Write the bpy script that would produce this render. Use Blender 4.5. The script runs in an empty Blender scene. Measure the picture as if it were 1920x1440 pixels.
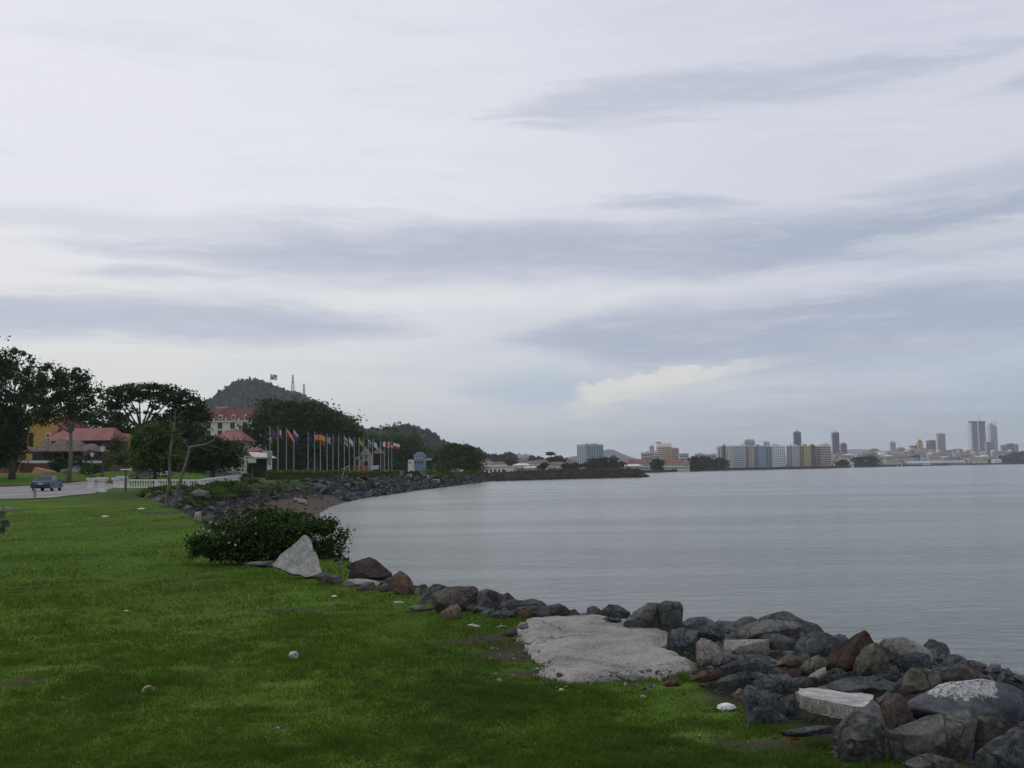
import bpy, bmesh, math, random
import numpy as np
from mathutils import Vector, Matrix, noise as mnoise

SC = bpy.context.scene
COL = SC.collection
R = math.radians

# ------------------------------------------------------------------ camera
EYE = np.array((0.0, 0.0, 4.2))          # metres; the sea is z = 0, the lawn about 2.5
F = 1968.0                               # focal length in pixels of the 1920 wide photograph
PITCH, ROLL = R(4.71), R(0.89)
_f = np.array((0, math.cos(PITCH), math.sin(PITCH)))
_u0 = np.array((0, -math.sin(PITCH), math.cos(PITCH)))
_r0 = np.array((1.0, 0, 0))
_r = math.cos(ROLL) * _r0 - math.sin(ROLL) * _u0
_u = math.sin(ROLL) * _r0 + math.cos(ROLL) * _u0
cam = bpy.data.cameras.new('camera')
cam.sensor_width = 36.0
cam.lens = 36.0 * F / 1920
cam.clip_start, cam.clip_end = 0.1, 40000
cam_ob = bpy.data.objects.new('camera', cam)
COL.objects.link(cam_ob)
cam_ob.matrix_world = Matrix(((_r[0], _u[0], -_f[0], EYE[0]), (_r[1], _u[1], -_f[1], EYE[1]),
                              (_r[2], _u[2], -_f[2], EYE[2]), (0, 0, 0, 1)))
SC.camera = cam_ob
SC.view_settings.view_transform = 'Standard'
SC.view_settings.look = 'None'
SC.view_settings.exposure = 0.11
SC.view_settings.gamma = 1.0
SC.view_settings.use_curve_mapping = False
SC.render.engine = 'CYCLES'
SC.cycles.use_denoising = True
SC.cycles.max_bounces = 6
SC.cycles.diffuse_bounces = 3
SC.cycles.glossy_bounces = 3
SC.cycles.transparent_max_bounces = 8
SC.cycles.volume_bounces = 0
SC.cycles.caustics_reflective = False
SC.cycles.caustics_refractive = False


def lin(c):
    return c / 12.92 if c <= 0.04045 else ((c + 0.055) / 1.055) ** 2.4


def S(r, g, b, k=1.0):                   # sRGB 0-255 to a linear colour
    return (lin(r / 255) * k, lin(g / 255) * k, lin(b / 255) * k, 1)


class NT:
    """small helper to write node trees"""
    def __init__(self, tree):
        self.t = tree; tree.nodes.clear(); self.n = tree.nodes; self.l = tree.links

    def node(self, kind, **kw):
        nd = self.n.new(kind)
        for k, v in kw.items(): setattr(nd, k, v)
        return nd

    def put(self, sock, v):
        if isinstance(v, bpy.types.NodeSocket): self.l.new(v, sock)
        elif v is not None: sock.default_value = v

    def m(self, op, a, b=None, c=None, clamp=False):
        nd = self.node('ShaderNodeMath', operation=op, use_clamp=clamp)
        self.put(nd.inputs[0], a); self.put(nd.inputs[1], b); self.put(nd.inputs[2], c)
        return nd.outputs[0]

    def ss(self, lo, hi, x):             # smoothstep
        nd = self.node('ShaderNodeMapRange', interpolation_type='SMOOTHSTEP')
        self.put(nd.inputs[0], x); self.put(nd.inputs[1], lo); self.put(nd.inputs[2], hi)
        return nd.outputs[0]

    def mix(self, f, a, b, blend='MIX'):
        nd = self.node('ShaderNodeMix', data_type='RGBA', blend_type=blend)
        self.put(nd.inputs[0], f); self.put(nd.inputs[6], a); self.put(nd.inputs[7], b)
        return nd.outputs[2]

    def noise(self, vec, scale, detail=4, rough=0.55, dist=0.0, dim='3D'):
        nd = self.node('ShaderNodeTexNoise', noise_dimensions=dim)
        if vec is not None: self.put(nd.inputs['Vector'], vec)
        self.put(nd.inputs['Scale'], scale); self.put(nd.inputs['Detail'], detail)
        self.put(nd.inputs['Roughness'], rough); self.put(nd.inputs['Distortion'], dist)
        return nd.outputs[0]

    def xyz(self, x, y, z=0.0):
        nd = self.node('ShaderNodeCombineXYZ')
        self.put(nd.inputs[0], x); self.put(nd.inputs[1], y); self.put(nd.inputs[2], z)
        return nd.outputs[0]

    def scale(self, vec, s):
        nd = self.node('ShaderNodeVectorMath', operation='MULTIPLY')
        self.put(nd.inputs[0], vec); nd.inputs[1].default_value = s
        return nd.outputs[0]

    def ramp(self, f, stops):
        nd = self.node('ShaderNodeValToRGB')
        e = nd.color_ramp.elements
        while len(e) < len(stops): e.new(0.5)
        for el, (p, c) in zip(e, stops): el.position = p; el.color = c
        self.put(nd.inputs[0], f)
        return nd.outputs[0]


# ------------------------------------------------------------------ sky
SUN_EL, SUN_AZ = R(48), R(-55)           # azimuth from +Y towards +X
world = bpy.data.worlds.new('World')
SC.world = world
world.use_nodes = True
w = NT(world.node_tree)
tc = w.node('ShaderNodeTexCoord').outputs['Generated']
sky = w.node('ShaderNodeTexSky', sky_type='NISHITA')
sky.sun_disc = False
sky.sun_elevation = SUN_EL
sky.sun_rotation = SUN_AZ
sky.air_density, sky.dust_density, sky.ozone_density = 1.0, 2.0, 1.0
sep = w.node('ShaderNodeSeparateXYZ'); w.put(sep.inputs[0], tc)
X, Y, Z = sep.outputs
hyp = w.m('SQRT', w.m('ADD', w.m('MULTIPLY', X, X), w.m('MULTIPLY', Y, Y)))
el = w.m('DIVIDE', Z, w.m('MAXIMUM', hyp, 0.02))            # tangent of the elevation
az = w.m('ARCTAN2', X, Y)
# stretched, wispy noise that follows the layers of the cloud deck
wv = w.noise(w.xyz(w.m('MULTIPLY', az, 3.0), w.m('MULTIPLY', el, 9.0), 0.3), 1.0, 5, 0.6)
wob = w.m('SUBTRACT', wv, 0.5)
e2 = w.m('ADD', el, w.m('MULTIPLY', wob, 0.05))
streak = w.noise(w.xyz(w.m('MULTIPLY', az, 5.0), w.m('MULTIPLY', e2, 34.0), 2.1), 1.0, 6, 0.62, 0.3)
broad = w.noise(w.xyz(w.m('MULTIPLY', az, 2.2), w.m('MULTIPLY', e2, 6.0), 7.7), 1.0, 4, 0.55)
fine = w.noise(w.xyz(w.m('MULTIPLY', az, 9.0), w.m('MULTIPLY', e2, 95.0), 4.4), 1.0, 6, 0.62, 0.4)


def band(e0, half, a0, a1, slope=0.0, soft=0.09, wis=0.8, fw=0.25):
    """a layer of cloud centred on elevation e0 between two azimuths, with wispy edges"""
    d = w.m('SUBTRACT', e2, w.m('ADD', e0, w.m('MULTIPLY', az, slope)))
    g = w.m('SUBTRACT', 1.0, w.m('ABSOLUTE', w.m('DIVIDE', d, half)))
    ina = w.m('MULTIPLY', w.ss(a0 - soft * 1.6, a0 + soft * 1.6, az), w.ss(a1 + soft * 1.6, a1 - soft * 1.6, az))
    t = w.m('ADD', g, w.m('MULTIPLY', w.m('SUBTRACT', streak, 0.5), wis * 2.6))
    t = w.m('ADD', t, w.m('MULTIPLY', w.m('SUBTRACT', fine, 0.5), fw * 2 + 0.6))
    t = w.m('SUBTRACT', t, w.m('MULTIPLY', w.m('SUBTRACT', 1.0, ina), 2.2))
    return w.ss(-0.15, 0.80, t)


def E(py): return (882.0 - py) / 1968.0


side = w.ss(-0.50, 0.50, w.m('ADD', az, w.m('MULTIPLY', w.m('SUBTRACT', broad, 0.5), 0.35)))
elc = w.m('MULTIPLY', e2, 2.0, clamp=True)
left = w.ramp(elc, [(0.0, S(200, 204, 206)), (0.10, S(217, 218, 215)), (0.25, S(226, 226, 225)), (0.50, S(223, 224, 231)), (1.0, S(216, 217, 228))])
right = w.ramp(elc, [(0.0, S(152, 165, 177)), (0.08, S(164, 177, 190)), (0.20, S(186, 196, 210)), (0.35, S(205, 209, 220)), (0.60, S(205, 208, 220)), (1.0, S(199, 203, 219))])
grey = w.mix(side, left, right)
glow = w.m('MULTIPLY', w.ss(0.0, 0.6, w.m('SUBTRACT', 1.0, w.m('MULTIPLY', w.m('ABSOLUTE', w.m('ADD', az, 0.42)), 1.4))), w.ss(0.10, 0.32, el))
grey = w.mix(w.m('MULTIPLY', glow, 0.16), grey, (1.02, 1.0, 1.0, 1))
dark = band(E(472), 0.040, -0.46, 0.9, 0.004, 0.20, 0.55, 0.25)
for b in (band(E(603), 0.028, -0.75, -0.02, 0.0, 0.14, 0.55, 0.25), band(E(628), 0.046, -0.04, 0.9, 0.004, 0.12, 0.55, 0.25),
          w.m('MULTIPLY', band(E(200), 0.030, -0.06, 0.50, 0.055, 0.14, 1.1, 0.7), 0.62), w.m('MULTIPLY', band(E(392), 0.014, 0.04, 0.26, 0.0, 0.07, 1.0, 0.6), 0.7),
          w.m('MULTIPLY', band(E(524), 0.016, -0.45, -0.20, 0.0, 0.10, 0.8, 0.4), 0.7), w.m('MULTIPLY', band(E(268), 0.020, 0.40, 0.9, 0.05, 0.10, 0.8, 0.5), 0.7),
          w.m('MULTIPLY', band(E(415), 0.026, 0.26, 0.9, 0.03, 0.12, 0.6, 0.3), 0.6), w.m('MULTIPLY', band(E(425), 0.016, -0.6, -0.1, 0.0, 0.14, 0.9, 0.3), 0.4)):
    dark = w.m('MAXIMUM', dark, b)
gen = w.m('MULTIPLY', w.ss(0.50, 0.74, w.m('ADD', w.m('MULTIPLY', broad, 0.55), w.m('MULTIPLY', streak, 0.45))), 0.5)
dark = w.m('MAXIMUM', dark, gen)
dcol = w.mix(side, S(184, 191, 206), S(164, 174, 194))
col = w.mix(w.m('MULTIPLY', dark, 0.97), grey, dcol)
light = w.m('MAXIMUM', band(E(548), 0.020, -0.3, 0.30, 0.0, 0.2, 0.8), band(E(508), 0.018, 0.28, 0.62, 0.03, 0.1, 1.0, 0.8))
col = w.mix(w.m('MULTIPLY', light, 0.45), col, S(224, 225, 227))
# fine mottling
col = w.mix(w.m('MULTIPLY', w.ss(0.45, 0.75, fine), 0.24), col, S(227, 227, 234))
col = w.mix(w.m('MULTIPLY', w.ss(0.52, 0.30, streak), 0.14), col, dcol)
# far bank of low cumulus, its top catching the light
cs = w.m('ADD', E(742), w.m('MULTIPLY', w.m('SUBTRACT', az, 0.10), 0.17))
puff = w.noise(w.xyz(w.m('MULTIPLY', az, 30.0), w.m('MULTIPLY', el, 70.0), 1.0), 1.0, 5, 0.6, 0.4)
cth = w.m('MULTIPLY', 0.017, w.m('SUBTRACT', 1.25, w.m('MULTIPLY', w.m('SUBTRACT', az, 0.06), 4.2)))
cd = w.m('ADD', w.m('DIVIDE', w.m('SUBTRACT', el, cs), cth), w.m('MULTIPLY', w.m('SUBTRACT', puff, 0.5), 2.1))
ina = w.m('MULTIPLY', w.ss(0.050, 0.075, w.m('ADD', az, w.m('MULTIPLY', w.m('SUBTRACT', puff, 0.5), 0.05))), w.ss(0.290, 0.15, az))
cum = w.m('MULTIPLY', w.m('MULTIPLY', w.ss(0.85, 0.65, cd), w.ss(-0.95, 0.10, cd)), ina)
puff2 = w.m('MULTIPLY', band(E(765), 0.016, 0.14, 0.23, 0.12, 0.03, 0.8, 0.8), 0.35)
cum = w.m('MAXIMUM', w.m('MULTIPLY', cum, 1.0), puff2)
# a gap of clear sky shows between the deck and the horizon haze
gap = w.m('MULTIPLY', band(E(722), 0.024, -0.08, 0.14, 0.0, 0.07, 0.25, 0.0), 0.65)
clear = w.mix(1.0, sky.outputs[0], (0.085, 0.085, 0.085, 1), 'MULTIPLY')
bluish = w.mix(w.m('SUBTRACT', 1.0, gap), w.mix(0.9, clear, S(172, 190, 209)), col)
col = w.mix(w.m('MULTIPLY', cum, 0.8), bluish, S(222, 221, 214))
# everything stays a mostly closed cloud deck over the clear sky
cover = w.m('SUBTRACT', 1.0, w.m('MULTIPLY', w.ss(0.55, 0.15, broad), 0.10))
col = w.mix(cover, clear, col)
bg = w.node('ShaderNodeBackground'); w.put(bg.inputs[0], col); bg.inputs[1].default_value = 1.0
wo = w.node('ShaderNodeOutputWorld'); w.l.new(bg.outputs[0], wo.inputs[0])

sun = bpy.data.lights.new('sun', 'SUN')
sun.energy, sun.angle, sun.color = 0.7, R(35), (1.0, 0.96, 0.90)
sun_ob = bpy.data.objects.new('sun', sun); COL.objects.link(sun_ob)
sd = Vector((math.sin(SUN_AZ) * math.cos(SUN_EL), math.cos(SUN_AZ) * math.cos(SUN_EL), math.sin(SUN_EL)))
sun_ob.rotation_euler = sd.to_track_quat('Z', 'Y').to_euler()


# ------------------------------------------------------------------ geometry helpers
def ray(px, py):
    d = _f + _r * ((px - 960) / F) + _u * ((720 - py) / F)
    return d


def at(px, py, D):
    d = ray(px, py)
    return EYE + d * (D / d[1])


def gnd(px, py, z):
    d = ray(px, py)
    return EYE + d * ((z - EYE[2]) / d[2])


def sstep(a, b, x):
    t = np.clip((x - a) / (b - a), 0, 1)
    return t * t * (3 - 2 * t)


CREST = np.array([(9, -15), (5.6, 1), (4.6, 5), (4.1, 7.4), (3.6, 9.3), (2.75, 10.7), (1.75, 11.6), (.75, 11.9), (-.2, 12.6),
                  (-.8, 13.6), (-1.45, 15.2), (-2.2, 17.6), (-3.2, 19.8), (-4.6, 23), (-8, 30), (-11.3, 38), (-15.5, 49),
                  (-20.2, 60), (-25, 74), (-30.5, 90), (-34, 112), (-33, 142), (-28, 185), (-24.5, 250), (-19, 330), (-14, 420),
                  (-20, 470), (-60, 560), (-60, 900), (-900, 900), (-900, -15)], float)
WATER = np.array([(15, -15), (11, 2), (9.5, 6), (8.3, 9.5), (7, 12.5), (5, 15), (2.5, 16.4), (0, 18.5), (-1.2, 22), (-2.6, 28),
                  (-5.5, 40), (-11, 60), (-15.5, 80), (-20, 108), (-23, 133), (-25.2, 172), (-21.5, 250), (-15.5, 340), (-10, 424),
                  (-12, 480), (-50, 570), (-50, 910), (-910, 910), (-910, -15)], float)


def poly_sd(P, x, y):
    """distance to the outline (first len-3 edges count), and whether the points are inside"""
    x = np.asarray(x, float).ravel(); y = np.asarray(y, float).ravel()
    d2 = np.full(x.shape, 1e18); ins = np.zeros(x.shape, bool)
    n = len(P)
    for i in range(n):
        a, b = P[i], P[(i + 1) % n]
        ab = b - a
        t = np.clip(((x - a[0]) * ab[0] + (y - a[1]) * ab[1]) / (ab @ ab), 0, 1)
        q = (x - a[0] - t * ab[0]) ** 2 + (y - a[1] - t * ab[1]) ** 2
        d2 = np.minimum(d2, q)
        c = ((a[1] > y) != (b[1] > y))
        if b[1] != a[1]:
            xi = (b[0] - a[0]) * (y - a[1]) / (b[1] - a[1]) + a[0]
            ins ^= c & (x < xi)
    return np.sqrt(d2), ins


def zland(x, y):
    z = 2.5 + 0.35 * sstep(60, 100, y) + 0.25 * sstep(100, 140, y)
    z = z + 2.1 * sstep(135, 205, y) * sstep(-35, -65, x) * 1.0
    z = z + 0.06 * np.sin(x * 0.9 + 1.3) * np.sin(y * 0.55) * sstep(6, 14, y) * (1 - sstep(70, 95, y))
    z = z + 0.02 * np.sin(x * 2.3 + y * 1.1) * (1 - sstep(60, 90, y))
    return z


def terrain(x, y):
    sh = np.shape(x)
    x = np.asarray(x, float).ravel(); y = np.asarray(y, float).ravel()
    dc, inc = poly_sd(CREST, x, y)
    dw, inw = poly_sd(WATER, x, y)
    zc = zland(x, y)
    t = np.where(inc, 0, np.where(inw, dc / (dc + dw + 1e-6), 1))
    prof = np.where(y < 55, 1 - t ** 1.25, (1 - t) ** 1.3)
    z = zc * prof
    z = np.where(inw, z, -0.28 * dw)
    z = np.maximum(z, -2.0)
    bank = np.where(inw & ~inc, np.sin(t * np.pi), 0)
    z = z + bank * 0.12 * (np.sin(x * 3.1 + y) + np.sin(y * 2.3 - x * 1.7))
    return z.reshape(sh) if sh else float(z[0])


def th(x, y):
    return float(terrain(np.array([x]), np.array([y]))[0])


def put(px, D, dz=0.0):
    """the ground point in the direction of px at distance D"""
    x = at(px, 890, D)[0]
    return np.array((x, D, th(x, D) + dz))


def tag(o, label=None, cat=None, group=None, kind=None):
    if label: o['label'] = label
    if cat: o['category'] = cat
    if group: o['group'] = group
    if kind: o['kind'] = kind
    return o


def root(name, loc, label, cat, group=None):
    o = bpy.data.objects.new(name, None)
    COL.objects.link(o)
    o.empty_display_size = 0.2
    o.location = [float(v) for v in loc]
    return tag(o, label, cat, group)


def rloc(o):
    l = np.zeros(3)
    while o is not None:
        l += np.array(o.location); o = o.parent
    return l


def mk(name, verts, faces, mats, parent=None, mi=None, smooth=False, loc=None, label=None, cat=None, group=None, kind=None, sharp=None):
    """ONE mesh object; vertices in world coordinates"""
    me = bpy.data.meshes.new(name)
    v = np.array(verts, float).reshape(-1, 3)
    base = rloc(parent) if parent is not None else np.zeros(3)
    if loc is None:
        loc = np.zeros(3) if (parent is not None or not len(v)) else np.array((v[:, 0].mean(), v[:, 1].mean(), v[:, 2].min()))
        if parent is None: off = loc
        else: off = base
    else:
        loc = np.array(loc, float); off = loc
        loc = loc - base
    me.from_pydata((v - off).tolist(), [], [tuple(f) for f in faces])
    if not isinstance(mats, (list, tuple)): mats = [mats]
    for m in mats: me.materials.append(m)
    if mi is not None: me.polygons.foreach_set('material_index', np.asarray(mi, np.int32))
    if smooth:
        me.polygons.foreach_set('use_smooth', np.ones(len(me.polygons), bool))
        if sharp: me.set_sharp_from_angle(angle=R(sharp))
    me.update()
    o = bpy.data.objects.new(name, me)
    COL.objects.link(o)
    o.location = [float(q) for q in loc]
    if parent is not None: o.parent = parent
    return tag(o, label, cat, group, kind)


def quads_mesh(name, V, mat, parent=None, label=None, cat=None, group=None, kind=None, n=4):
    """fast mesh of separate n-gons, V is (count*n, 3) in world coordinates"""
    V = np.asarray(V, float).reshape(-1, 3)
    loc = np.array((V[:, 0].mean(), V[:, 1].mean(), V[:, 2].min())) if parent is None else rloc(parent)
    me = bpy.data.meshes.new(name)
    nv = len(V); nf = nv // n
    me.vertices.add(nv); me.loops.add(nv); me.polygons.add(nf)
    me.vertices.foreach_set('co', (V - loc).astype(np.float32).ravel())
    me.loops.foreach_set('vertex_index', np.arange(nv, dtype=np.int32))
    me.polygons.foreach_set('loop_start', np.arange(0, nv, n, dtype=np.int32))
    me.polygons.foreach_set('loop_total', np.full(nf, n, np.int32))
    me.materials.append(mat)
    me.update(calc_edges=True)
    o = bpy.data.objects.new(name, me)
    COL.objects.link(o)
    if parent is None: o.location = [float(q) for q in loc]
    else: o.parent = parent
    return tag(o, label, cat, group, kind)


class MB:
    """collects shapes for one mesh"""
    def __init__(s): s.v = []; s.f = []; s.mi = []

    def add(s, vs, fs, m=0):
        o = len(s.v)
        s.v += [tuple(float(c) for c in p) for p in vs]
        for f in fs: s.f.append(tuple(i + o for i in f)); s.mi.append(m)
        return s

    def box(s, c, size, rz=0.0, m=0, taper=1.0):
        """c is the centre of the base"""
        cx, cy, cz = c; a, b, h = size[0] / 2, size[1] / 2, size[2]
        ca, sa = math.cos(rz), math.sin(rz)
        vs = []
        for k, z in ((1, 0), (taper, h)):
            for x, y in ((-a, -b), (a, -b), (a, b), (-a, b)):
                vs.append((cx + (x * ca - y * sa) * k, cy + (x * sa + y * ca) * k, cz + z))
        return s.add(vs, [(3, 2, 1, 0), (4, 5, 6, 7), (0, 1, 5, 4), (1, 2, 6, 5), (2, 3, 7, 6), (3, 0, 4, 7)], m)

    def prism(s, pts, z0, z1, m=0):
        n = len(pts)
        vs = [(p[0], p[1], z0) for p in pts] + [(p[0], p[1], z1) for p in pts]
        fs = [tuple(range(n - 1, -1, -1)), tuple(range(n, 2 * n))] + [(i, (i + 1) % n, n + (i + 1) % n, n + i) for i in range(n)]
        return s.add(vs, fs, m)

    def tube(s, path, rad, n=6, m=0, cap=True):
        path = [np.array(p, float) for p in path]
        if not hasattr(rad, '__len__'): rad = [rad] * len(path)
        vs = []; fs = []
        for i, p in enumerate(path):
            t = path[min(i + 1, len(path) - 1)] - path[max(i - 1, 0)]
            t = t / (np.linalg.norm(t) + 1e-9)
            ref = np.array((0, 1.0, 0)) if abs(t[1]) < 0.9 else np.array((1.0, 0, 0))
            a = np.cross(t, ref); a /= np.linalg.norm(a); b = np.cross(t, a)
            for k in range(n):
                g = 2 * math.pi * k / n
                vs.append(p + (a * math.cos(g) + b * math.sin(g)) * rad[i])
        for i in range(len(path) - 1):
            for k in range(n):
                k2 = (k + 1) % n
                fs.append((i * n + k, i * n + k2, (i + 1) * n + k2, (i + 1) * n + k))
        if cap:
            fs.append(tuple(range(n - 1, -1, -1))); fs.append(tuple((len(path) - 1) * n + k for k in range(n)))
        return s.add(vs, fs, m)

    def lathe(s, c, prof, n=10, m=0):
        vs = []; fs = []
        for r_, z in prof:
            for k in range(n):
                g = 2 * math.pi * k / n
                vs.append((c[0] + r_ * math.cos(g), c[1] + r_ * math.sin(g), c[2] + z))
        for i in range(len(prof) - 1):
            for k in range(n):
                k2 = (k + 1) % n
                fs.append((i * n + k, i * n + k2, (i + 1) * n + k2, (i + 1) * n + k))
        fs.append(tuple(range(n - 1, -1, -1))); fs.append(tuple((len(prof) - 1) * n + k for k in range(n)))
        return s.add(vs, fs, m)

    def build(s, name, mats, parent=None, **kw):
        return mk(name, s.v, s.f, mats, parent, mi=s.mi if isinstance(mats, (list, tuple)) else None, **kw)


def copy_tree(o, parent=None):
    c = o.copy(); COL.objects.link(c); c.parent = parent
    for ch in o.children: copy_tree(ch, c)
    return c


# ------------------------------------------------------------------ materials
MATS = {}


def plain(name, col, rough=0.7, var=0.12, scale=3.0, metal=0.0, bump=0.0, spec=0.4):
    if name in MATS: return MATS[name]
    m = bpy.data.materials.new(name); m.use_nodes = True
    t = NT(m.node_tree)
    p = t.node('ShaderNodeBsdfPrincipled')
    tcn = t.node('ShaderNodeTexCoord').outputs['Object']
    nz = t.noise(tcn, scale, 5, 0.6)
    c2 = tuple(max(0, c * (1 - 2 * var)) for c in col[:3]) + (1,)
    c1 = tuple(c * (1 + var) for c in col[:3]) + (1,)
    t.put(p.inputs['Base Color'], t.mix(t.ss(0.3, 0.7, nz), c2, c1))
    p.inputs['Roughness'].default_value = rough
    p.inputs['Metallic'].default_value = metal
    p.inputs['Specular IOR Level'].default_value = spec
    if bump:
        b = t.node('ShaderNodeBump'); b.inputs['Strength'].default_value = bump; b.inputs['Distance'].default_value = 0.02
        t.put(b.inputs['Height'], t.noise(tcn, scale * 8, 5, 0.6)); t.l.new(b.outputs[0], p.inputs['Normal'])
    out = t.node('ShaderNodeOutputMaterial'); t.l.new(p.outputs[0], out.inputs[0])
    MATS[name] = m
    return m


def rockmat(name, c1, c2, speck=None, sp_amt=0.0, vein=0.0, bump=0.6, scale=5.0, cracks=.8):
    if name in MATS: return MATS[name]
    m = bpy.data.materials.new(name); m.use_nodes = True
    t = NT(m.node_tree)
    p = t.node('ShaderNodeBsdfPrincipled')
    tcn = t.node('ShaderNodeTexCoord').outputs['Object']
    info = t.node('ShaderNodeObjectInfo')
    vec = t.node('ShaderNodeVectorMath', operation='ADD'); t.put(vec.inputs[0], tcn)
    t.put(vec.inputs[1], t.scale(t.xyz(info.outputs['Random'], info.outputs['Random'], 0.0), (13.0, 29.0, 7.0)))
    v = vec.outputs[0]
    big = t.noise(v, scale, 6, 0.62, 0.6)
    med = t.noise(v, scale * 4.5, 6, 0.7, 0.3)
    fin = t.noise(v, scale * 26, 4, 0.7)
    col = t.mix(t.ss(0.32, 0.68, big), c1, c2)
    col = t.mix(t.m('MULTIPLY', t.ss(0.46, 0.7, med), 0.55), col, tuple(min(1, c * 1.9) for c in c2[:3]) + (1,))
    col = t.mix(t.m('MULTIPLY', t.ss(0.5, 0.3, med), 0.5), col, tuple(c * 0.45 for c in c1[:3]) + (1,))
    vc = t.node('ShaderNodeTexVoronoi', feature='DISTANCE_TO_EDGE'); vc.inputs['Scale'].default_value = scale * .62
    wv_ = t.node('ShaderNodeVectorMath', operation='ADD'); t.put(wv_.inputs[0], v); nz_ = t.node('ShaderNodeTexNoise'); t.put(nz_.inputs['Vector'], v); nz_.inputs['Scale'].default_value = scale * 1.4
    t.put(wv_.inputs[1], t.scale(nz_.outputs['Color'], (.16, .16, .16))); t.put(vc.inputs['Vector'], wv_.outputs[0])
    crk = t.m('MULTIPLY', t.ss(.028, .006, vc.outputs['Distance']), t.ss(.42, .58, med))
    if vein:
        vn = t.noise(v, scale * 1.3, 3, 0.5, 1.6)
        ln = t.m('SUBTRACT', 1.0, t.m('MULTIPLY', t.m('ABSOLUTE', t.m('SUBTRACT', vn, 0.5)), 34.0), clamp=True)
        col = t.mix(t.m('MULTIPLY', ln, vein * .45), col, S(170, 172, 170))
    if speck is not None:
        vo = t.node('ShaderNodeTexVoronoi'); t.put(vo.inputs['Vector'], v); vo.inputs['Scale'].default_value = scale * 14
        col = t.mix(t.m('MULTIPLY', t.ss(0.36, 0.22, vo.outputs['Distance']), sp_amt), col, speck)
    col = t.mix(t.m('MULTIPLY', crk, cracks), col, tuple(c * .3 for c in c1[:3]) + (1,))
    t.put(p.inputs['Base Color'], t.mix(t.m('MULTIPLY', t.ss(0.35, 0.7, fin), 0.35), col, t.mix(1.0, col, (0.5, 0.5, 0.5, 1), 'MULTIPLY')))
    p.inputs['Roughness'].default_value = 0.85
    p.inputs['Specular IOR Level'].default_value = 0.25
    b = t.node('ShaderNodeBump'); b.inputs['Strength'].default_value = min(1, bump * 1.4); b.inputs['Distance'].default_value = 0.045
    t.put(b.inputs['Height'], t.m('SUBTRACT', t.m('ADD', t.m('MULTIPLY', med, 0.9), t.m('MULTIPLY', fin, 0.35)), t.m('MULTIPLY', crk, .6 * cracks)))
    t.l.new(b.outputs[0], p.inputs['Normal'])
    out = t.node('ShaderNodeOutputMaterial'); t.l.new(p.outputs[0], out.inputs[0])
    MATS[name] = m
    return m


def leafmat(name, c1, c2, c3=None, trans=0.25):
    if name in MATS: return MATS[name]
    m = bpy.data.materials.new(name); m.use_nodes = True
    t = NT(m.node_tree)
    g = t.node('ShaderNodeNewGeometry')
    rnd = g.outputs['Random Per Island']
    col = t.mix(rnd, c1, c2)
    if c3 is not None: col = t.mix(t.ss(0.80, 0.93, t.m('FRACT', t.m('MULTIPLY', rnd, 7.31))), col, c3)
    d = t.node('ShaderNodeBsdfPrincipled'); t.put(d.inputs['Base Color'], col)
    d.inputs['Roughness'].default_value = 0.65; d.inputs['Specular IOR Level'].default_value = 0.08
    tr = t.node('ShaderNodeBsdfTranslucent'); t.put(tr.inputs[0], col)
    mx = t.node('ShaderNodeMixShader'); mx.inputs[0].default_value = trans
    t.l.new(d.outputs[0], mx.inputs[1]); t.l.new(tr.outputs[0], mx.inputs[2])
    out = t.node('ShaderNodeOutputMaterial'); t.l.new(mx.outputs[0], out.inputs[0])
    MATS[name] = m
    return m


G = lambda r, g, b: (r, g, b, 1.0)

# ------------------------------------------------------------------ ground
def axis(a, b, fine_a, fine_b, step, grow):
    v = [fine_a]
    while v[-1] < fine_b: v.append(v[-1] + step)
    s = step
    while v[-1] < b: s *= grow; v.append(v[-1] + s)
    s = step
    while v[0] > a: s *= grow; v.insert(0, v[0] - s)
    return np.array(v)


PAD = [(985, 1163), (1040, 1160), (1110, 1158), (1170, 1164), (1235, 1170), (1266, 1182), (1252, 1212), (1276, 1226), (1300, 1236),
       (1313, 1247), (1290, 1252), (1262, 1255), (1240, 1262), (1205, 1257), (1150, 1262), (1065, 1266), (1040, 1257), (1000, 1250),
       (1022, 1240), (1000, 1225), (985, 1205), (965, 1190), (968, 1175)]
PADW = np.array([gnd(x, y, 2.55)[:2] for x, y in PAD])
PADC = PADW.mean(0)
ROADW = np.array([gnd(-900, 950, 2.9)[:2], gnd(-300, 938, 2.88)[:2], gnd(0, 932, 2.85)[:2], gnd(100, 929, 2.86)[:2], gnd(175, 924, 2.87)[:2],
                  gnd(214, 914.5, 2.98)[:2], gnd(212, 909, 3.08)[:2], gnd(165, 909, 3.06)[:2], gnd(80, 911.5, 3.05)[:2], gnd(0, 914.5, 3.03)[:2], gnd(-300, 919, 3.0)[:2], gnd(-900, 924, 3.0)[:2]])
ROCKZONE = np.array([gnd(x_, y_, 2.55)[:2] for x_, y_ in ((1262, 1236), (1300, 1266), (1345, 1292), (1388, 1306), (1402, 1342), (1455, 1352), (1500, 1362),
                     (1560, 1396), (1640, 1404), (1750, 1418), (1830, 1440), (1960, 1470), (2300, 1400), (2080, 1290), (1960, 1225), (1760, 1185), (1500, 1150), (1350, 1140), (1285, 1150))])
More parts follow.
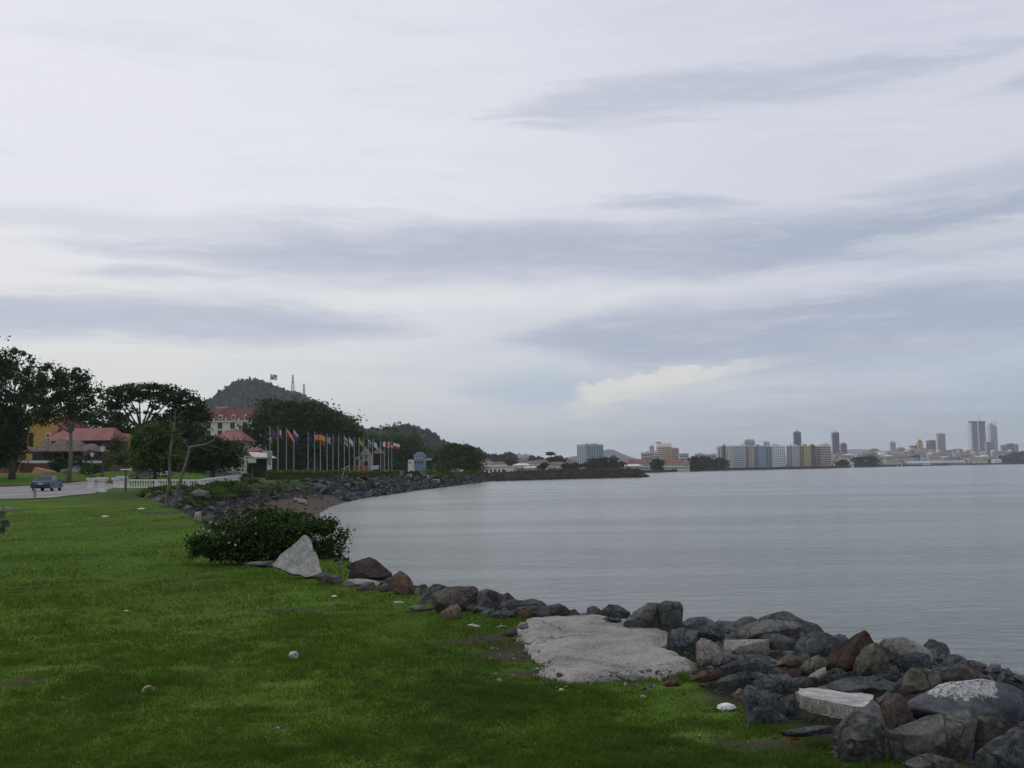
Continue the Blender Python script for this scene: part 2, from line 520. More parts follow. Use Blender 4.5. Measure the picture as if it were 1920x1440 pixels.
BARE = [(560, 1130, .35, .10), (620, 1137, .2, .06), (545, 1270, .28, .10), (350, 1245, .22, .1), (955, 1212, .30, .24), (985, 1245, .22, .14),
        (930, 1185, .3, .2), (1010, 1200, .3, .3), (1450, 1375, .25, .12), (1240, 1272, .35, .08), (1400, 1290, .3, .2), (340, 983, .7, .7),
        (300, 958, 1.4, 3.0), (320, 945, 1.2, 4), (60, 962, 1.5, 1.2), (200, 985, 2.0, .5), (30, 1270, .2, .08), (1350, 1322, .12, .05),
        (1780, 1440, .4, .15), (1330, 1290, .2, .1), (520, 1350, .1, .05), (1310, 1360, .15, .06), (860, 1190, .2, .08), (60, 1250, .3, .1)]
BAREW = [(*gnd(a, b, 2.55)[:2], c * (1.5 if b > 1050 else .7), d * (1.7 if b > 1050 else .6)) for a, b, c, d in BARE]


def fbm(x, y, sc, seed=0.0):
    """cheap value noise for arrays"""
    def vn(x, y):
        xi = np.floor(x); yi = np.floor(y); fx = x - xi; fy = y - yi
        fx = fx * fx * (3 - 2 * fx); fy = fy * fy * (3 - 2 * fy)
        h = lambda a, b: np.modf(np.abs(np.sin(a * 127.1 + b * 311.7 + seed * 17.3) * 43758.5453))[0]
        return (h(xi, yi) * (1 - fx) + h(xi + 1, yi) * fx) * (1 - fy) + (h(xi, yi + 1) * (1 - fx) + h(xi + 1, yi + 1) * fx) * fy
    return vn(x * sc, y * sc) * 0.55 + vn(x * sc * 2.1 + 5, y * sc * 2.1) * 0.3 + vn(x * sc * 4.3, y * sc * 4.3 + 9) * 0.15


def dirt_at(x, y):
    d = np.zeros(np.shape(x))
    for bx, by, rx, ry in BAREW:
        q = ((x - bx) / rx) ** 2 + ((y - by) / ry) ** 2
        d = np.maximum(d, np.exp(-q))
    n = fbm(x, y, 2.4, 3)
    d = d + np.clip((n - 0.66) * 2.2, 0, 0.5) + np.clip((fbm(x, y, .9, 8) - 0.62) * 1.6, 0, .45)
    return np.clip(d * (0.55 + 0.9 * fbm(x, y, 7.0, 5)), 0, 1)


def in_poly(P, x, y): return poly_sd(P, x, y)[1].reshape(np.shape(x))


ys = axis(-14, 900, -2, 48, 0.32, 1.022)
xs = axis(-880, 25, -34, 12, 0.36, 1.035)
gx, gy = np.meshgrid(xs, ys)
gz = terrain(gx, gy)
nx, ny = len(xs), len(ys)
jj, ii = np.meshgrid(np.arange(ny - 1), np.arange(nx - 1), indexing='ij')
a = (jj * nx + ii).ravel()
faces = np.stack([a, a + 1, a + 1 + nx, a + nx], 1)
keep = (gz.ravel()[faces].max(1) > -1.9)
faces = faces[keep]
verts = np.stack([gx.ravel(), gy.ravel(), gz.ravel()], 1)

mg = bpy.data.materials.new('lawn_ground'); mg.use_nodes = True
t = NT(mg.node_tree)
p = t.node('ShaderNodeBsdfPrincipled')
pos = t.node('ShaderNodeNewGeometry').outputs['Position']
at_d = t.node('ShaderNodeAttribute', attribute_name='dirt').outputs['Fac']
at_b = t.node('ShaderNodeAttribute', attribute_name='bank').outputs['Fac']
at_s = t.node('ShaderNodeAttribute', attribute_name='sand').outputs['Fac']
n1 = t.noise(pos, 0.22, 5, 0.6); n2 = t.noise(pos, 1.7, 6, 0.65); n3 = t.noise(pos, 26, 3, 0.6); n4 = t.noise(t.scale(pos, (1.0, 0.35, 1.0)), 0.6, 5, 0.6)
gr = t.mix(t.ss(0.3, 0.7, n1), G(.056, .108, .014), G(.088, .150, .020))
gr = t.mix(t.m('MULTIPLY', t.ss(0.42, 0.72, n4), 0.7), gr, G(.040, .076, .016))
gr = t.mix(t.m('MULTIPLY', t.ss(0.45, 0.8, n2), 0.5), gr, G(.085, .120, .022))
gr = t.mix(t.m('MULTIPLY', t.ss(0.55, 0.3, n3), 0.5), gr, G(.042, .082, .012))
at_w = t.node('ShaderNodeAttribute', attribute_name='weeds').outputs['Fac']
gr = t.mix(t.m('MULTIPLY', at_w, .9), gr, t.mix(t.ss(.35, .65, n2), G(.024, .036, .013), G(.055, .070, .026)))
di = t.mix(n2, G(.034, .028, .021), G(.075, .062, .047))
c = t.mix(t.m('MULTIPLY', t.ss(0.30, 0.75, at_d), 0.9), gr, di)
bk = t.mix(t.ss(0.35, 0.65, n2), G(.014, .013, .011), G(.042, .038, .033))  # bank earth, near black: the shade of the gaps between rocks is painted in
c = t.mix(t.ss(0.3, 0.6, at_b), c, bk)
sa = t.mix(n2, G(.066, .052, .041), G(.105, .084, .066))
c = t.mix(t.ss(0.35, 0.65, at_s), c, sa)
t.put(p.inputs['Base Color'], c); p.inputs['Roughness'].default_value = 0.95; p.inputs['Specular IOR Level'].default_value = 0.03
b = t.node('ShaderNodeBump'); b.inputs['Strength'].default_value = 0.7; b.inputs['Distance'].default_value = 0.04
t.put(b.inputs['Height'], t.m('ADD', n3, n2)); t.l.new(b.outputs[0], p.inputs['Normal'])
o_ = t.node('ShaderNodeOutputMaterial'); t.l.new(p.outputs[0], o_.inputs[0])

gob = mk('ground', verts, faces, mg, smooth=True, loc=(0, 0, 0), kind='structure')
dc, inc = poly_sd(CREST, gx, gy)
xr, yr = gx.ravel(), gy.ravel()
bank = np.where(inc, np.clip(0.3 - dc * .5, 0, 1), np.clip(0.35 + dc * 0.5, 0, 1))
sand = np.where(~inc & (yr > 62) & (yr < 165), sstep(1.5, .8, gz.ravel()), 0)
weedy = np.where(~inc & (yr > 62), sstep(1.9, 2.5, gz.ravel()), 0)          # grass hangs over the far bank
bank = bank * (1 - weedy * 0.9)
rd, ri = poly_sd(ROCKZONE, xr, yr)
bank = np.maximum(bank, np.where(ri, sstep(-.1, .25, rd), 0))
for nm, arr in (('weeds', np.where(inc, sstep(9, 1.5, dc), 1) * sstep(62, 80, yr)), ('dirt', dirt_at(xr, yr) * (yr < 90)), ('bank', bank), ('sand', sand)):
    at_ = gob.data.attributes.new(nm, 'FLOAT', 'POINT')
    at_.data.foreach_set('value', np.asarray(arr, np.float32))

# ------------------------------------------------------------------ water
mw = bpy.data.materials.new('sea_water'); mw.use_nodes = True
t = NT(mw.node_tree)
p = t.node('ShaderNodeBsdfPrincipled')
pos = t.node('ShaderNodeNewGeometry').outputs['Position']
p.inputs['Base Color'].default_value = (.120, .142, .130, 1)
p.inputs['IOR'].default_value = 1.33
wa = t.noise(t.scale(pos, (0.7, 1.5, 1)), 1.1, 5, 0.62, 0.9)
wb = t.noise(t.scale(pos, (0.17, 0.36, 1)), 1.0, 6, 0.62, 1.3)
wc = t.noise(t.scale(pos, (0.012, 0.055, 1)), 1.0, 4, 0.55, 0.6)
wd = t.noise(t.scale(pos, (0.004, 0.02, 1)), 1.0, 4, 0.6, 0.6)
slick = t.ss(0.42, 0.62, wc)
p.inputs['Roughness'].default_value = 0.16
t.put(p.inputs['Roughness'], t.m('ADD', 0.12, t.m('MULTIPLY', wd, 0.12)))
b = t.node('ShaderNodeBump'); b.inputs['Distance'].default_value = 0.3
t.put(b.inputs['Strength'], t.m('ADD', 0.34, t.m('MULTIPLY', slick, 0.40)))
t.put(b.inputs['Height'], t.m('ADD', t.m('ADD', t.m('MULTIPLY', wa, 1.1), t.m('MULTIPLY', t.noise(t.scale(pos, (1.6, 3.0, 1)), 1.0, 3, .6, .6), .35)), t.m('MULTIPLY', wb, 1.5)))
t.l.new(b.outputs[0], p.inputs['Normal'])
o_ = t.node('ShaderNodeOutputMaterial'); t.l.new(p.outputs[0], o_.inputs[0])
mk('sea', [(-1200, -60, 0), (9500, -60, 0), (9500, 9500, 0), (-1200, 9500, 0)], [(0, 1, 2, 3)], mw, loc=(0, 0, 0), kind='structure')

# ------------------------------------------------------------------ haze: one closed box of thin, even air
mh = bpy.data.materials.new('haze_air'); mh.use_nodes = True
t = NT(mh.node_tree)
pv = t.node('ShaderNodeVolumePrincipled')
pv.inputs['Color'].default_value = (0.90, 0.95, 1.0, 1)
pv.inputs['Density'].default_value = 0.000085
pv.inputs['Anisotropy'].default_value = 0.0
o_ = t.node('ShaderNodeOutputMaterial'); t.l.new(pv.outputs[0], o_.inputs['Volume'])
mb = MB(); mb.box((4000, 4600, -4), (11300, 10200, 262))
mb.build('haze', mh, kind='stuff')

# ------------------------------------------------------------------ grass blades
rng = np.random.default_rng(5)


def grass():
    NB = 760000
    # distance so that blades spread evenly over the picture of the lawn
    u = rng.random(NB)
    y0, y1 = 4.6, 60.0
    D = 1 / (1 / y0 + u * (1 / y1 - 1 / y0))
    px = rng.uniform(-80, 1960, NB)
    x = (px - 960) / F * D
    D = D + rng.normal(0, .05, NB)
    ins = poly_sd(CREST, x, D)
    ok = ins[1] & (ins[0] > 0.0) | (~ins[1] & (ins[0] < 0.5))
    x, D = x[ok], D[ok]
    pad_d, pad_in = poly_sd(PADW, x, D)
    q_ = [gnd(a_, b_, 2.55)[:2] for a_, b_ in ((1000, 1233), (1050, 1231), (1092, 1233), (1140, 1244), (1200, 1248), (1260, 1247), (1300, 1246))]
    dcr = np.min([np.hypot(x - (q_[i_][0] * (1 - s_) + q_[i_ + 1][0] * s_), D - (q_[i_][1] * (1 - s_) + q_[i_ + 1][1] * s_)) for i_ in range(6) for s_ in (0, .2, .4, .6, .8)], axis=0)
    crack = pad_in & (pad_d > 0.02 + .45 * np.clip(fbm(x, D, 3.1, 12) - .42, 0, 1)) & ~((dcr < .05) & (fbm(x, D, 5, 3) > .45))
    dirt = dirt_at(x, D)
    rzd, rzi = poly_sd(ROCKZONE, x, D)
    prob = np.clip(1.05 - dirt * 1.15, 0.03, 1) * np.where(rzi, np.exp(-rzd / .12) * .8, 1)
    ok = ~crack & (rng.random(len(x)) < prob)
    x, D = x[ok], D[ok]
    n = len(x)
    z = terrain(x, D)
    tall = (fbm(x, D, 1.6, 2) * fbm(x, D, 6, 4) * 3.6) ** 1.6
    h = (0.009 + 0.014 * rng.random(n)) * (0.45 + tall) * (1 + 0.012 * D)
    wdt = (0.0018 + 0.0016 * rng.random(n)) * (1 + D * 0.10)
    a = rng.uniform(0, 2 * np.pi, n)
    ln = rng.uniform(0.1, 1.0, n) * h
    la = rng.uniform(0, 2 * np.pi, n)
    bx, by = np.cos(a) * wdt, np.sin(a) * wdt
    lx, ly = np.cos(la) * ln, np.sin(la) * ln
    V = np.empty((n, 3, 3))
    V[:, 0] = np.stack([x - bx, D - by, z - .006], 1)
    V[:, 1] = np.stack([x + bx, D + by, z - .006], 1)
    V[:, 2] = np.stack([x + lx, D + ly, z + h], 1)
    m = bpy.data.materials.new('grass_blades'); m.use_nodes = True
    t = NT(m.node_tree)
    g = t.node('ShaderNodeNewGeometry')
    rnd = g.outputs['Random Per Island']; pos = g.outputs['Position']
    n1 = t.noise(pos, 0.45, 5, 0.6); n2 = t.noise(pos, 3.2, 5, 0.65); n5 = t.noise(pos, 9.0, 3, 0.6); n4 = t.noise(t.scale(pos, (1.0, 0.35, 1.0)), 0.6, 5, 0.6)
    c = t.mix(rnd, G(.062, .116, .013), G(.116, .184, .023))
    c = t.mix(t.m('MULTIPLY', t.ss(0.35, 0.68, n1), 0.55), c, G(.050, .095, .016))
    c = t.mix(t.m('MULTIPLY', t.ss(0.42, 0.66, n4), 0.5), c, G(.042, .078, .016))
    c = t.mix(t.m('MULTIPLY', t.ss(0.54, 0.75, n2), 0.5), c, G(.128, .158, .034))
    c = t.mix(t.m('MULTIPLY', t.ss(0.50, 0.64, n5), 0.55), c, G(.032, .060, .014))
    c = t.mix(t.m('MULTIPLY', t.ss(0.94, 0.98, t.m('FRACT', t.m('MULTIPLY', rnd, 9.7))), 0.8), c, G(.18, .155, .06))
    d = t.node('ShaderNodeBsdfPrincipled'); t.put(d.inputs['Base Color'], c); d.inputs['Roughness'].default_value = 0.6
    d.inputs['Specular IOR Level'].default_value = 0.04
    tr = t.node('ShaderNodeBsdfTranslucent'); t.put(tr.inputs[0], c)
    mx = t.node('ShaderNodeMixShader'); mx.inputs[0].default_value = 0.4
    t.l.new(d.outputs[0], mx.inputs[1]); t.l.new(tr.outputs[0], mx.inputs[2])
    o_ = t.node('ShaderNodeOutputMaterial'); t.l.new(mx.outputs[0], o_.inputs[0])
    quads_mesh('grass', V, m, kind='stuff', n=3)


grass()

# ------------------------------------------------------------------ rocks of the near shore
SLATE = rockmat('slate_rock', G(.028, .032, .035), G(.078, .086, .088), vein=0.35)
BLUE = rockmat('blue_grey_rock', G(.040, .048, .055), G(.108, .122, .130), vein=0.5)
TEAL = rockmat('green_grey_rock', G(.034, .044, .042), G(.092, .108, .100), vein=0.3)
GREY = rockmat('grey_rock', G(.052, .055, .053), G(.145, .148, .140), vein=0.3)
MOSS = rockmat('olive_rock', G(.070, .072, .050), G(.165, .165, .125))
BROWN = rockmat('brown_rock', G(.052, .044, .038), G(.108, .096, .085))
RUST = rockmat('rust_rock', G(.078, .048, .033), G(.145, .092, .062))
DSLATE = rockmat('dark_riprap_rock', G(.014, .016, .017), G(.045, .049, .050))
TAN = rockmat('tan_rock', G(.115, .088, .062), G(.20, .155, .112))
MAROON = rockmat('maroon_rock', G(.030, .022, .020), G(.062, .044, .040))
PALE = rockmat('pale_rock', G(.19, .185, .17), G(.32, .315, .295), speck=G(.06, .055, .05), sp_amt=.5)
CONC = rockmat('broken_concrete', G(.20, .185, .165), G(.33, .31, .285), speck=G(.07, .06, .055), sp_amt=.8, scale=4, cracks=.3)
SPECK = rockmat('speckled_rock', G(.060, .062, .058), G(.16, .16, .15), speck=G(.30, .29, .27), sp_amt=.45)
SMOOTHC = rockmat('smooth_concrete', G(.27, .265, .25), G(.36, .355, .335), bump=0.15, scale=2.2, cracks=0)
WHITE = rockmat('white_stone', G(.34, .34, .32), G(.52, .52, .50), cracks=.1)

mr = bpy.data.materials.new('streaked_boulder'); mr.use_nodes = True      # dark boulder whose crest is crusted white
t = NT(mr.node_tree)
p = t.node('ShaderNodeBsdfPrincipled')
tcn = t.node('ShaderNodeTexCoord').outputs['Object']
big = t.noise(tcn, 6, 6, .65, .5); med = t.noise(tcn, 24, 6, .7); 
c = t.mix(t.ss(.3, .7, big), G(.040, .044, .052), G(.115, .12, .132))
c = t.mix(t.m('MULTIPLY', t.ss(.5, .75, med), .5), c, G(.21, .215, .22))
at_c = t.node('ShaderNodeAttribute', attribute_name='crust').outputs['Fac']
f = t.ss(.38, .62, t.m('ADD', at_c, t.m('MULTIPLY', t.m('SUBTRACT', med, .56), 3.2)))
c = t.mix(f, c, t.mix(t.ss(.35, .65, t.noise(tcn, 60, 4, .7)), G(.18, .18, .175), G(.50, .50, .485)))
t.put(p.inputs['Base Color'], c); p.inputs['Roughness'].default_value = .85; p.inputs['Specular IOR Level'].default_value = .25
b = t.node('ShaderNodeBump'); b.inputs['Strength'].default_value = .8; b.inputs['Distance'].default_value = .03
t.put(b.inputs['Height'], med); t.l.new(b.outputs[0], p.inputs['Normal'])
o_ = t.node('ShaderNodeOutputMaterial'); t.l.new(p.outputs[0], o_.inputs[0])
STREAK = mr


def rough_hull(pts, bev, cuts, amp, seed, amp2=None):
    """convex hull with chamfered edges, subdivided and roughened; returns verts, faces"""
    bm = bmesh.new()
    vs = [bm.verts.new(tuple(float(q) for q in p_)) for p_ in pts]
    r = bmesh.ops.convex_hull(bm, input=vs)
    junk = [e for e in r['geom_interior'] if isinstance(e, bmesh.types.BMVert) and e.is_valid]
    bmesh.ops.delete(bm, geom=junk, context='VERTS')
    loose = [v for v in bm.verts if not v.link_faces]
    bmesh.ops.delete(bm, geom=loose, context='VERTS')
    bmesh.ops.remove_doubles(bm, verts=bm.verts, dist=bev * 0.4)
    bmesh.ops.dissolve_limit(bm, angle_limit=R(9), verts=bm.verts, edges=bm.edges)
    if bev:
        bmesh.ops.bevel(bm, geom=list(bm.edges), offset=bev, segments=1, profile=0.6, affect='EDGES', clamp_overlap=True)
    bmesh.ops.triangulate(bm, faces=bm.faces)
    bmesh.ops.remove_doubles(bm, verts=bm.verts, dist=bev * 0.15 + 1e-4)
    for _ in range(cuts):
        L = max((e.calc_length() for e in bm.edges), default=0)
        long = [e for e in bm.edges if e.calc_length() > L * 0.28]
        bmesh.ops.subdivide_edges(bm, edges=long, cuts=1, use_grid_fill=True)
        bmesh.ops.triangulate(bm, faces=bm.faces)
    bm.normal_update()
    bb = np.array([v.co for v in bm.verts]); size = float(np.ptp(bb, 0).max())
    k = 2.6 / max(size, 1e-3)
    off = Vector((seed * 3.7, seed * 1.3, seed * 7.1))
    moves = []
    for v in bm.verts:
        q = v.co * k + off
        n = mnoise.fractal(q, 1.0, 2.0, 4, noise_basis='PERLIN_ORIGINAL')
        n2 = mnoise.ridged_multi_fractal(q * 2.3, 1.0, 2.2, 3, 1.0, 2.0, noise_basis='PERLIN_ORIGINAL') - 1.0
        moves.append(v.normal * (n * amp + n2 * (amp2 if amp2 is not None else amp * .35)))
    for v, d in zip(bm.verts, moves): v.co += d
    bm.normal_update()
    V = [tuple(v.co) for v in bm.verts]
    bm.verts.index_update()
    Fc = [tuple(v.index for v in f_.verts) for f_ in bm.faces]
    bm.free()
    return V, Fc


NROCK = 0


def rock(out, D, mat, label, deep=0.62, amp=0.026, name='boulder', cat='boulder', group=None, cuts=3, flat=False, embed=True):
    """a boulder with the outline seen in the photograph, its own distance and a depth of its own"""
    global NROCK
    NROCK += 1
    rs = random.Random(NROCK * 17 + 3)
    P = np.array([at(a_, b_, D) for a_, b_ in out])
    c = P.mean(0)
    Wd, Hd = np.ptp(P[:, 0]), np.ptp(P[:, 2])
    T = deep * max(0.55 * Wd, min(Wd, Hd * 1.35))
    pts = []
    for q in P:
        qq = q.copy(); dy = rs.uniform(-.16, .16) * T
        k = (D + dy) / D
        qq = EYE + (q - EYE) * k
        pts.append(qq)
    tilt = np.array((rs.uniform(-.5, .5), 0, rs.uniform(-.15, .55)))      # broken faces lean one way or another
    for i in range(0, len(P), 2):
        q = P[i] * .5 + P[(i + 1) % len(P)] * .5
        s = rs.uniform(.35, .82)
        for sg in (-1, 1):
            b_ = c + (q - c) * s
            dy = T * .5 * math.sqrt(max(0, 1 - s * s)) * rs.uniform(.8, 1.1)
            dy *= 1 + sg * float(tilt @ (q - c)) / (.5 * max(Wd, Hd))
            pts.append(b_ + np.array((0, sg * dy, 0)))
    zb = P[:, 2].min(); zt = th(c[0], c[1]) - .06
    if embed and Hd > .13 and zt < zb and zb - zt < 1.3:
        for q in P[P[:, 2] < c[2]]:
            b_ = c + (q - c) * .8; b_[2] = zt
            pts.append(b_); pts.append(b_ + np.array((0, T * .3, 0)))
    V, Fc = rough_hull(pts, min(Wd, Hd) * .02, cuts, amp * min(Wd, max(Hd, .4 * Wd)), NROCK)
    return mk(name, V, Fc, mat, smooth=True, sharp=17, label=label, cat=cat, group=group)


RG = 'boulders of the riprap along the near shore'
rk = lambda *a_, **k_: rock(*a_, group=RG, **k_)
rk([(650, 1088), (658, 1055), (674, 1056), (692, 1044), (703, 1048), (720, 1063), (737, 1076), (733, 1092), (723, 1096), (690, 1092)], 16.9, MAROON, 'dark maroon boulder with a humped top beside the big bush', deep=.9)
rk([(640, 1098), (650, 1086), (672, 1084), (705, 1088), (727, 1094), (724, 1102), (700, 1102)], 16.3, PALE, 'pale flat slab lying below the maroon humped boulder', deep=1.0)
rk([(667, 1104), (680, 1096), (690, 1091), (702, 1092), (708, 1109), (697, 1112)], 15.7, BROWN, 'small brown wedge rock at the lawn edge below the pale slab')
rk([(704, 1104), (725, 1096), (742, 1110), (758, 1127), (735, 1122)], 15.4, MAROON, 'dark brown rock wedged under the tilted rust boulder')
rk([(725, 1095), (738, 1077), (750, 1069), (765, 1078), (773, 1090), (779, 1110), (778, 1130), (768, 1132), (745, 1116), (729, 1103)], 15.0, RUST, 'tilted rust orange boulder with a sharp right edge', deep=.8, amp=.03)
rk([(737, 1128), (750, 1126), (762, 1131), (758, 1135), (742, 1133)], 14.0, WHITE, 'flat white stone in the grass in front of the rust boulder', name='stone', cat='stone')
rk([(762, 1139), (780, 1134), (812, 1139), (814, 1147), (780, 1147)], 13.1, GREY, 'low grey slab sunk in the grass before the big brown boulder', deep=.9)
rk([(778, 1112), (780, 1103), (786, 1101), (794, 1112), (792, 1124), (779, 1124)], 14.6, MOSS, 'small mossy rock between rust boulder and blue grey boulder', name='stone', cat='stone')
rk([(780, 1136), (784, 1125), (795, 1106), (812, 1094), (823, 1094), (842, 1100), (826, 1136), (800, 1140)], 13.9, BLUE, 'blue grey pointed boulder behind the big brown one')
rk([(808, 1116), (815, 1111), (840, 1100), (870, 1098), (892, 1099), (898, 1106), (893, 1128), (882, 1150), (868, 1153), (830, 1149), (813, 1142)], 12.9, BROWN, 'big flat topped brown grey boulder overhanging its dark underside', deep=.8, amp=.03)
rk([(824, 1150), (845, 1135), (856, 1133), (864, 1140), (865, 1156), (845, 1156)], 12.3, TAN, 'tan wedge stone leaning at the foot of the big brown boulder', name='stone', cat='stone')
rk([(884, 1150), (894, 1119), (905, 1114), (920, 1123), (933, 1137), (938, 1146), (920, 1156), (898, 1154)], 12.85, SLATE, 'slate boulder with rounded crest right against the big brown boulder')
rk([(930, 1143), (940, 1130), (955, 1124), (970, 1124), (978, 1132), (972, 1146), (945, 1148)], 13.0, TEAL, 'low pale green grey rock left of the red brown stone')
rk([(970, 1133), (985, 1124), (1000, 1122), (1015, 1126), (1027, 1135), (1020, 1148), (990, 1150)], 12.9, TEAL, 'rounded grey green rock behind the red brown stone')
rk([(972, 1148), (978, 1139), (990, 1137), (998, 1143), (997, 1156), (985, 1164), (974, 1160)], 12.0, RUST, 'small red brown block standing at the back edge of the concrete pad', name='stone', cat='stone', amp=.025)
rk([(913, 1154), (935, 1145), (970, 1143), (974, 1159), (950, 1163), (925, 1159)], 12.15, SLATE, 'low dark slab lying left of the red brown stone')
rk([(997, 1150), (1012, 1140), (1030, 1134), (1048, 1131), (1060, 1137), (1069, 1144), (1070, 1163), (1040, 1164), (1000, 1164)], 12.0, SLATE, 'long dark grey boulder right of the red brown stone')
rk([(1063, 1146), (1078, 1141), (1092, 1156), (1094, 1163), (1067, 1163)], 12.2, BLUE, 'small slate blue rock beside the open gap to the water')
rk([(1098, 1162), (1100, 1140), (1112, 1135), (1125, 1141), (1131, 1152), (1123, 1162)], 11.9, GREY, 'small grey square rock right of the gap to the water')
rk([(1124, 1146), (1142, 1132), (1160, 1134), (1183, 1148), (1173, 1164), (1150, 1164)], 11.75, SLATE, 'dark triangular rock behind the small flat green stone')
rk([(1127, 1160), (1140, 1156), (1163, 1160), (1168, 1166), (1145, 1168)], 11.25, TEAL, 'flat pale green stone lying on the back edge of the pad', name='stone', cat='stone')
rk([(1168, 1168), (1186, 1149), (1200, 1139), (1215, 1130), (1234, 1130), (1244, 1148), (1240, 1174), (1200, 1173)], 11.05, SPECK, 'speckled grey boulder sloping onto the pad, left of its dark twin', deep=.9)
rk([(1231, 1134), (1248, 1126), (1262, 1129), (1276, 1128), (1281, 1138), (1280, 1174), (1240, 1176)], 10.95, TEAL, 'square dark grey green boulder at the right end of the pad back', deep=.9)
rk([(1278, 1174), (1288, 1160), (1302, 1157), (1322, 1155), (1340, 1166), (1352, 1180), (1360, 1197), (1352, 1208), (1310, 1198)], 10.6, BLUE, 'rounded blue grey boulder with a white seam, behind the pad corner')
rk([(1249, 1219), (1252, 1188), (1260, 1178), (1285, 1177), (1310, 1182), (1308, 1200), (1300, 1220), (1270, 1226)], 9.8, BLUE, 'stratified blue grey block resting on the right edge of the pad', amp=.06)
rk([(1305, 1206), (1315, 1194), (1330, 1199), (1350, 1213), (1357, 1230), (1345, 1244), (1318, 1245), (1305, 1236)], 9.2, CONC, 'rounded lump of pale concrete right of the stratified block')
rk([(1371, 1190), (1388, 1176), (1412, 1165), (1450, 1162), (1498, 1165), (1507, 1176), (1490, 1190), (1420, 1192), (1380, 1196)], 10.4, SPECK, 'long thin slab capping the pile against the water', deep=1.0, amp=.04)
rk([(1354, 1215), (1358, 1199), (1400, 1196), (1443, 1198), (1443, 1216), (1426, 1228), (1360, 1226)], 9.5, CONC, 'rectangular block of rough concrete under the long capping slab', deep=.8, amp=.035)
rk([(1360, 1228), (1425, 1226), (1452, 1240), (1442, 1252), (1370, 1246)], 9.35, BROWN, 'dark brown rock beneath the rectangular concrete block')
rk([(1418, 1202), (1432, 1189), (1460, 1188), (1498, 1200), (1512, 1216), (1500, 1234), (1450, 1232), (1438, 1216)], 9.9, TEAL, 'broad grey green rock behind the rectangular concrete block')
rk([(1478, 1240), (1490, 1212), (1497, 1198), (1515, 1187), (1528, 1181), (1550, 1187), (1587, 1203), (1570, 1240), (1530, 1244), (1505, 1244)], 9.7, SLATE, 'big blue slate boulder with a pointed crest beside the tall red brown one', deep=.9)
rk([(1543, 1247), (1560, 1215), (1588, 1203), (1608, 1187), (1622, 1182), (1632, 1189), (1641, 1206), (1625, 1222), (1605, 1254), (1580, 1272), (1562, 1279), (1553, 1258)], 8.9, rockmat('redbrown_rock', G(.032, .021, .016), G(.074, .046, .033)), 'tall leaning red brown slab rising above the pile', deep=.7, amp=.035)
rk([(1599, 1262), (1602, 1235), (1620, 1212), (1640, 1204), (1658, 1217), (1669, 1238), (1655, 1254), (1640, 1268), (1610, 1268)], 8.65, MOSS, 'olive green rounded boulder leaning on the red brown slab', amp=.035)
rk([(1644, 1208), (1660, 1196), (1690, 1194), (1725, 1207), (1747, 1222), (1754, 1256), (1740, 1262), (1700, 1254), (1665, 1240)], 9.25, PALE, 'large pale speckled boulder at the back by the water')
rk([(1670, 1245), (1690, 1226), (1720, 1221), (1743, 1227), (1749, 1252), (1735, 1262), (1700, 1258), (1680, 1257)], 8.75, SLATE, 'dark slate boulder in front of the large pale speckled one')
rk([(1653, 1268), (1668, 1250), (1680, 1246), (1694, 1276), (1686, 1288), (1660, 1280)], 8.4, SLATE, 'dark triangular rock between olive boulder and mottled boulder')
rk([(1688, 1294), (1694, 1265), (1708, 1253), (1735, 1252), (1762, 1258), (1766, 1278), (1742, 1296), (1715, 1306), (1695, 1304)], 8.1, MOSS, 'mottled dark green boulder left of the triangular peak rock')
rk([(1752, 1274), (1775, 1258), (1798, 1243), (1812, 1247), (1832, 1262), (1858, 1271), (1852, 1290), (1770, 1292)], 8.2, BROWN, 'peaked triangular rock behind the white crusted boulder')
rk([(1528, 1290), (1560, 1277), (1600, 1267), (1640, 1268), (1682, 1281), (1694, 1304), (1640, 1312), (1560, 1304)], 8.1, TEAL, 'wide low slate slab above the white topped concrete slab', deep=1.0)
rk([(1652, 1322), (1664, 1302), (1690, 1299), (1702, 1320), (1713, 1340), (1706, 1358), (1680, 1366), (1660, 1364)], 6.9, rockmat('umber_rock', G(.060, .052, .042), G(.12, .10, .08)), 'umber coloured block between concrete slab and white crusted boulder')
rk([(1560, 1387), (1570, 1358), (1600, 1334), (1640, 1308), (1652, 1320), (1659, 1350), (1664, 1367), (1622, 1398), (1580, 1413), (1564, 1408)], 6.3, GREY, 'grey wedge boulder with a diagonal ridge standing in the grass', deep=.8, amp=.05)
rk([(1660, 1374), (1700, 1365), (1740, 1345), (1800, 1338), (1826, 1328), (1834, 1350), (1828, 1384), (1812, 1414), (1760, 1410), (1680, 1398)], 6.25, GREY, 'broad grey rock with a sloping face below the white crusted boulder', deep=.75, amp=.05)
rk([(1818, 1337), (1840, 1338), (1870, 1344), (1874, 1372), (1850, 1390), (1825, 1390)], 6.3, BROWN, 'dark brown rock tucked under the white crusted boulder')
rk([(1828, 1414), (1850, 1394), (1880, 1378), (1922, 1370), (1950, 1390), (1945, 1432), (1900, 1438), (1845, 1432)], 5.85, SLATE, 'mottled dark boulder lying lowest in the corner of the pile', deep=.9)
rk([(1464, 1370), (1500, 1365), (1530, 1361), (1561, 1362), (1560, 1374), (1490, 1383), (1467, 1381)], 6.6, SLATE, 'long thin sliver with a white top edge in the grass', deep=.7, amp=.03)
rk([(1690, 1430), (1720, 1416), (1745, 1412), (1792, 1425), (1804, 1446), (1730, 1452), (1700, 1448)], 5.85, GREY, 'low grey rock sunk in the grass before the broad grey rock')
rk([(1346, 1252), (1375, 1238), (1405, 1235), (1422, 1236), (1441, 1256), (1436, 1268), (1400, 1266), (1360, 1266)], 8.6, SLATE, 'dark slate rock with a folded crest below the brown rock')
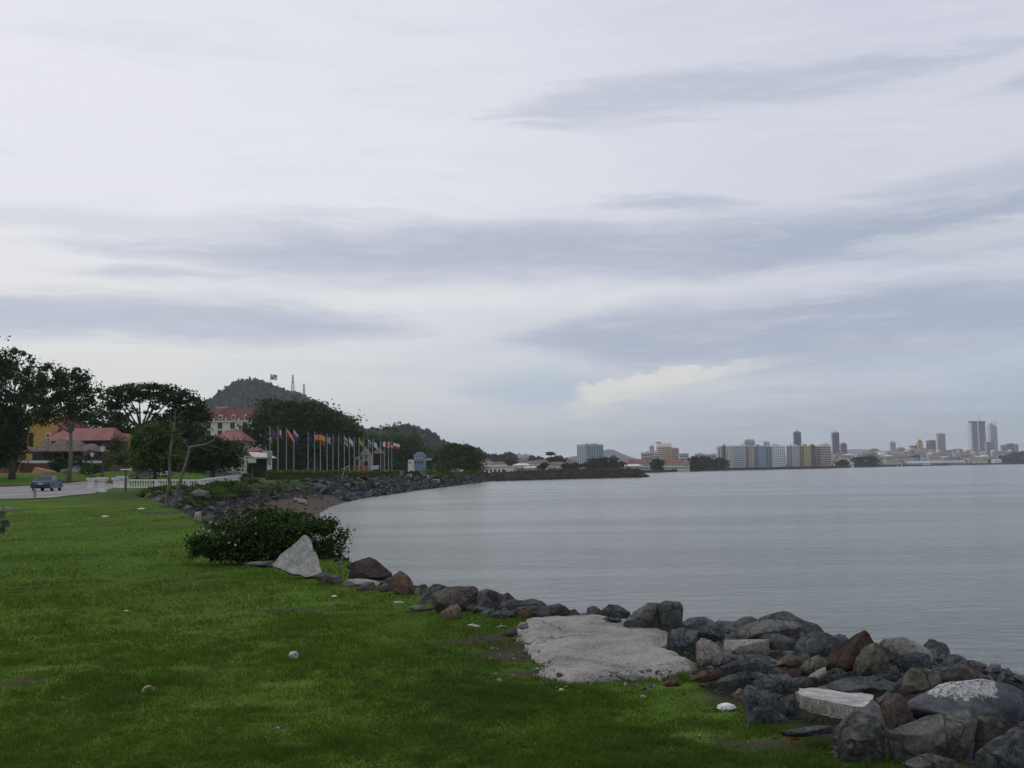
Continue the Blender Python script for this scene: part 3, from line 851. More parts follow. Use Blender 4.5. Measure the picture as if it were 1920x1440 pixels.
rk([(1290, 1276), (1310, 1260), (1345, 1251), (1364, 1265), (1340, 1276), (1310, 1281)], 8.3, RUST, 'flat rust coloured slab in front of the folded slate rock', name='stone', cat='stone')
rk([(1338, 1281), (1365, 1265), (1400, 1258), (1409, 1272), (1396, 1289), (1360, 1290)], 8.05, TEAL, 'tapered teal grey rock beside the flat rust slab')
rk([(1410, 1280), (1425, 1263), (1475, 1265), (1487, 1280), (1482, 1299), (1440, 1299), (1418, 1294)], 8.05, BLUE, 'blue grey block right of the tapered teal rock')
rk([(1482, 1283), (1500, 1268), (1520, 1269), (1527, 1285), (1507, 1297), (1486, 1295)], 8.2, TEAL, 'small teal slab left of the bright white grey stone')
rk([(1514, 1269), (1530, 1258), (1548, 1250), (1551, 1265), (1536, 1279)], 8.25, PALE, 'bright white grey stone at the foot of the red brown slab', name='stone', cat='stone')
rk([(1450, 1250), (1465, 1232), (1480, 1227), (1507, 1236), (1496, 1254), (1470, 1252)], 8.8, TAN, 'curved tan brown stone in the middle of the pile', name='stone', cat='stone')
rk([(1494, 1258), (1515, 1235), (1535, 1227), (1552, 1240), (1547, 1262), (1510, 1266)], 8.65, MOSS, 'olive grey rock left of the tall red brown slab')
rk([(1390, 1303), (1400, 1284), (1425, 1287), (1456, 1305), (1464, 1327), (1452, 1344), (1415, 1344), (1398, 1328)], 7.2, BLUE, 'large rounded blue grey boulder at the lawn edge by the white paper', amp=.03)
rk([(1460, 1310), (1490, 1299), (1500, 1325), (1497, 1343), (1465, 1347)], 7.3, SLATE, 'dark slate rock left of the white topped concrete slab')
rk([(1377, 1299), (1388, 1290), (1398, 1296), (1396, 1304), (1380, 1304)], 7.6, TAN, 'small tan pebble against the large rounded blue grey boulder', name='stone', cat='stone')
rk([(1411, 1332), (1423, 1322), (1431, 1338), (1416, 1343)], 6.95, SLATE, 'small dark stone at the foot of the rounded blue grey boulder', name='stone', cat='stone')
rk([(1241, 1284), (1260, 1270), (1275, 1271), (1279, 1286), (1250, 1289)], 8.15, RUST, 'low reddish stone in the grass at the front of the pad', name='stone', cat='stone')
rk([(1150, 1265), (1165, 1257), (1195, 1257), (1217, 1272), (1200, 1278), (1170, 1278)], 8.4, PALE, 'broken pale chunk fallen from the front edge of the pad', name='stone', cat='stone')
rk([(938, 1192), (955, 1180), (969, 1177), (972, 1191), (955, 1195)], 10.6, BROWN, 'dark brown stone at the grassy left edge of the pad', name='stone', cat='stone')
rk([(874, 1172), (886, 1169), (902, 1174), (890, 1177)], 11.2, WHITE, 'flat white stone in the grass left of the pad', name='stone', cat='stone')
rk([(929, 1176), (940, 1171), (953, 1174), (948, 1179)], 11.1, PALE, 'flat pale stone between white stone and pad', name='stone', cat='stone')
rk([(968, 1176), (976, 1166), (989, 1166), (992, 1178), (978, 1181)], 11.0, PALE, 'rounded pale stone on the back left corner of the pad', name='stone', cat='stone')
rk([(540, 1230), (544, 1222), (555, 1220), (561, 1227), (557, 1235), (545, 1235)], 9.4, WHITE, 'single rounded white stone alone on the lawn', name='stone', cat='stone', amp=.03)
rk([(586, 1080), (600, 1074), (620, 1074), (641, 1081), (642, 1094), (612, 1093)], 16.6, GREY, 'low grey rock between triangular slab and pale flat slab')
rk([(455, 1058), (470, 1053), (512, 1051), (514, 1064), (490, 1065)], 18.2, GREY, 'flat grey slab lying left of the triangular concrete slab')
rk([(270, 935), (276, 925), (287, 924), (292, 936), (280, 944)], 76, BROWN, 'dark brown boulder left of the two slim trees', deep=.9)
rk([(281, 942), (292, 931), (304, 932), (308, 944), (296, 952), (284, 950)], 72, GREY, 'grey split slab leaning at the base of the slim trees', deep=.9)
rk([(312, 946), (322, 936), (334, 940), (336, 954), (316, 956)], 66, SLATE, 'dark rock between the trunks of the slim trees', deep=.9)
rk([(362, 984), (366, 960), (378, 958), (379, 982)], 41, CONC, 'squared pale stub of concrete left of the big bush', deep=.9)
rk([(378, 984), (382, 968), (394, 960), (404, 966), (408, 984)], 40, BROWN, 'round brown boulder half behind the big bush', deep=.9)
rk([(356, 925), (372, 915), (392, 922), (396, 938), (370, 940)], 92, GREY, 'sloping grey rock slab on the weedy bank behind the slim trees', deep=.9)

# the great boulder with a white crust along its crest
out = [(1697, 1326), (1705, 1312), (1722, 1306), (1760, 1284), (1800, 1276), (1840, 1271), (1880, 1284), (1905, 1288), (1924, 1300), (1932, 1335), (1905, 1370), (1872, 1396), (1820, 1388), (1760, 1360), (1705, 1342)]
big = rock(out, 7.15, STREAK, 'huge dark boulder with a white crust along its top', deep=.8, amp=.035, group=RG, cuts=4)
me = big.data
co = np.empty(len(me.vertices) * 3, np.float32); me.vertices.foreach_get('co', co)
co = co.reshape(-1, 3) + np.array(big.location)
no = np.empty(len(me.vertices) * 3, np.float32); me.vertices.foreach_get('normal', no); no = no.reshape(-1, 3)
top = co[:, 2].max()
cr = sstep(top - .15, top - .05, co[:, 2]) * sstep(.05, .5, no[:, 2]) * sstep(at(1712, 1300, 7.1)[0], at(1745, 1300, 7.1)[0], co[:, 0]) * sstep(at(1880, 1300, 7.1)[0], at(1862, 1300, 7.1)[0], co[:, 0])
a_ = me.attributes.new('crust', 'FLOAT', 'POINT'); a_.data.foreach_set('value', cr.astype(np.float32))


def slab(out, D, thick, mats, label, lean=0.0, cat='concrete slab', name='concrete_slab', amp=.012, group=None):
    """a broken slab: smooth face with the photographed outline, rough broken edges"""
    P = np.array([at(a_, b_, D) for a_, b_ in out])
    P[:, 1] += (P[:, 2] - P[:, 2].min()) * lean
    n = len(P)
    c = P.mean(0)
    mb = MB()
    nrm = np.array((0, math.cos(math.atan(lean)), -math.sin(math.atan(lean))))
    fr = P; bk = P + nrm * thick
    rs = random.Random(4)
    # outline refined and roughened
    ring = []
    for i in range(n):
        for k in range(5):
            q = P[i] * (1 - k / 5) + P[(i + 1) % n] * (k / 5)
            ring.append(q + (q - c) / np.linalg.norm(q - c) * rs.uniform(-amp, amp) * (1 if k else .3))
    m_ = len(ring)
    vs = [tuple(q) for q in ring] + [tuple(q + nrm * thick * .5 + (c - q) * rs.uniform(-.03, .03)) for q in ring] + [tuple(q + nrm * thick + (c - q) * .04) for q in ring]
    mb.add(vs, [tuple(range(m_))], 0)
    mb.f.append(tuple(range(3 * m_ - 1, 2 * m_ - 1, -1))); mb.mi.append(1)
    for b_ in (0, m_):
        for i in range(m_):
            mb.f.append((b_ + i, b_ + m_ + i, b_ + m_ + (i + 1) % m_, b_ + (i + 1) % m_)); mb.mi.append(1)
    return mb.build(name, mats, label=label, cat=cat, group=group)


slab([(508, 1060), (520, 1044), (545, 1023), (560, 1008), (567, 1004), (577, 1013), (584, 1032), (592, 1043), (603, 1078), (577, 1082), (545, 1075)], 17.3, .16, [SMOOTHC, CONC],
     'triangular slab of pale concrete standing on edge before the bush', lean=.35)
# the lying slab with the smooth top: top face and broken front
r_ = root('concrete_slab', gnd(1560, 1330, 2.5), 'slab of concrete with a smooth white top lying on the dark rocks', 'concrete slab')
tp = [at(1493, 1297, 7.75), at(1500, 1290, 7.95), at(1533, 1290, 8.1), at(1600, 1296, 8.0), at(1640, 1304, 7.75), at(1622, 1326, 7.1), at(1560, 1317, 7.25), at(1505, 1304, 7.5)]
tp = [np.array(q) for q in tp]
mb = MB(); rs = random.Random(8)
ring = []
for i in range(8):
    for k in range(4):
        q = tp[i] * (1 - k / 4) + tp[(i + 1) % 8] * (k / 4)
        ring.append(q + np.array((rs.uniform(-.008, .008), rs.uniform(-.012, .012), rs.uniform(-.004, .004))))
m_ = len(ring)
mb.add(ring, [tuple(range(m_ - 1, -1, -1))], 0)
mb.build('top_face', SMOOTHC, r_)
mb = MB()
low = [q + np.array((rs.uniform(-.02, .02), rs.uniform(-.02, .02) - .02, -.10)) for q in ring]
low2 = [q + np.array((rs.uniform(-.02, .02), rs.uniform(.0, .03), -.21)) for q in ring]
mb.add([q - np.array((0, 0, .001)) for q in ring] + low + low2, [])
for b_ in (0, m_):
    for i in range(m_): mb.f.append((b_ + i, b_ + (i + 1) % m_, b_ + m_ + (i + 1) % m_, b_ + m_ + i)); mb.mi.append(0)
mb.f.append(tuple(range(2 * m_, 3 * m_))); mb.mi.append(0)
mb.build('broken_edge', CONC, r_, smooth=True)

# ------------------------------------------------------------------ concrete pad
def pad():
    h = .028
    lo, hi = PADW.min(0) - .1, PADW.max(0) + .1
    xs_ = np.arange(lo[0], hi[0], h); ys_ = np.arange(lo[1], hi[1], h)
    gx_, gy_ = np.meshgrid(xs_, ys_)
    wx = gx_ + (fbm(gx_, gy_, 5, 1) - .5) * .16; wy = gy_ + (fbm(gx_, gy_, 5, 2) - .5) * .16
    d, ins = poly_sd(PADW, wx, wy); d = d.reshape(gx_.shape); ins = ins.reshape(gx_.shape)
    cr = np.array([gnd(x_, y_, 2.55)[:2] for x_, y_ in [(1000, 1233), (1050, 1231), (1092, 1233), (1140, 1244), (1200, 1248), (1260, 1247), (1300, 1246)]])
    dcr = np.full(gx_.shape, 9.0)
    for i in range(len(cr) - 1):
        a_, b_ = cr[i], cr[i + 1]; ab = b_ - a_
        tt = np.clip(((wx - a_[0]) * ab[0] + (wy - a_[1]) * ab[1]) / (ab @ ab), 0, 1)
        dcr = np.minimum(dcr, np.hypot(wx - a_[0] - tt * ab[0], wy - a_[1] - tt * ab[1]))
    z = terrain(gx_, gy_) + .055 + (fbm(gx_, gy_, 9, 6) - .5) * .022 + (fbm(gx_, gy_, 2, 7) - .5) * .05
    z += .02
    z -= .07 * (1 - sstep(.01, .05, dcr)) + .055 * (1 - sstep(.0, .16, d + (fbm(gx_, gy_, 7, 9) - .5) * .16))
    nx_ = len(xs_)
    V = np.stack([gx_.ravel(), gy_.ravel(), z.ravel()], 1)
    ok = ins
    fs = []
    used = {}
    def vid(i): 
        if i not in used: used[i] = len(used)
        return used[i]
    cells = ok[:-1, :-1] & ok[1:, :-1] & ok[:-1, 1:] & ok[1:, 1:]
    edge = {}
    for j, i in zip(*np.nonzero(cells)):
        q = (j * nx_ + i, j * nx_ + i + 1, (j + 1) * nx_ + i + 1, (j + 1) * nx_ + i)
        fs.append(tuple(vid(k) for k in q))
        for k in range(4):
            e_ = (q[k], q[(k + 1) % 4])
            if (e_[1], e_[0]) in edge: del edge[(e_[1], e_[0])]
            else: edge[e_] = 1
    inv = sorted(used, key=used.get)
    vs = [tuple(V[i]) for i in inv]
    n0 = len(vs)
    lowid = {}
    for a_, b_ in edge:
        for k in (a_, b_):
            if k not in lowid: lowid[k] = len(vs); vs.append((V[k][0], V[k][1], V[k][2] - .05))
        fs.append((used[a_], lowid[a_], lowid[b_], used[b_]))
    m = bpy.data.materials.new('weathered_pad'); m.use_nodes = True
    t = NT(m.node_tree)
    p = t.node('ShaderNodeBsdfPrincipled')
    pos = t.node('ShaderNodeNewGeometry').outputs['Position']
    n1 = t.noise(pos, 2.2, 6, .65); n2 = t.noise(pos, 38, 4, .7); vo = t.node('ShaderNodeTexVoronoi')
    t.put(vo.inputs['Vector'], pos); vo.inputs['Scale'].default_value = 46
    c = t.mix(t.ss(.35, .65, n1), G(.17, .165, .150), G(.30, .29, .265))
    c = t.mix(t.m('MULTIPLY', t.ss(.45, .65, n2), .55), c, G(.42, .40, .36))
    c = t.mix(t.m('MULTIPLY', t.ss(.26, .14, vo.outputs['Distance']), .8), c, G(.09, .08, .07))
    c = t.mix(t.m('MULTIPLY', t.ss(.60, .74, t.noise(pos, 1.1, 4, .6)), .6), c, G(.11, .11, .11))
    vc = t.node('ShaderNodeTexVoronoi', feature='DISTANCE_TO_EDGE'); vc.inputs['Scale'].default_value = .62
    wq = t.node('ShaderNodeVectorMath', operation='ADD'); t.put(wq.inputs[0], pos); nq = t.node('ShaderNodeTexNoise'); t.put(nq.inputs['Vector'], pos); nq.inputs['Scale'].default_value = 3.0
    t.put(wq.inputs[1], t.scale(nq.outputs['Color'], (.4, .4, .0))); t.put(vc.inputs['Vector'], wq.outputs[0])
    c = t.mix(t.m('MULTIPLY', t.m('MULTIPLY', t.ss(.016, .005, vc.outputs['Distance']), t.ss(.46, .60, t.noise(pos, 1.7, 3, .6))), .8), c, G(.055, .05, .042))
    c = t.mix(t.m('MULTIPLY', t.ss(.52, .70, t.noise(pos, 3.3, 5, .65)), .5), c, G(.13, .13, .122))
    t.put(p.inputs['Base Color'], c); p.inputs['Roughness'].default_value = .9; p.inputs['Specular IOR Level'].default_value = .2
    b = t.node('ShaderNodeBump'); b.inputs['Strength'].default_value = .8; b.inputs['Distance'].default_value = .02
    t.put(b.inputs['Height'], t.m('ADD', n2, vo.outputs['Distance'])); t.l.new(b.outputs[0], p.inputs['Normal'])
    o_ = t.node('ShaderNodeOutputMaterial'); t.l.new(p.outputs[0], o_.inputs[0])
    mk('concrete_pad', vs, fs, m, smooth=True, label='cracked pale concrete pad broken into the lawn beside the rocks', cat='concrete pad')


pad()

# ------------------------------------------------------------------ rubble that fills the banks
def unit_rock(seed, n=11, cuts=1):
    rs = random.Random(seed)
    pts = []
    for _ in range(n):
        v = Vector((rs.gauss(0, 1), rs.gauss(0, 1), rs.gauss(0, 1))).normalized()
        pts.append((v.x * .62, v.y * .5, v.z * .42))
    return rough_hull(pts, .05, cuts, .04, seed)


UR = [unit_rock(100 + i) for i in range(10)]


def rubble(name, spots, mats, kind='stuff'):
    """many small stones in one mesh; spots are (x, y, z, size)"""
    V = []; Fc = []; mi = []
    rs = random.Random(12)
    o = 0
    for x, y, z, s in spots:
        vs, fs = UR[rs.randrange(10)]
        a = rs.uniform(0, 6.28); ca, sa = math.cos(a), math.sin(a)
        tl = rs.uniform(-.5, .5)
        k = rs.randrange(len(mats))
        A = np.array(vs) * s * np.array((1, rs.uniform(.7, 1.1), rs.uniform(.7, 1.1)))
        A = A @ np.array(((1, 0, 0), (0, math.cos(tl), math.sin(tl)), (0, -math.sin(tl), math.cos(tl)))) @ np.array(((ca, sa, 0), (-sa, ca, 0), (0, 0, 1)))
        V.append(A + np.array((x, y, z))); Fc += [tuple(i + o for i in f_) for f_ in fs]; mi += [k] * len(fs); o += len(vs)
    V = np.concatenate(V)
    return mk(name, V, Fc, mats, mi=mi, smooth=True, sharp=30, kind=kind)


rs = random.Random(44)
sp = []
for _ in range(520):                          # between and under the near boulders, down to the water
    i = rs.randrange(2, 16); k = rs.random()
    a_, b_ = CREST[i], CREST[i + 1]; w1, w2 = WATER[i - 1] if i < 3 else WATER[min(i, 11) - 1], None
    q = a_ * (1 - k) + b_ * k
    nrm = np.array((b_ - a_)[::-1]) * np.array((1, -1)); nrm /= np.linalg.norm(nrm)
    dd = abs(rs.gauss(0, 1)) * 1.3 - .25
    x_, y_ = q + nrm * dd
    s_ = rs.uniform(.08, .2) if dd < .3 else rs.uniform(.2, .55)
    sp.append((x_, y_, th(x_, y_) + s_ * .05, s_))
RZ = ROCKZONE
lo_, hi_ = RZ.min(0), RZ.max(0)
SLABP = np.array([gnd(*q_, 2.55)[:2] for q_ in ((1470, 1310), (1490, 1280), (1540, 1276), (1660, 1292), (1640, 1360), (1560, 1370), (1480, 1345))])
while len(sp) < 1150:
    x_, y_ = rs.uniform(lo_[0], hi_[0]), rs.uniform(lo_[1], hi_[1])
    d_, i_ = poly_sd(RZ, [x_], [y_])
    if not i_[0] or in_poly(PADW, np.array([x_]), np.array([y_]))[0]: continue
    if in_poly(SLABP, np.array([x_]), np.array([y_]))[0]: continue
    s_ = rs.uniform(.04, .13) if d_[0] < .3 else rs.uniform(.06, .20)
    sp.append((x_, y_, th(x_, y_) - s_ * .06, s_))
rubble('rubble', sp, [SLATE, SLATE, TEAL, BLUE, MAROON])
sp = []
for _ in range(230):                          # crumbs of concrete round the pad and in the bare earth
    q = PADW[rs.randrange(12, 23)]; x_ = q[0] + rs.gauss(0, .22); y_ = q[1] + rs.gauss(0, .3)
    s_ = rs.choice((.012, .02, .03, .05))
    sp.append((x_, y_, th(x_, y_) + (.05 if in_poly(PADW, np.array([x_]), np.array([y_]))[0] else .005), s_))
for bx, by, rx, ry in BAREW:
    for _ in range(9):
        x_ = bx + rs.gauss(0, rx * .6); y_ = by + rs.gauss(0, ry * .6); s_ = rs.choice((.01, .015, .025)) * (1 + by * .03)
        sp.append((x_, y_, th(x_, y_) + .004, s_))
rubble('gravel', sp, [GREY, GREY, BROWN, CONC])

# litter
def crumple(px, py, size, mat, label, name, cat, flat=.6):
    q = gnd(px, py, 2.5); q[2] = th(q[0], q[1])
    rs_ = random.Random(int(px))
    bm = bmesh.new(); bmesh.ops.create_icosphere(bm, subdivisions=3, radius=1)
    V = []
    for v in bm.verts:
        k = .75 + .5 * mnoise.ridged_multi_fractal(v.co * 2.1 + Vector((px, py, 0)), 1, 2, 3, 1, 2) * .5
        V.append((q[0] + v.co.x * k * size, q[1] + v.co.y * k * size * .7, q[2] + (v.co.z * k * flat + flat * .55) * size * .8))
    bm.verts.index_update(); Fc = [tuple(v.index for v in f_.verts) for f_ in bm.faces]; bm.free()
    mk(name, V, Fc, mat, label=label, cat=cat, smooth=True, sharp=25)


PAPER = plain('paper', S(205, 208, 205), .8, .08, 30)
crumple(1362, 1327, .065, PAPER, 'crumpled white paper lying in the grass by the boulders', 'crumpled_paper', 'litter')
crumple(1053, 1291, .022, plain('fruit', S(190, 180, 110), .6), 'small yellow green fruit lying on the lawn below the pad', 'fallen_fruit', 'fruit', .9)
crumple(237, 1145, .028, PAPER, 'small white scrap of paper alone on the lawn', 'paper_scrap', 'litter', .4)
crumple(197, 972, .14, PAPER, 'white scrap of litter on the far lawn', 'paper_scrap', 'litter', .3)
crumple(265, 954, .2, PAPER, 'white scrap of litter near the slim trees', 'paper_scrap', 'litter', .3)
crumple(628, 1111, .05, PAPER, 'white scrap in the grass left of the rust boulder', 'paper_scrap', 'litter', .4)


def dry_leaf(px, py, size, rz, label, col):
    q = gnd(px, py, 2.5); q[2] = th(q[0], q[1]) + .03
    mb = MB(); ca, sa = math.cos(rz), math.sin(rz)
    vs = []
    for i in range(7):
        u_ = i / 6; wv_ = math.sin(u_ * math.pi) ** .8 * .42
        for s_ in (-1, 0, 1):
            x_ = (u_ - .5) * 2 * size; y_ = s_ * wv_ * size
            vs.append((q[0] + x_ * ca - y_ * sa, q[1] + x_ * sa + y_ * ca, q[2] + abs(s_) * size * .35 + math.sin(u_ * 3) * size * .4))
    fs = [(i * 3 + k, i * 3 + k + 1, i * 3 + k + 4, i * 3 + k + 3) for i in range(6) for k in (0, 1)]
    n0 = len(vs)
    vs += [(a_, b_, c_ - .004) for a_, b_, c_ in vs]; fs += [tuple(n0 + i for i in f_[::-1]) for f_ in fs]
    mk('dry_leaf', vs, fs, plain('dry_leaf_%d' % px, col, .8), label=label, cat='leaf')


dry_leaf(278, 1308, .05, .7, 'curled tan dry leaf alone on the lawn', S(190, 165, 135))
dry_leaf(1479, 1388, .05, 2.2, 'brown dry leaf in the grass below the thin sliver rock', S(140, 95, 60))
dry_leaf(1490, 1396, .045, .3, 'orange dry leaf below the thin sliver rock', S(165, 105, 60))


# ------------------------------------------------------------------ flowering bush
def leaf_quads(C, size, rng, flat=0.35, aspect=.62):
    """rhombic leaves round the centres C"""
    n = len(C)
    size = np.broadcast_to(size, (n,))
    d = rng.normal(size=(n, 3)); d[:, 2] *= flat + .3; d /= np.linalg.norm(d, axis=1, keepdims=True)
    e = rng.normal(size=(n, 3)); e[:, 2] *= .5
    e -= (e * d).sum(1, keepdims=True) * d; e /= np.linalg.norm(e, axis=1, keepdims=True)
    V = np.empty((n, 4, 3)); s = size[:, None]
    V[:, 0] = C - d * s * .5; V[:, 1] = C + e * s * .5 * aspect; V[:, 2] = C + d * s * .5; V[:, 3] = C - e * s * .5 * aspect
    return V


def crown_points(blobs, D, n, rng, clumps=16, spread=.30, depth=.9, shell=.55, floor=None):
    """points in clumps through ellipsoids given by their place in the picture at distance D"""
    tot = sum(b_[2] * b_[3] for b_ in blobs)
    out = []
    for b_ in blobs:
        cx, cy, rx, ry = b_[:4]
        dd = b_[4] if len(b_) > 4 else 0.0
        dens = b_[5] if len(b_) > 5 else 1.0
        c = at(cx, cy, D + dd); k = (D + dd) / F
        r_ = np.array((rx * k, .5 * (rx + ry) * k * depth, ry * k))
        nb = max(20, int(n * rx * ry / tot * dens)); nc = max(3, int(clumps * (rx * ry / tot * len(blobs)) ** .4))
        u = rng.normal(size=(nc, 3)); u /= np.linalg.norm(u, axis=1, keepdims=True)
        u *= (rng.random((nc, 1)) ** (1 / 3)) * (1 - shell) + shell * (.80 + .2 * rng.random((nc, 1)))
        cl = rng.integers(0, nc, nb)
        sc = rng.uniform(.5, 1.25, nc)[cl][:, None]
        p_ = u[cl] + rng.normal(size=(nb, 3)) * spread * sc * np.array((1, 1, .75))
        q = c + p_ * r_
        out.append(q)
    q = np.concatenate(out)
    if floor is not None: q = q[q[:, 2] > floor]
    return q


BUSHLEAF = leafmat('bush_leaves', G(.014, .036, .010), G(.040, .080, .018), G(.11, .16, .045), .25)
r_ = root('flowering_bush', put(500, 20.5), 'wide dark green bush with small pale pink flowers behind the triangular slab', 'bush')
rg = np.random.default_rng(3)
bl = [(480, 1000, 90, 46), (420, 1012, 60, 36), (560, 1000, 72, 44), (610, 1020, 42, 48), (380, 1028, 36, 22), (500, 985, 70, 32), (625, 1050, 26, 30), (450, 1025, 90, 26), (540, 1035, 90, 25), (606, 990, 26, 18)]
C = crown_points(bl, 20.6, 19000, rg, clumps=30, spread=.19, floor=th(-4.5, 20.5) - .05)
quads_mesh('foliage', leaf_quads(C, rg.uniform(.045, .085, len(C)), rg, .5), BUSHLEAF, r_)
mb = MB()
for i in range(26):
    b_ = bl[i % len(bl)]
    e_ = at(b_[0] + rg.uniform(-.9, .9) * b_[2], b_[1] + rg.uniform(-1.05, .2) * b_[3], 20.6 + rg.uniform(-.5, .5)); s_ = put(b_[0] * .5 + 250 + rg.uniform(-20, 20), 20.6)
    mb.tube([s_ - np.array((0, 0, .05)), s_ * .5 + e_ * .5 + np.array((0, 0, .12)), e_], [.02, .012, .005], 5)
mb.build('stems', plain('bush_bark', G(.08, .065, .05), .9), r_)
fl = MB()
pf = plain('pink_petals', S(225, 205, 212), .7, .1, 20)
CF = crown_points(bl, 20.6, 46, rg, clumps=26, spread=.12, shell=.95)
CF = CF[(CF[:, 1] < 20.7) & (CF[:, 2] > th(-4.5, 20.5) + .15)]
for k, q in enumerate(CF[:22]):
    fb = MB()
    for j in range(5):
        g_ = j * 1.2566
        fb.add([q, q + np.array((math.cos(g_ - .4), -.3, math.sin(g_ - .4))) * .018, q + np.array((math.cos(g_), -.5, math.sin(g_))) * .026, q + np.array((math.cos(g_ + .4), -.3, math.sin(g_ + .4))) * .018], [(0, 1, 2, 3)])
    fb.build('flower', pf, r_)

# ------------------------------------------------------------------ the promenade side: road, cars, pillars, balustrade
ROADM = plain('road_concrete', G(.205, .20, .195), .9, .16, .25)
WPAINT = plain('white_paint', G(.62, .62, .60), .6, .10, 1.2)
DARKM = plain('dark_metal', G(.03, .032, .032), .5, .1, 4)
GLASS = plain('dark_glass', G(.02, .025, .03), .12, .1, 1, spec=.6)
CREAM = plain('cream_wall', G(.52, .50, .43), .85, .08, .3)
YELLOW = plain('ochre_wall', G(.42, .27, .075), .85, .08, .3)
REDROOF = plain('red_roof', G(.19, .066, .060), .8, .15, .4)
ROOFTILE = plain('brick_red_roof', G(.27, .085, .060), .8, .15, .4)
BRICK = plain('brick_wall', G(.17, .062, .045), .85, .15, .6)
WOODB = plain('brown_wood', G(.085, .060, .042), .8, .15, 3)
THATCH = plain('thatch', G(.115, .095, .08), .95, .2, 1.4, bump=.6)
GREYW = plain('grey_wall', G(.30, .30, .30), .85, .12, .4)
SHADEW = plain('interior_shade', G(.025, .022, .02), .9, .1, 1)  # near black: shade inside openings and under roofs is put into the colour
BARK = plain('tree_bark', G(.13, .115, .095), .9, .2, 5, bump=.8)
DBARK = plain('dark_bark', G(.060, .052, .044), .9, .2, 3)


def ribbon(name, P, mat, dz=.02, **kw):
    """a flat sheet draped on the ground inside the plan outline P"""
    bm = bmesh.new()
    vs = [bm.verts.new((p_[0], p_[1], 0)) for p_ in P]
    f_ = bm.faces.new(vs)
    bmesh.ops.triangulate(bm, faces=[f_])
    for _ in range(4):
        bmesh.ops.subdivide_edges(bm, edges=[e for e in bm.edges if e.calc_length() > 3.0], cuts=1)
        bmesh.ops.triangulate(bm, faces=[q for q in bm.faces if len(q.verts) > 3])
    bm.verts.index_update()
    co = np.array([v.co for v in bm.verts])
    z = terrain(co[:, 0], co[:, 1]) + dz
    V = np.stack([co[:, 0], co[:, 1], z], 1)
    Fc = [tuple(v.index for v in q.verts) for q in bm.faces]
    bm.free()
    return mk(name, V, Fc, mat, loc=(0, 0, 0), **kw)


ribbon('road', ROADW, ROADM, .05, kind='structure')
mb = MB()
kp = [np.array((*q, th(*q))) for q in ROADW[6:12][::-1]]
for i in range(len(kp) - 1):
    a_, b_ = kp[i], kp[i + 1]
    d_ = (b_ - a_); L = np.linalg.norm(d_[:2]); c_ = (a_ + b_) / 2
    mb.box((c_[0], c_[1] + .1, min(a_[2], b_[2]) - .1), (L, .2, .24 + abs(d_[2])), math.atan2(d_[1], d_[0]))
mb.build('kerb', plain('kerb_brick', G(.16, .075, .05), .9), kind='structure')


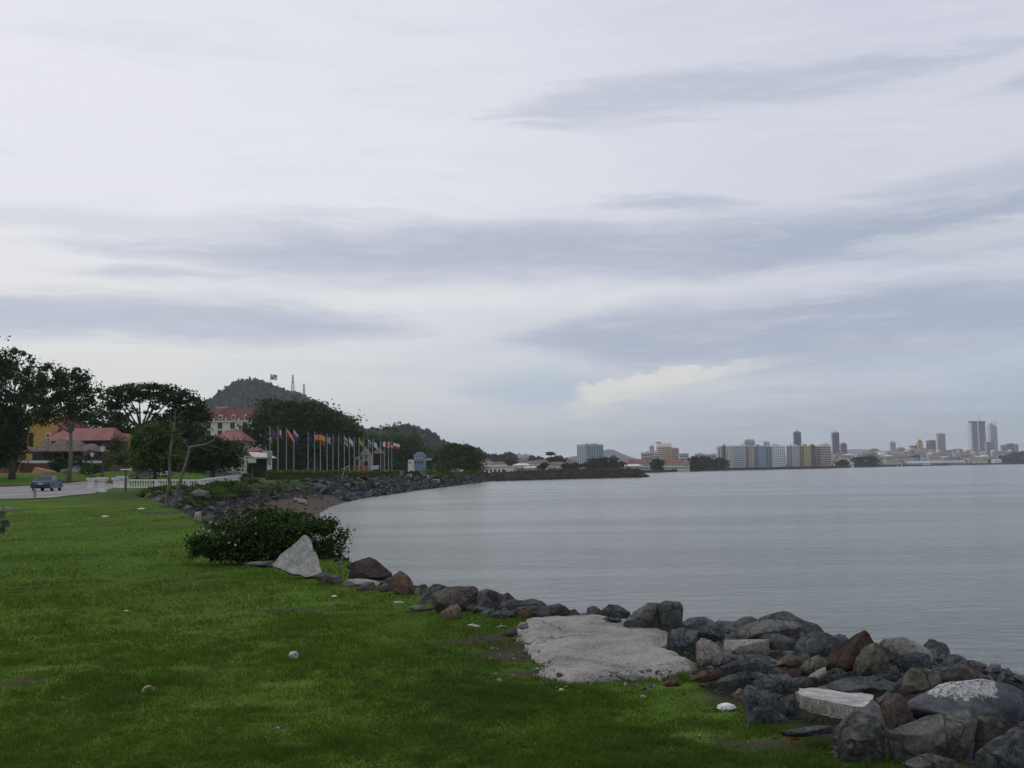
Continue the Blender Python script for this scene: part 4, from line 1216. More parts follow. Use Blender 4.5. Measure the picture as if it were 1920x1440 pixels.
def car(px, D, heading, paint, label, scale=1.0, group=None, up=0.05, wagon=False):
    """a saloon car seen from afar; heading is the plan angle of its nose"""
    o = put(px, D, up)
    r_ = root('parked_car' if group else 'sedan', o, label, 'car', group)
    ca, sa = math.cos(heading), math.sin(heading)
    W_ = .84 * scale

    def wv(x, y, z): return (o[0] + x * ca - y * sa, o[1] + x * sa + y * ca, o[2] + z * scale)

    # profile (x forward): body section and greenhouse
    body = [(-2.12, .42), (-2.15, .66), (-2.05, .88), (-1.30, .93), (.95, .90), (1.75, .80), (2.08, .66), (2.12, .40), (1.95, .26), (-1.95, .26)]
    mb = MB(); n = len(body)
    vs = []
    for y, k in ((-W_, .0), (-W_ * .985, .0), (W_ * .985, 0), (W_, 0)):
        for x, z in body:
            yy = y if abs(y) == W_ else y
            vs.append(wv(x * scale * (1 if abs(y) < W_ else .985), yy, z if abs(y) < W_ else .34 + (z - .34) * .93))
    fs = [tuple(range(n)), tuple(range(4 * n - 1, 3 * n - 1, -1))]
    for s_ in range(3):
        for i in range(n): fs.append((s_ * n + i, s_ * n + n + i, s_ * n + n + (i + 1) % n, s_ * n + (i + 1) % n))
    mb.add(vs, fs).build('body', paint, r_)
    rb = -1.95 if wagon else -1.35
    gh = [(rb, .92), (rb + .45 if not wagon else rb + .2, 1.36), (.15, 1.38), (.95, .90)]
    mb = MB(); vs = []
    for y, k in ((-W_ * .97, 0), (W_ * .97, 0)):
        for x, z in gh: vs.append(wv(x * scale, y * (1 if z < 1 else .84), z))
    mb.add(vs, [(0, 1, 2, 3), (7, 6, 5, 4), (1, 5, 6, 2), (0, 4, 5, 1), (3, 2, 6, 7)]).build('cabin', paint, r_)
    # panes, a little proud of the cabin
    def pane(name, q, outw):
        q = [np.array(v) for v in q]; c_ = sum(q) / 4
        nn = np.cross(q[1] - q[0], q[2] - q[0]); nn /= np.linalg.norm(nn)
        if nn @ (c_ - (o + np.array((0, 0, 1.0)))) < 0: nn = -nn
        fr = [c_ + (v - c_) * .86 + nn * .012 for v in q]; bk = [v - nn * .02 for v in fr]
        MB().add(fr + bk, [(0, 1, 2, 3), (7, 6, 5, 4), (0, 4, 5, 1), (1, 5, 6, 2), (2, 6, 7, 3), (3, 7, 4, 0)]).build(name, GLASS, r_)
    pane('rear_window', (vs[0], vs[4], vs[5], vs[1]), 0)
    pane('windscreen', (vs[3], vs[7], vs[6], vs[2]), 0)
    for k, (a_, b_) in enumerate(((0, 3), (4, 7))):
        p0, p1, p2, p3 = [np.array(vs[a_ + i]) for i in range(4)]
        mid0, mid1 = p0 * .45 + p3 * .55, p1 * .45 + p2 * .55
        pane('side_window', (p0, mid0, mid1, p1), 0); pane('side_window', (mid0, p3, p2, mid1), 0)
    tyre = plain('tyre', G(.018, .018, .018), .9); rim = plain('rim', G(.30, .31, .32), .4)
    for x in (-1.30, 1.32):
        for y in (-1, 1):
            mb = MB(); c_ = np.array(wv(x * scale, y * (W_ - .1), .31)); ax = np.array((-sa, ca, 0)) * y
            mb.tube([c_ - ax * .1, c_ + ax * .115], .31 * scale, 14)
            w_ = mb.build('wheel', tyre, r_)
            MB().tube([c_ + ax * .1, c_ + ax * .125], .18 * scale, 10).build('rim', rim, w_)
    def bit(name, x, y, z, sx, sy, sz, m):
        c_ = wv(x * scale, y, z); MB().box((c_[0], c_[1], c_[2]), (sx, sy, sz), heading).build(name, m, r_)
    rubber = plain('black_bumper', G(.025, .026, .028), .7)
    bit('rear_bumper', -2.16, 0, .36, .12, W_ * 2.0, .22, rubber); bit('front_bumper', 2.12, 0, .34, .12, W_ * 2.0, .2, rubber)
    for y in (-1, 1):
        bit('tail_light', -2.13, y * W_ * .74, .64, .05, .30, .16, plain('tail_lens', G(.10, .014, .014), .3))
        bit('headlight', 2.06, y * W_ * .72, .56, .06, .3, .13, plain('head_lens', G(.5, .5, .5), .2))
        bit('wing_mirror', .72, y * (W_ + .08), .92, .1, .16, .11, rubber)
    bit('number_plate', -2.165, 0, .60, .03, .42, .13, plain('plate', G(.45, .45, .43), .6))
    return r_


BLUEP = plain('blue_car_paint', G(.035, .075, .16), .3, .05, 1, spec=.6)
car(89, 103, R(99), BLUEP, 'pale blue sedan driving away on the concrete road, seen from behind', 1.07, None, .06)
SILV = plain('silver_car_paint', G(.33, .34, .35), .3, .05, 1, spec=.6)
DARKP = plain('dark_car_paint', G(.06, .065, .075), .3, .05, 1, spec=.6)
WHITEP = plain('white_car_paint', G(.60, .60, .58), .3, .05, 1, spec=.6)
PG = 'cars parked along the promenade'
car(138, 186, R(200), SILV, 'silver car parked behind the tree trunk on the upper lawn', group=PG, up=0)
car(271, 165, R(185), DARKP, 'dark grey car parked beyond the white balustrade', group=PG, up=.0)
car(293, 172, R(190), WHITEP, 'white car parked nose to tail with the dark grey car', group=PG, up=0)
car(447, 168, R(160), SILV, 'silver car parked by the grey kiosk behind the balustrade end', group=PG, up=0)
car(408, 180, R(170), DARKP, 'dark car parked under the trees behind the balustrade bend', group=PG, up=0)


def pillar(px, D, h, w_, label, hollow=False, group='white pillars of the promenade'):
    o = put(px, D)
    r_ = root('white_pillar', o, label, 'pillar', group)
    MB().box((o[0], o[1], o[2] - .15), (w_, w_, .3 + h * .08)).build('plinth', WPAINT, r_)
    MB().box((o[0], o[1], o[2] + .15), (w_ * .78, w_ * .78, h * .72 - .15)).build('shaft', WPAINT, r_)
    MB().box((o[0], o[1], o[2] + h * .72), (w_ * 1.12, w_ * 1.12, h * .12)).box((o[0], o[1], o[2] + h * .84), (w_ * 1.3, w_ * 1.3, h * .16)).build('capital', WPAINT, r_)
    return o, h


def lamp(px, D, zb, h, label, s=1.0):
    o = put(px, D); o[2] = zb
    r_ = root('street_lamp', o, label, 'street lamp', 'street lamps of the promenade')
    MB().lathe(o, [(.13 * s, 0), (.13 * s, .18), (.07 * s, .3), (.055 * s, h - .5), (.08 * s, h - .45)], 8).build('post', DARKM, r_)
    MB().lathe(o + np.array((0, 0, h - .45)), [(.11 * s, 0), (.20 * s, .38 * s)], 6).build('lantern', plain('lamp_glass', G(.62, .62, .58), .4), r_)
    MB().lathe(o + np.array((0, 0, h - .45 + .38 * s)), [(.22 * s, 0), (.12 * s, .1 * s), (.02, .2 * s)], 6).build('lamp_cap', DARKM, r_)


o, h = pillar(192, 95, 1.34, .62, 'white masonry pillar at the roadside carrying the taller lamp')
lamp(192, 95, o[2] + h, 2.75, 'black lantern lamp standing on the pillar by the road edge', 1.15)
o, h = pillar(171, 118, 1.15, .62, 'smaller white masonry pillar across the road carrying a lamp')
lamp(172, 118, o[2] + h, 2.8, 'black lantern lamp standing on the pillar across the road', 1.1)
o, h = pillar(217, 119, 1.15, .55, 'slim white pillar at the start of the balustrade')
o, h = pillar(229, 117, 1.3, .75, 'wide white pillar that ends the balustrade')
lamp(255, 150, th(put(255, 150)[0], 150), 5.2, 'tall lamp post in front of the round trimmed shrub', 1.2)
o = put(236, 97)
r_ = root('sign_post', o, 'weathered brown post with two white boards on its top', 'post')
MB().box((o[0], o[1], o[2] - .1), (.13, .13, 2.05)).build('post', WOODB, r_)
for s_ in (-.27, .27):
    MB().box((o[0] + s_, o[1], o[2] + 1.95), (.42, .3, .1)).build('board', WPAINT, r_)
o = put(66, 80)
MB().box((o[0], o[1], o[2] - .05), (.16, .16, .8), 0, taper=.85).build('bollard', plain('grey_stone_post', G(.22, .22, .21), .9), label='small pale stone post at the near edge of the road below the sedan', cat='bollard')


def baluster_run(a_, b_, label, h=.92):
    a_ = np.array(a_); b_ = np.array(b_)
    d_ = b_ - a_; L = np.linalg.norm(d_[:2]); rz = math.atan2(d_[1], d_[0]); u_ = d_ / L
    r_ = root('balustrade', a_, label, 'balustrade')
    def rail(name, z, hh, ww):
        vs = []
        nrm = np.array((-u_[1], u_[0], 0)) * ww / 2
        for e_ in (a_, b_):
            for s_, zz in ((-1, z), (1, z), (1, z + hh), (-1, z + hh)): vs.append(e_ + nrm * s_ + np.array((0, 0, zz)))
        MB().add(vs, [(3, 2, 1, 0), (4, 5, 6, 7), (0, 1, 5, 4), (1, 2, 6, 5), (2, 3, 7, 6), (3, 0, 4, 7)]).build(name, WPAINT, r_)
    rail('top_rail', h - .14, .14, .26); rail('base_rail', -.35, .45, .3)
    n = int(L / .36)
    me0 = None
    for i in range(n + 1):
        q = a_ + d_ * (i / n)
        if i % 12 == 0:
            MB().box(q + np.array((0, 0, .1)), (.3, .27, h - .24), rz).build('pier', WPAINT, r_); continue
        if me0 is None:
            me0 = MB().lathe((0, 0, 0), [(.08, 0), (.055, .08), (.095, .22), (.05, .45), (.08, h - .28), (.085, h - .24)], 8)
            me = bpy.data.meshes.new('baluster'); me.from_pydata(me0.v, [], me0.f); me.materials.append(WPAINT); me0 = me
        ob = bpy.data.objects.new('baluster', me0); COL.objects.link(ob); ob.parent = r_
        ob.location = [float(v) for v in (q - a_ + np.array((0, 0, .1)))]


pb = [put(238, 117), put(374, 113), put(422, 136), put(452, 152)]
baluster_run(pb[0], pb[1], 'long white balustrade between the slim trees and the road')
baluster_run(pb[1], pb[2], 'white balustrade turning away behind the leaning tree')
baluster_run(pb[2], pb[3], 'far end of the white balustrade by the kiosk')

# the slim trees on the bank
def limb_tree(px, D, paths, label, name='slim_tree', leaves=None, mat=BARK, cat='tree', group=None, seed=0):
    """paths: lists of (px, py, radius, depth offset)"""
    o = put(px, D)
    r_ = root(name, o, label, cat, group)
    for k, pth in enumerate(paths):
        P = [at(a_[0], a_[1], D + (a_[3] if len(a_) > 3 else 0)) for a_ in pth]
        if k == 0: P[0][2] = o[2] - .3
        rs_ = random.Random(seed + k)
        Q, rad = [], []
        for i in range(len(P) - 1):
            for s_ in range(4):
                q = P[i] * (1 - s_ / 4) + P[i + 1] * (s_ / 4)
                rr = pth[i][2] * (1 - s_ / 4) + pth[i + 1][2] * (s_ / 4)
                if s_: q = q + np.array((rs_.gauss(0, .22), rs_.gauss(0, .22), 0)) * rr; rr *= rs_.uniform(.88, 1.14)
                Q.append(q); rad.append(rr)
        Q.append(P[-1]); rad.append(pth[-1][2])
        MB().tube(Q, rad, 8).build('trunk' if k == 0 else 'branch', mat, r_, smooth=True)
    if leaves:
        bl_, n_, sz, lm = leaves
        rg_ = np.random.default_rng(seed + 9)
        C_ = crown_points(bl_, D, n_, rg_, clumps=12, spread=.3)
        quads_mesh('crown', leaf_quads(C_, rg_.uniform(.7, 1.3, len(C_)) * sz, rg_), lm, r_)
    return r_


LEAF_D = leafmat('dark_leaves', G(.017, .039, .011), G(.044, .080, .020), G(.075, .115, .032), .3)
LEAF_M = leafmat('mid_leaves', G(.026, .060, .013), G(.066, .112, .024), G(.10, .15, .038), .3)
LEAF_Y = leafmat('yellow_green_leaves', G(.065, .105, .018), G(.13, .18, .034), G(.17, .21, .06), .3)
limb_tree(308, 64, [[(309, 952, 0.144), (316, 915, 0.115), (318, 880, 0.094), (320, 838, 0.079), (326, 805, 0.061), (328, 775, 0.036), (331, 766, 0.022)],
                    [(321, 835, 0.050), (332, 818, 0.036, .4), (342, 812, 0.022, .7)], [(327, 790, 0.043), (337, 776, 0.029, -.3), (352, 769, 0.016, -.5)],
                    [(326, 800, 0.036), (318, 788, 0.022, .4), (321, 770, 0.014, .4)]],
          'slim grey tree with straight pale trunk standing on the bank', leaves=([(335, 810, 14, 6), (324, 856, 22, 7), (332, 822, 8, 4)], 220, .16, LEAF_M), seed=1)
limb_tree(320, 62, [[(322, 952, 0.137), (334, 918, 0.108), (343, 885, 0.086), (352, 855, 0.079), (355, 838, 0.072)],
                    [(355, 839, 0.072), (372, 836, 0.061, -.2), (388, 833, 0.054, -.4), (400, 826, 0.036, -.5), (405, 812, 0.022, -.5)],
                    [(388, 833, 0.029, -.4), (402, 838, 0.022, -.5), (420, 843, 0.011, -.6)], [(372, 836, 0.036, -.2), (384, 842, 0.022, .3), (398, 845, 0.014, .5)]],
          'slim leaning tree whose bare bough bends sideways like an arm', seed=5)


# ------------------------------------------------------------------ trees
def tree(name, px, D, blobs, n, size, lm, label, cat='tree', trunk=None, seed=0, group=None, spread=.30, clumps=16, shell=.55, limbs=5, bark=DBARK, tw=.25, z0=None, aspect=.7):
    rg_ = np.random.default_rng(seed + 100)
    o = put(px, D)
    if z0 is not None: o[2] = z0
    r_ = root(name, o, label, cat, group)
    C_ = crown_points(blobs, D, n, rg_, clumps=clumps, spread=spread, shell=shell, floor=o[2] + .05)
    quads_mesh('crown' if cat == 'tree' else 'foliage', leaf_quads(C_, rg_.uniform(.65, 1.35, len(C_)) * size, rg_, .5, aspect), lm, r_)
    if trunk is not False:
        mb = MB()
        k = D / F
        fk = trunk if trunk else (px, blobs[0][1] + blobs[0][3] * .5)
        f_ = at(fk[0], fk[1], D)
        if cat == 'tree': mb.tube([o - np.array((0, 0, .4)), o * .6 + f_ * .4 + np.array((rg_.normal() * .1, 0, 0)), f_], [tw * 1.25, tw * .95, tw * .75], 8)
        for b_ in blobs[:limbs]:
            e_ = at(b_[0], b_[1] - b_[3] * .3, D + (b_[4] if len(b_) > 4 else 0))
            m_ = f_ * .5 + e_ * .5 + np.array((rg_.normal() * .25, rg_.normal() * .25, -.25 * abs(e_[0] - f_[0]) * .4))
            mb.tube([f_, f_ * .62 + e_ * .38 + np.array((0, 0, -.16 * abs(e_[0] - f_[0]) * .5 + rg_.normal() * .2)), m_ * .35 + e_ * .65 + rg_.normal(size=3) * .25, e_], [tw * .5, tw * .33, tw * .2, tw * .08], 6)
            for _ in range(3):
                e2_ = e_ + rg_.normal(size=3) * np.array((b_[2] * k * .6, b_[2] * k * .5, b_[3] * k * .5))
                mb.tube([m_ * .4 + e_ * .6, e2_], [tw * .22, tw * .05], 5)
        mb.build('trunk' if cat == 'tree' else 'stems', bark, r_, smooth=True)
    return r_


tree('broadleaf_tree', 22, 168, [(15, 735, 55, 42), (-45, 715, 75, 70), (42, 775, 40, 42), (-10, 800, 60, 45), (20, 830, 32, 34), (62, 740, 18, 22), (30, 662, 17, 9, 0, .8), (57, 674, 9, 8, 0, .8), (2, 680, 12, 28), (45, 690, 22, 14, 0, .4), (20, 860, 25, 16), (-60, 800, 80, 80)],
     34000, .44, LEAF_D, 'big dark broad leaved tree that fills the edge beside the road', trunk=(22, 830), seed=1, tw=.5, spread=.22, clumps=20, limbs=10)
tree('tall_tree', 128, 150, [(95, 705, 30, 28), (122, 722, 34, 28), (90, 745, 26, 30), (148, 708, 22, 20, 0, .55), (168, 722, 22, 22, 0, .5), (140, 750, 34, 24, 0, .6), (108, 770, 36, 24), (150, 775, 26, 18, 0, .6), (85, 780, 15, 12, 0, .6), (178, 740, 16, 14, 0, .5)],
     11000, .40, LEAF_D, 'tall forked tree with an open crown before the red roofed restaurant', trunk=(133, 812), seed=2, tw=.31, limbs=9, spread=.22, clumps=20, bark=BARK)
tree('umbrella_tree', 262, 172, [(212, 748, 28, 18), (245, 735, 36, 14), (288, 733, 40, 14), (325, 745, 34, 16), (355, 762, 28, 18), (378, 778, 20, 16), (300, 745, 36, 10, 0, .5), (260, 745, 30, 10, 0, .5), (232, 760, 14, 10, 0, .35), (335, 765, 20, 12, 0, .6), (290, 762, 12, 8, 0, .5), (228, 778, 14, 10, 0, .8), (250, 772, 10, 7, 0, .5), (300, 782, 16, 8, 0, .7), (275, 775, 8, 6, 0, .5), (320, 782, 16, 10, 0, .8)],
     15000, .40, LEAF_D, 'wide umbrella shaped tree with spreading limbs and a flat domed crown', trunk=(264, 805), seed=3, tw=.45, limbs=11, spread=.24, clumps=20)
DK = 'dark trees behind the promenade'
tree('dense_tree', 195, 248, [(190, 786, 42, 20), (225, 798, 30, 24), (165, 790, 18, 14), (240, 832, 24, 26), (246, 862, 34, 22), (130, 788, 24, 14), (300, 800, 30, 16)], 8500, .6, LEAF_D, 'dense dark tree above the long red restaurant roof', seed=4, group=DK, spread=.26)
tree('dense_tree', 355, 195, [(345, 790, 38, 26), (362, 805, 22, 28), (420, 845, 40, 16), (330, 830, 50, 34), (390, 850, 50, 30), (300, 805, 26, 20), (360, 870, 70, 20)], 9500, .6, LEAF_D, 'dense dark tree between umbrella tree and cream hotel', seed=5, group=DK, spread=.26)
tree('round_tree', 290, 138, [(290, 822, 36, 28), (285, 852, 42, 30), (312, 846, 30, 34), (265, 838, 22, 22), (290, 868, 40, 18)], 8500, .38, LEAF_M, 'round crowned green tree behind the balustrade left of the straight slim tree', seed=6, spread=.24, clumps=22)
tree('round_tree', 400, 150, [(392, 828, 32, 12), (405, 850, 46, 20), (375, 850, 26, 24), (432, 856, 26, 22), (400, 868, 52, 16)], 9500, .38, LEAF_D, 'low flat crowned dark tree behind the bare leaning bough', seed=7, spread=.24, clumps=22)
tree('trimmed_shrub', 242, 146, [(240, 862, 28, 14), (225, 860, 14, 11), (258, 866, 14, 12)], 1500, .3, LEAF_M, 'rounded trimmed shrub between lamp post and balustrade', cat='shrub', seed=8, trunk=None)
SH = 'shrubs before the restaurant'
for k, (px, D, bl_, lb) in enumerate([(15, 205, [(0, 868, 30, 16), (30, 868, 18, 16)], 'dark shrub below the big broad leaved tree'),
        (112, 200, [(112, 874, 16, 14)], 'dark shrub left of the forked tree trunk'), (150, 198, [(150, 868, 14, 16)], 'leafy green shrub right of the forked tree trunk'),
        (208, 190, [(208, 850, 18, 22), (226, 838, 18, 22)], 'bushy dark tree at the end of the red restaurant roof'), (195, 175, [(188, 878, 16, 8), (165, 882, 16, 8)], 'low shrub behind the two lamp pillars')]):
    tree('garden_shrub', px, D, bl_, 900, .38, LEAF_M if k in (2, 4) else LEAF_D, lb, cat='shrub', seed=20 + k, group=SH)
BT = 'big trees behind the flags'
tree('great_tree', 545, 330, [(540, 784, 60, 30), (510, 775, 36, 28), (585, 782, 44, 32), (610, 800, 36, 30), (490, 803, 24, 28), (550, 820, 80, 40), (470, 830, 28, 30), (600, 840, 60, 36), (520, 855, 70, 28), (566, 762, 26, 12), (530, 760, 38, 10)],
     17000, .95, leafmat('great_leaves', G(.018, .042, .011), G(.044, .082, .020), G(.07, .11, .03), .3), 'largest dark domed tree behind the first flags', seed=30, group=BT, spread=.26, clumps=24, tw=.8)
tree('great_tree', 640, 350, [(640, 806, 34, 28), (620, 825, 30, 34), (655, 830, 24, 32), (640, 855, 36, 26), (663, 815, 12, 12), (625, 870, 40, 16)], 9000, .9, LEAF_D, 'dark domed tree next behind the middle flags', seed=31, group=BT, spread=.26, clumps=22, tw=.7)
tree('great_tree', 715, 470, [(700, 832, 30, 18), (735, 838, 34, 24), (700, 858, 40, 20), (765, 840, 28, 24), (755, 860, 40, 18), (720, 872, 50, 10)], 8000, 1.1, LEAF_M, 'lighter green tree behind the last flags', seed=32, group=BT, spread=.26, clumps=22, tw=.7)
tree('great_tree', 800, 520, [(795, 850, 24, 16), (775, 835, 18, 18)], 1300, 1.1, LEAF_D, 'dark tree beside the blue building', seed=33, group=BT, spread=.26)
tree('spreading_tree', 862, 400, [(862, 860, 34, 24), (835, 862, 22, 20), (890, 862, 16, 18), (880, 844, 14, 8), (850, 842, 20, 9), (862, 876, 44, 10)], 8000, .9, LEAF_M, 'bushy tree standing alone above the seawall end', seed=34, spread=.27, clumps=24, tw=.5)
tree('sparse_tree', 738, 520, [(716, 803, 16, 6, 0, .5), (724, 800, 8, 5, 0, .5), (745, 797, 9, 6, 0, .7), (740, 806, 5, 5, 0, .5)], 260, 1.2, LEAF_D, 'thin half bare tree rising above the ridge behind the flags', seed=35, trunk=(738, 812), limbs=4, tw=.4)
limb_tree(752, 520, [[(745, 815, .35), (752, 803, .2), (756, 795, .1)], [(752, 803, .15), (762, 797, .1), (768, 793, .05)], [(752, 804, .12), (764, 804, .07), (770, 803, .04)], [(754, 799, .1), (750, 793, .05)]],
          'leafless pale tree on the ridge right of the thin tree', name='bare_tree', seed=12)

# hedges
def hedge(pa, Da, pb_, Db, h, wd, label, lm, name='hedge', n=5200):
    a_, b_ = put(pa, Da), put(pb_, Db)
    L = np.linalg.norm(b_ - a_)
    r_ = root(name, a_, label, 'hedge', 'clipped hedges of the promenade')
    rg_ = np.random.default_rng(int(pa))
    t_ = rg_.random(n)[:, None]; u_ = rg_.random(n); f_ = rg_.random(n)
    side = np.where(f_ < .5, 0, 1)
    y_ = np.where(side == 0, -wd / 2, (u_ - .5) * wd) + rg_.normal(0, .07, n)
    z_ = np.where(side == 0, u_ * h, h) + rg_.normal(0, .08, n) + .12 * np.sin(t_[:, 0] * L * .9)
    C_ = a_ + (b_ - a_) * t_
    C_[:, 1] += y_; C_[:, 2] += z_
    quads_mesh('foliage', leaf_quads(C_, rg_.uniform(.16, .34, n), rg_, .6), lm, r_)
    nrm = np.array((0, wd * .36, 0)); vs = []
    for e_ in (a_, b_):
        for s_, zz in ((-1, -.3), (1, -.3), (1, h * .9), (-1, h * .9)): vs.append(e_ + nrm * s_ + np.array((0, 0, zz)))
    MB().add(vs, [(3, 2, 1, 0), (4, 5, 6, 7), (0, 1, 5, 4), (1, 2, 6, 5), (2, 3, 7, 6), (3, 0, 4, 7)]).build('foliage_core', plain('hedge_core', G(.018, .030, .012), .95), r_)  # solid dark core added inside the leaves to close see-through gaps


hedge(500, 176, 655, 214, 1.45, 1.6, 'long clipped hedge in front of the first flag poles', LEAF_Y)
hedge(657, 214, 750, 252, 1.35, 1.6, 'second clipped hedge in front of the last flag poles', LEAF_Y, n=3600)
hedge(757, 262, 788, 282, 1.2, 1.5, 'short dark clipped hedge past the last flag', LEAF_D, n=1500)
hedge(456, 150, 470, 158, 1.0, 1.4, 'small clipped hedge at the balustrade end', LEAF_D, n=700)

# weeds and bushes hanging over the bank
WB = 'weedy bushes on the bank'


def weed_label(px, D):
    w_ = 'beside the slim trees' if px < 350 else 'below the turn of the balustrade' if px < 385 else 'under the bare bending bough' if px < 415 else 'below the far balustrade end' if px < 445 else 'below the kiosk' if px < 480 else 'below the tall white sign' if px < 515 else 'below the first long hedge' if px < 570 else 'at the top of the seawall stones'
    return 'low weedy bush ' + w_ + (', close to the lawn' if D < 95 else ', half way along the cove bank' if D < 115 else ', on the far part of the bank' if D < 135 else ', at the foot of the promenade')

rs = random.Random(3)
weeds = [(440, 112, 914, 24, 9), (425, 108, 905, 18, 7), (458, 118, 919, 20, 8), (480, 125, 926, 18, 7), (545, 165, 899, 16, 8), (530, 165, 906, 14, 6), (400, 100, 928, 26, 9), (372, 92, 936, 22, 9),
         (352, 88, 944, 16, 7), (420, 106, 935, 22, 9), (575, 172, 905, 12, 5), (395, 102, 918, 22, 7), (345, 96, 926, 16, 7), (520, 140, 914, 16, 6), (462, 122, 934, 18, 7)]
for _ in range(40):
    i_ = rs.randrange(19, 22); u_ = rs.random(); q_ = CREST[i_ - 1] * (1 - u_) + CREST[i_] * u_
    x_ = q_[0] + rs.uniform(-1, 3.5); y_ = q_[1]
    px_ = 960 + F * x_ / y_; zz_ = th(x_, y_)
    py_ = 897.5 - .0155 * px_ + (4.2 - zz_) * F / y_
    weeds.append((px_, y_, py_ - 4, rs.uniform(8, 18), rs.uniform(3, 6)))
for k, (px, D, py, rx, ry) in enumerate(weeds):
    c_ = at(px, py + ry * .5, D); 
    tree('weed_bush', px, D, [(px, py, rx, ry), (px + rs.uniform(-10, 10), py + ry * .4, rx * .8, ry * .8)], 420, .22, LEAF_M, weed_label(px, D), cat='bush', seed=60 + k, group=WB, z0=min(c_[2], th(c_[0], D)) - .3, trunk=False)
WT = 'shrubs along the seawall top'
SHL = ['yellow green shrub just right of the slanting bench', 'green shrub left of the blue building corner bench', 'green shrub left of the small white boat', 'yellow green shrub in front of the small white boat',
       'green shrub directly right of the small white boat', 'green shrub below the lone spreading tree', 'yellow green shrub last on the seawall end', 'tall narrow shrub standing above the seawall before the spreading tree',
       'low shrub at the short dark hedge foot', 'wide yellow green shrub under the long white bench', 'wide low green shrub on the stones below the white boat']
for k, (px, D, py, rx, ry) in enumerate([(805, 285, 886, 12, 6), (822, 300, 884, 12, 6), (838, 320, 885, 12, 5), (852, 335, 885, 10, 5), (868, 350, 886, 12, 5), (884, 370, 886, 12, 4), (897, 390, 887, 10, 4), (826, 290, 876, 8, 10), (780, 265, 893, 12, 4), (815, 290, 892, 16, 4), (845, 318, 891, 18, 4)]):
    c_ = at(px, py, D)
    tree('seawall_shrub', px, D, [(px, py, rx, ry)], 420, .4, LEAF_Y if k % 3 == 0 else LEAF_M, SHL[k], cat='shrub', seed=90 + k, group=WT, z0=min(c_[2], th(c_[0], D)) - .4, trunk=False)

# a leafy twig reaching into the frame
r_ = root('roadside_sapling', put(-25, 17), 'dark leafy sapling reaching in at the edge of the lawn', 'sapling')
mb = MB(); o = put(-25, 17)
tip = at(10, 985, 17)
mb.tube([o - np.array((0, 0, .1)), at(-18, 1000, 17), at(-5, 970, 17)], [.025, .018, .008], 6).tube([at(-18, 1000, 17), tip], [.012, .005], 5)
mb.build('stem', DBARK, r_)
for k, (px, py, ln, ang) in enumerate([(2, 966, .16, .3), (8, 980, .17, -.6), (-4, 990, .16, -1.3), (-8, 958, .14, 1.1), (3, 992, .13, -1.0), (-14, 1005, .15, -1.8), (-12, 975, .15, .1), (4, 955, .1, .5)]):
    c_ = at(px, py, 17 + .05 * (k % 3)); vs = []
    ca, sa = math.cos(ang), math.sin(ang)
    for i in range(7):
        u_ = i / 6; wv_ = math.sin(u_ * math.pi) ** .7 * .36 * ln
        for s_ in (-1, 0, 1):
            x_ = (u_ - .35) * ln; y_ = s_ * wv_
            vs.append((c_[0] + x_ * ca - y_ * sa, c_[1] + s_ * .03 - u_ * .03, c_[2] + x_ * sa + y_ * ca))
    MB().add(vs, [(i * 3 + q, i * 3 + q + 1, i * 3 + q + 4, i * 3 + q + 3) for i in range(6) for q in (0, 1)]).build('leaf', plain('sapling_leaf', G(.018, .034, .014), .5), r_)
o = put(14, 57)
MB().box((o[0], o[1], o[2] - .1), (1.0, .7, .24)).build('stone_cover', PALE, label='pale square stone cover set in the lawn by the dark sapling', cat='stone cover')

# ------------------------------------------------------------------ restaurant, hotel and the small buildings of the promenade
def wallbox(parent, name, px0, px1, py0, zb, D, dep, mat, dpy=None):
    """a box facing the camera between two picture columns; top at picture row py0 (of its middle)"""
    a_, b_ = at(px0, 880, D), at(px1, 880, D)
    zt = at((px0 + px1) / 2, py0, D)[2]
    mb = MB().prism([(a_[0], D), (b_[0], D), (b_[0], D + dep), (a_[0], D + dep)], zb, zt)
    return mb.build(name, mat, parent)


def hiproof(parent, name, px0, px1, pe, pr, D, dep, mat, inset=.25, over=.5, ridge=None):
    """hipped roof: eaves at row pe, ridge at row pr"""
    a_, b_ = at(px0, pe, D), at(px1, pe, D); ze = a_[2] * .5 + b_[2] * .5; zr = at((px0 + px1) / 2, pr, D + dep / 2)[2]
    x0, x1 = a_[0] - over, b_[0] + over; y0, y1 = D - over, D + dep + over
    i_ = (x1 - x0) * inset
    ym = (y0 + y1) / 2
    vs = [(x0, y0, ze), (x1, y0, ze), (x1, y1, ze), (x0, y1, ze), (x0 + i_, ym, zr), (x1 - i_, ym, zr),
          (x0, y0, ze - .18), (x1, y0, ze - .18), (x1, y1, ze - .18), (x0, y1, ze - .18)]
    fs = [(0, 1, 5, 4), (1, 2, 5), (2, 3, 4, 5), (3, 0, 4), (9, 8, 7, 6), (6, 7, 1, 0), (7, 8, 2, 1), (8, 9, 3, 2), (9, 6, 0, 3)]
    return MB().add(vs, fs).build(name, mat, parent)


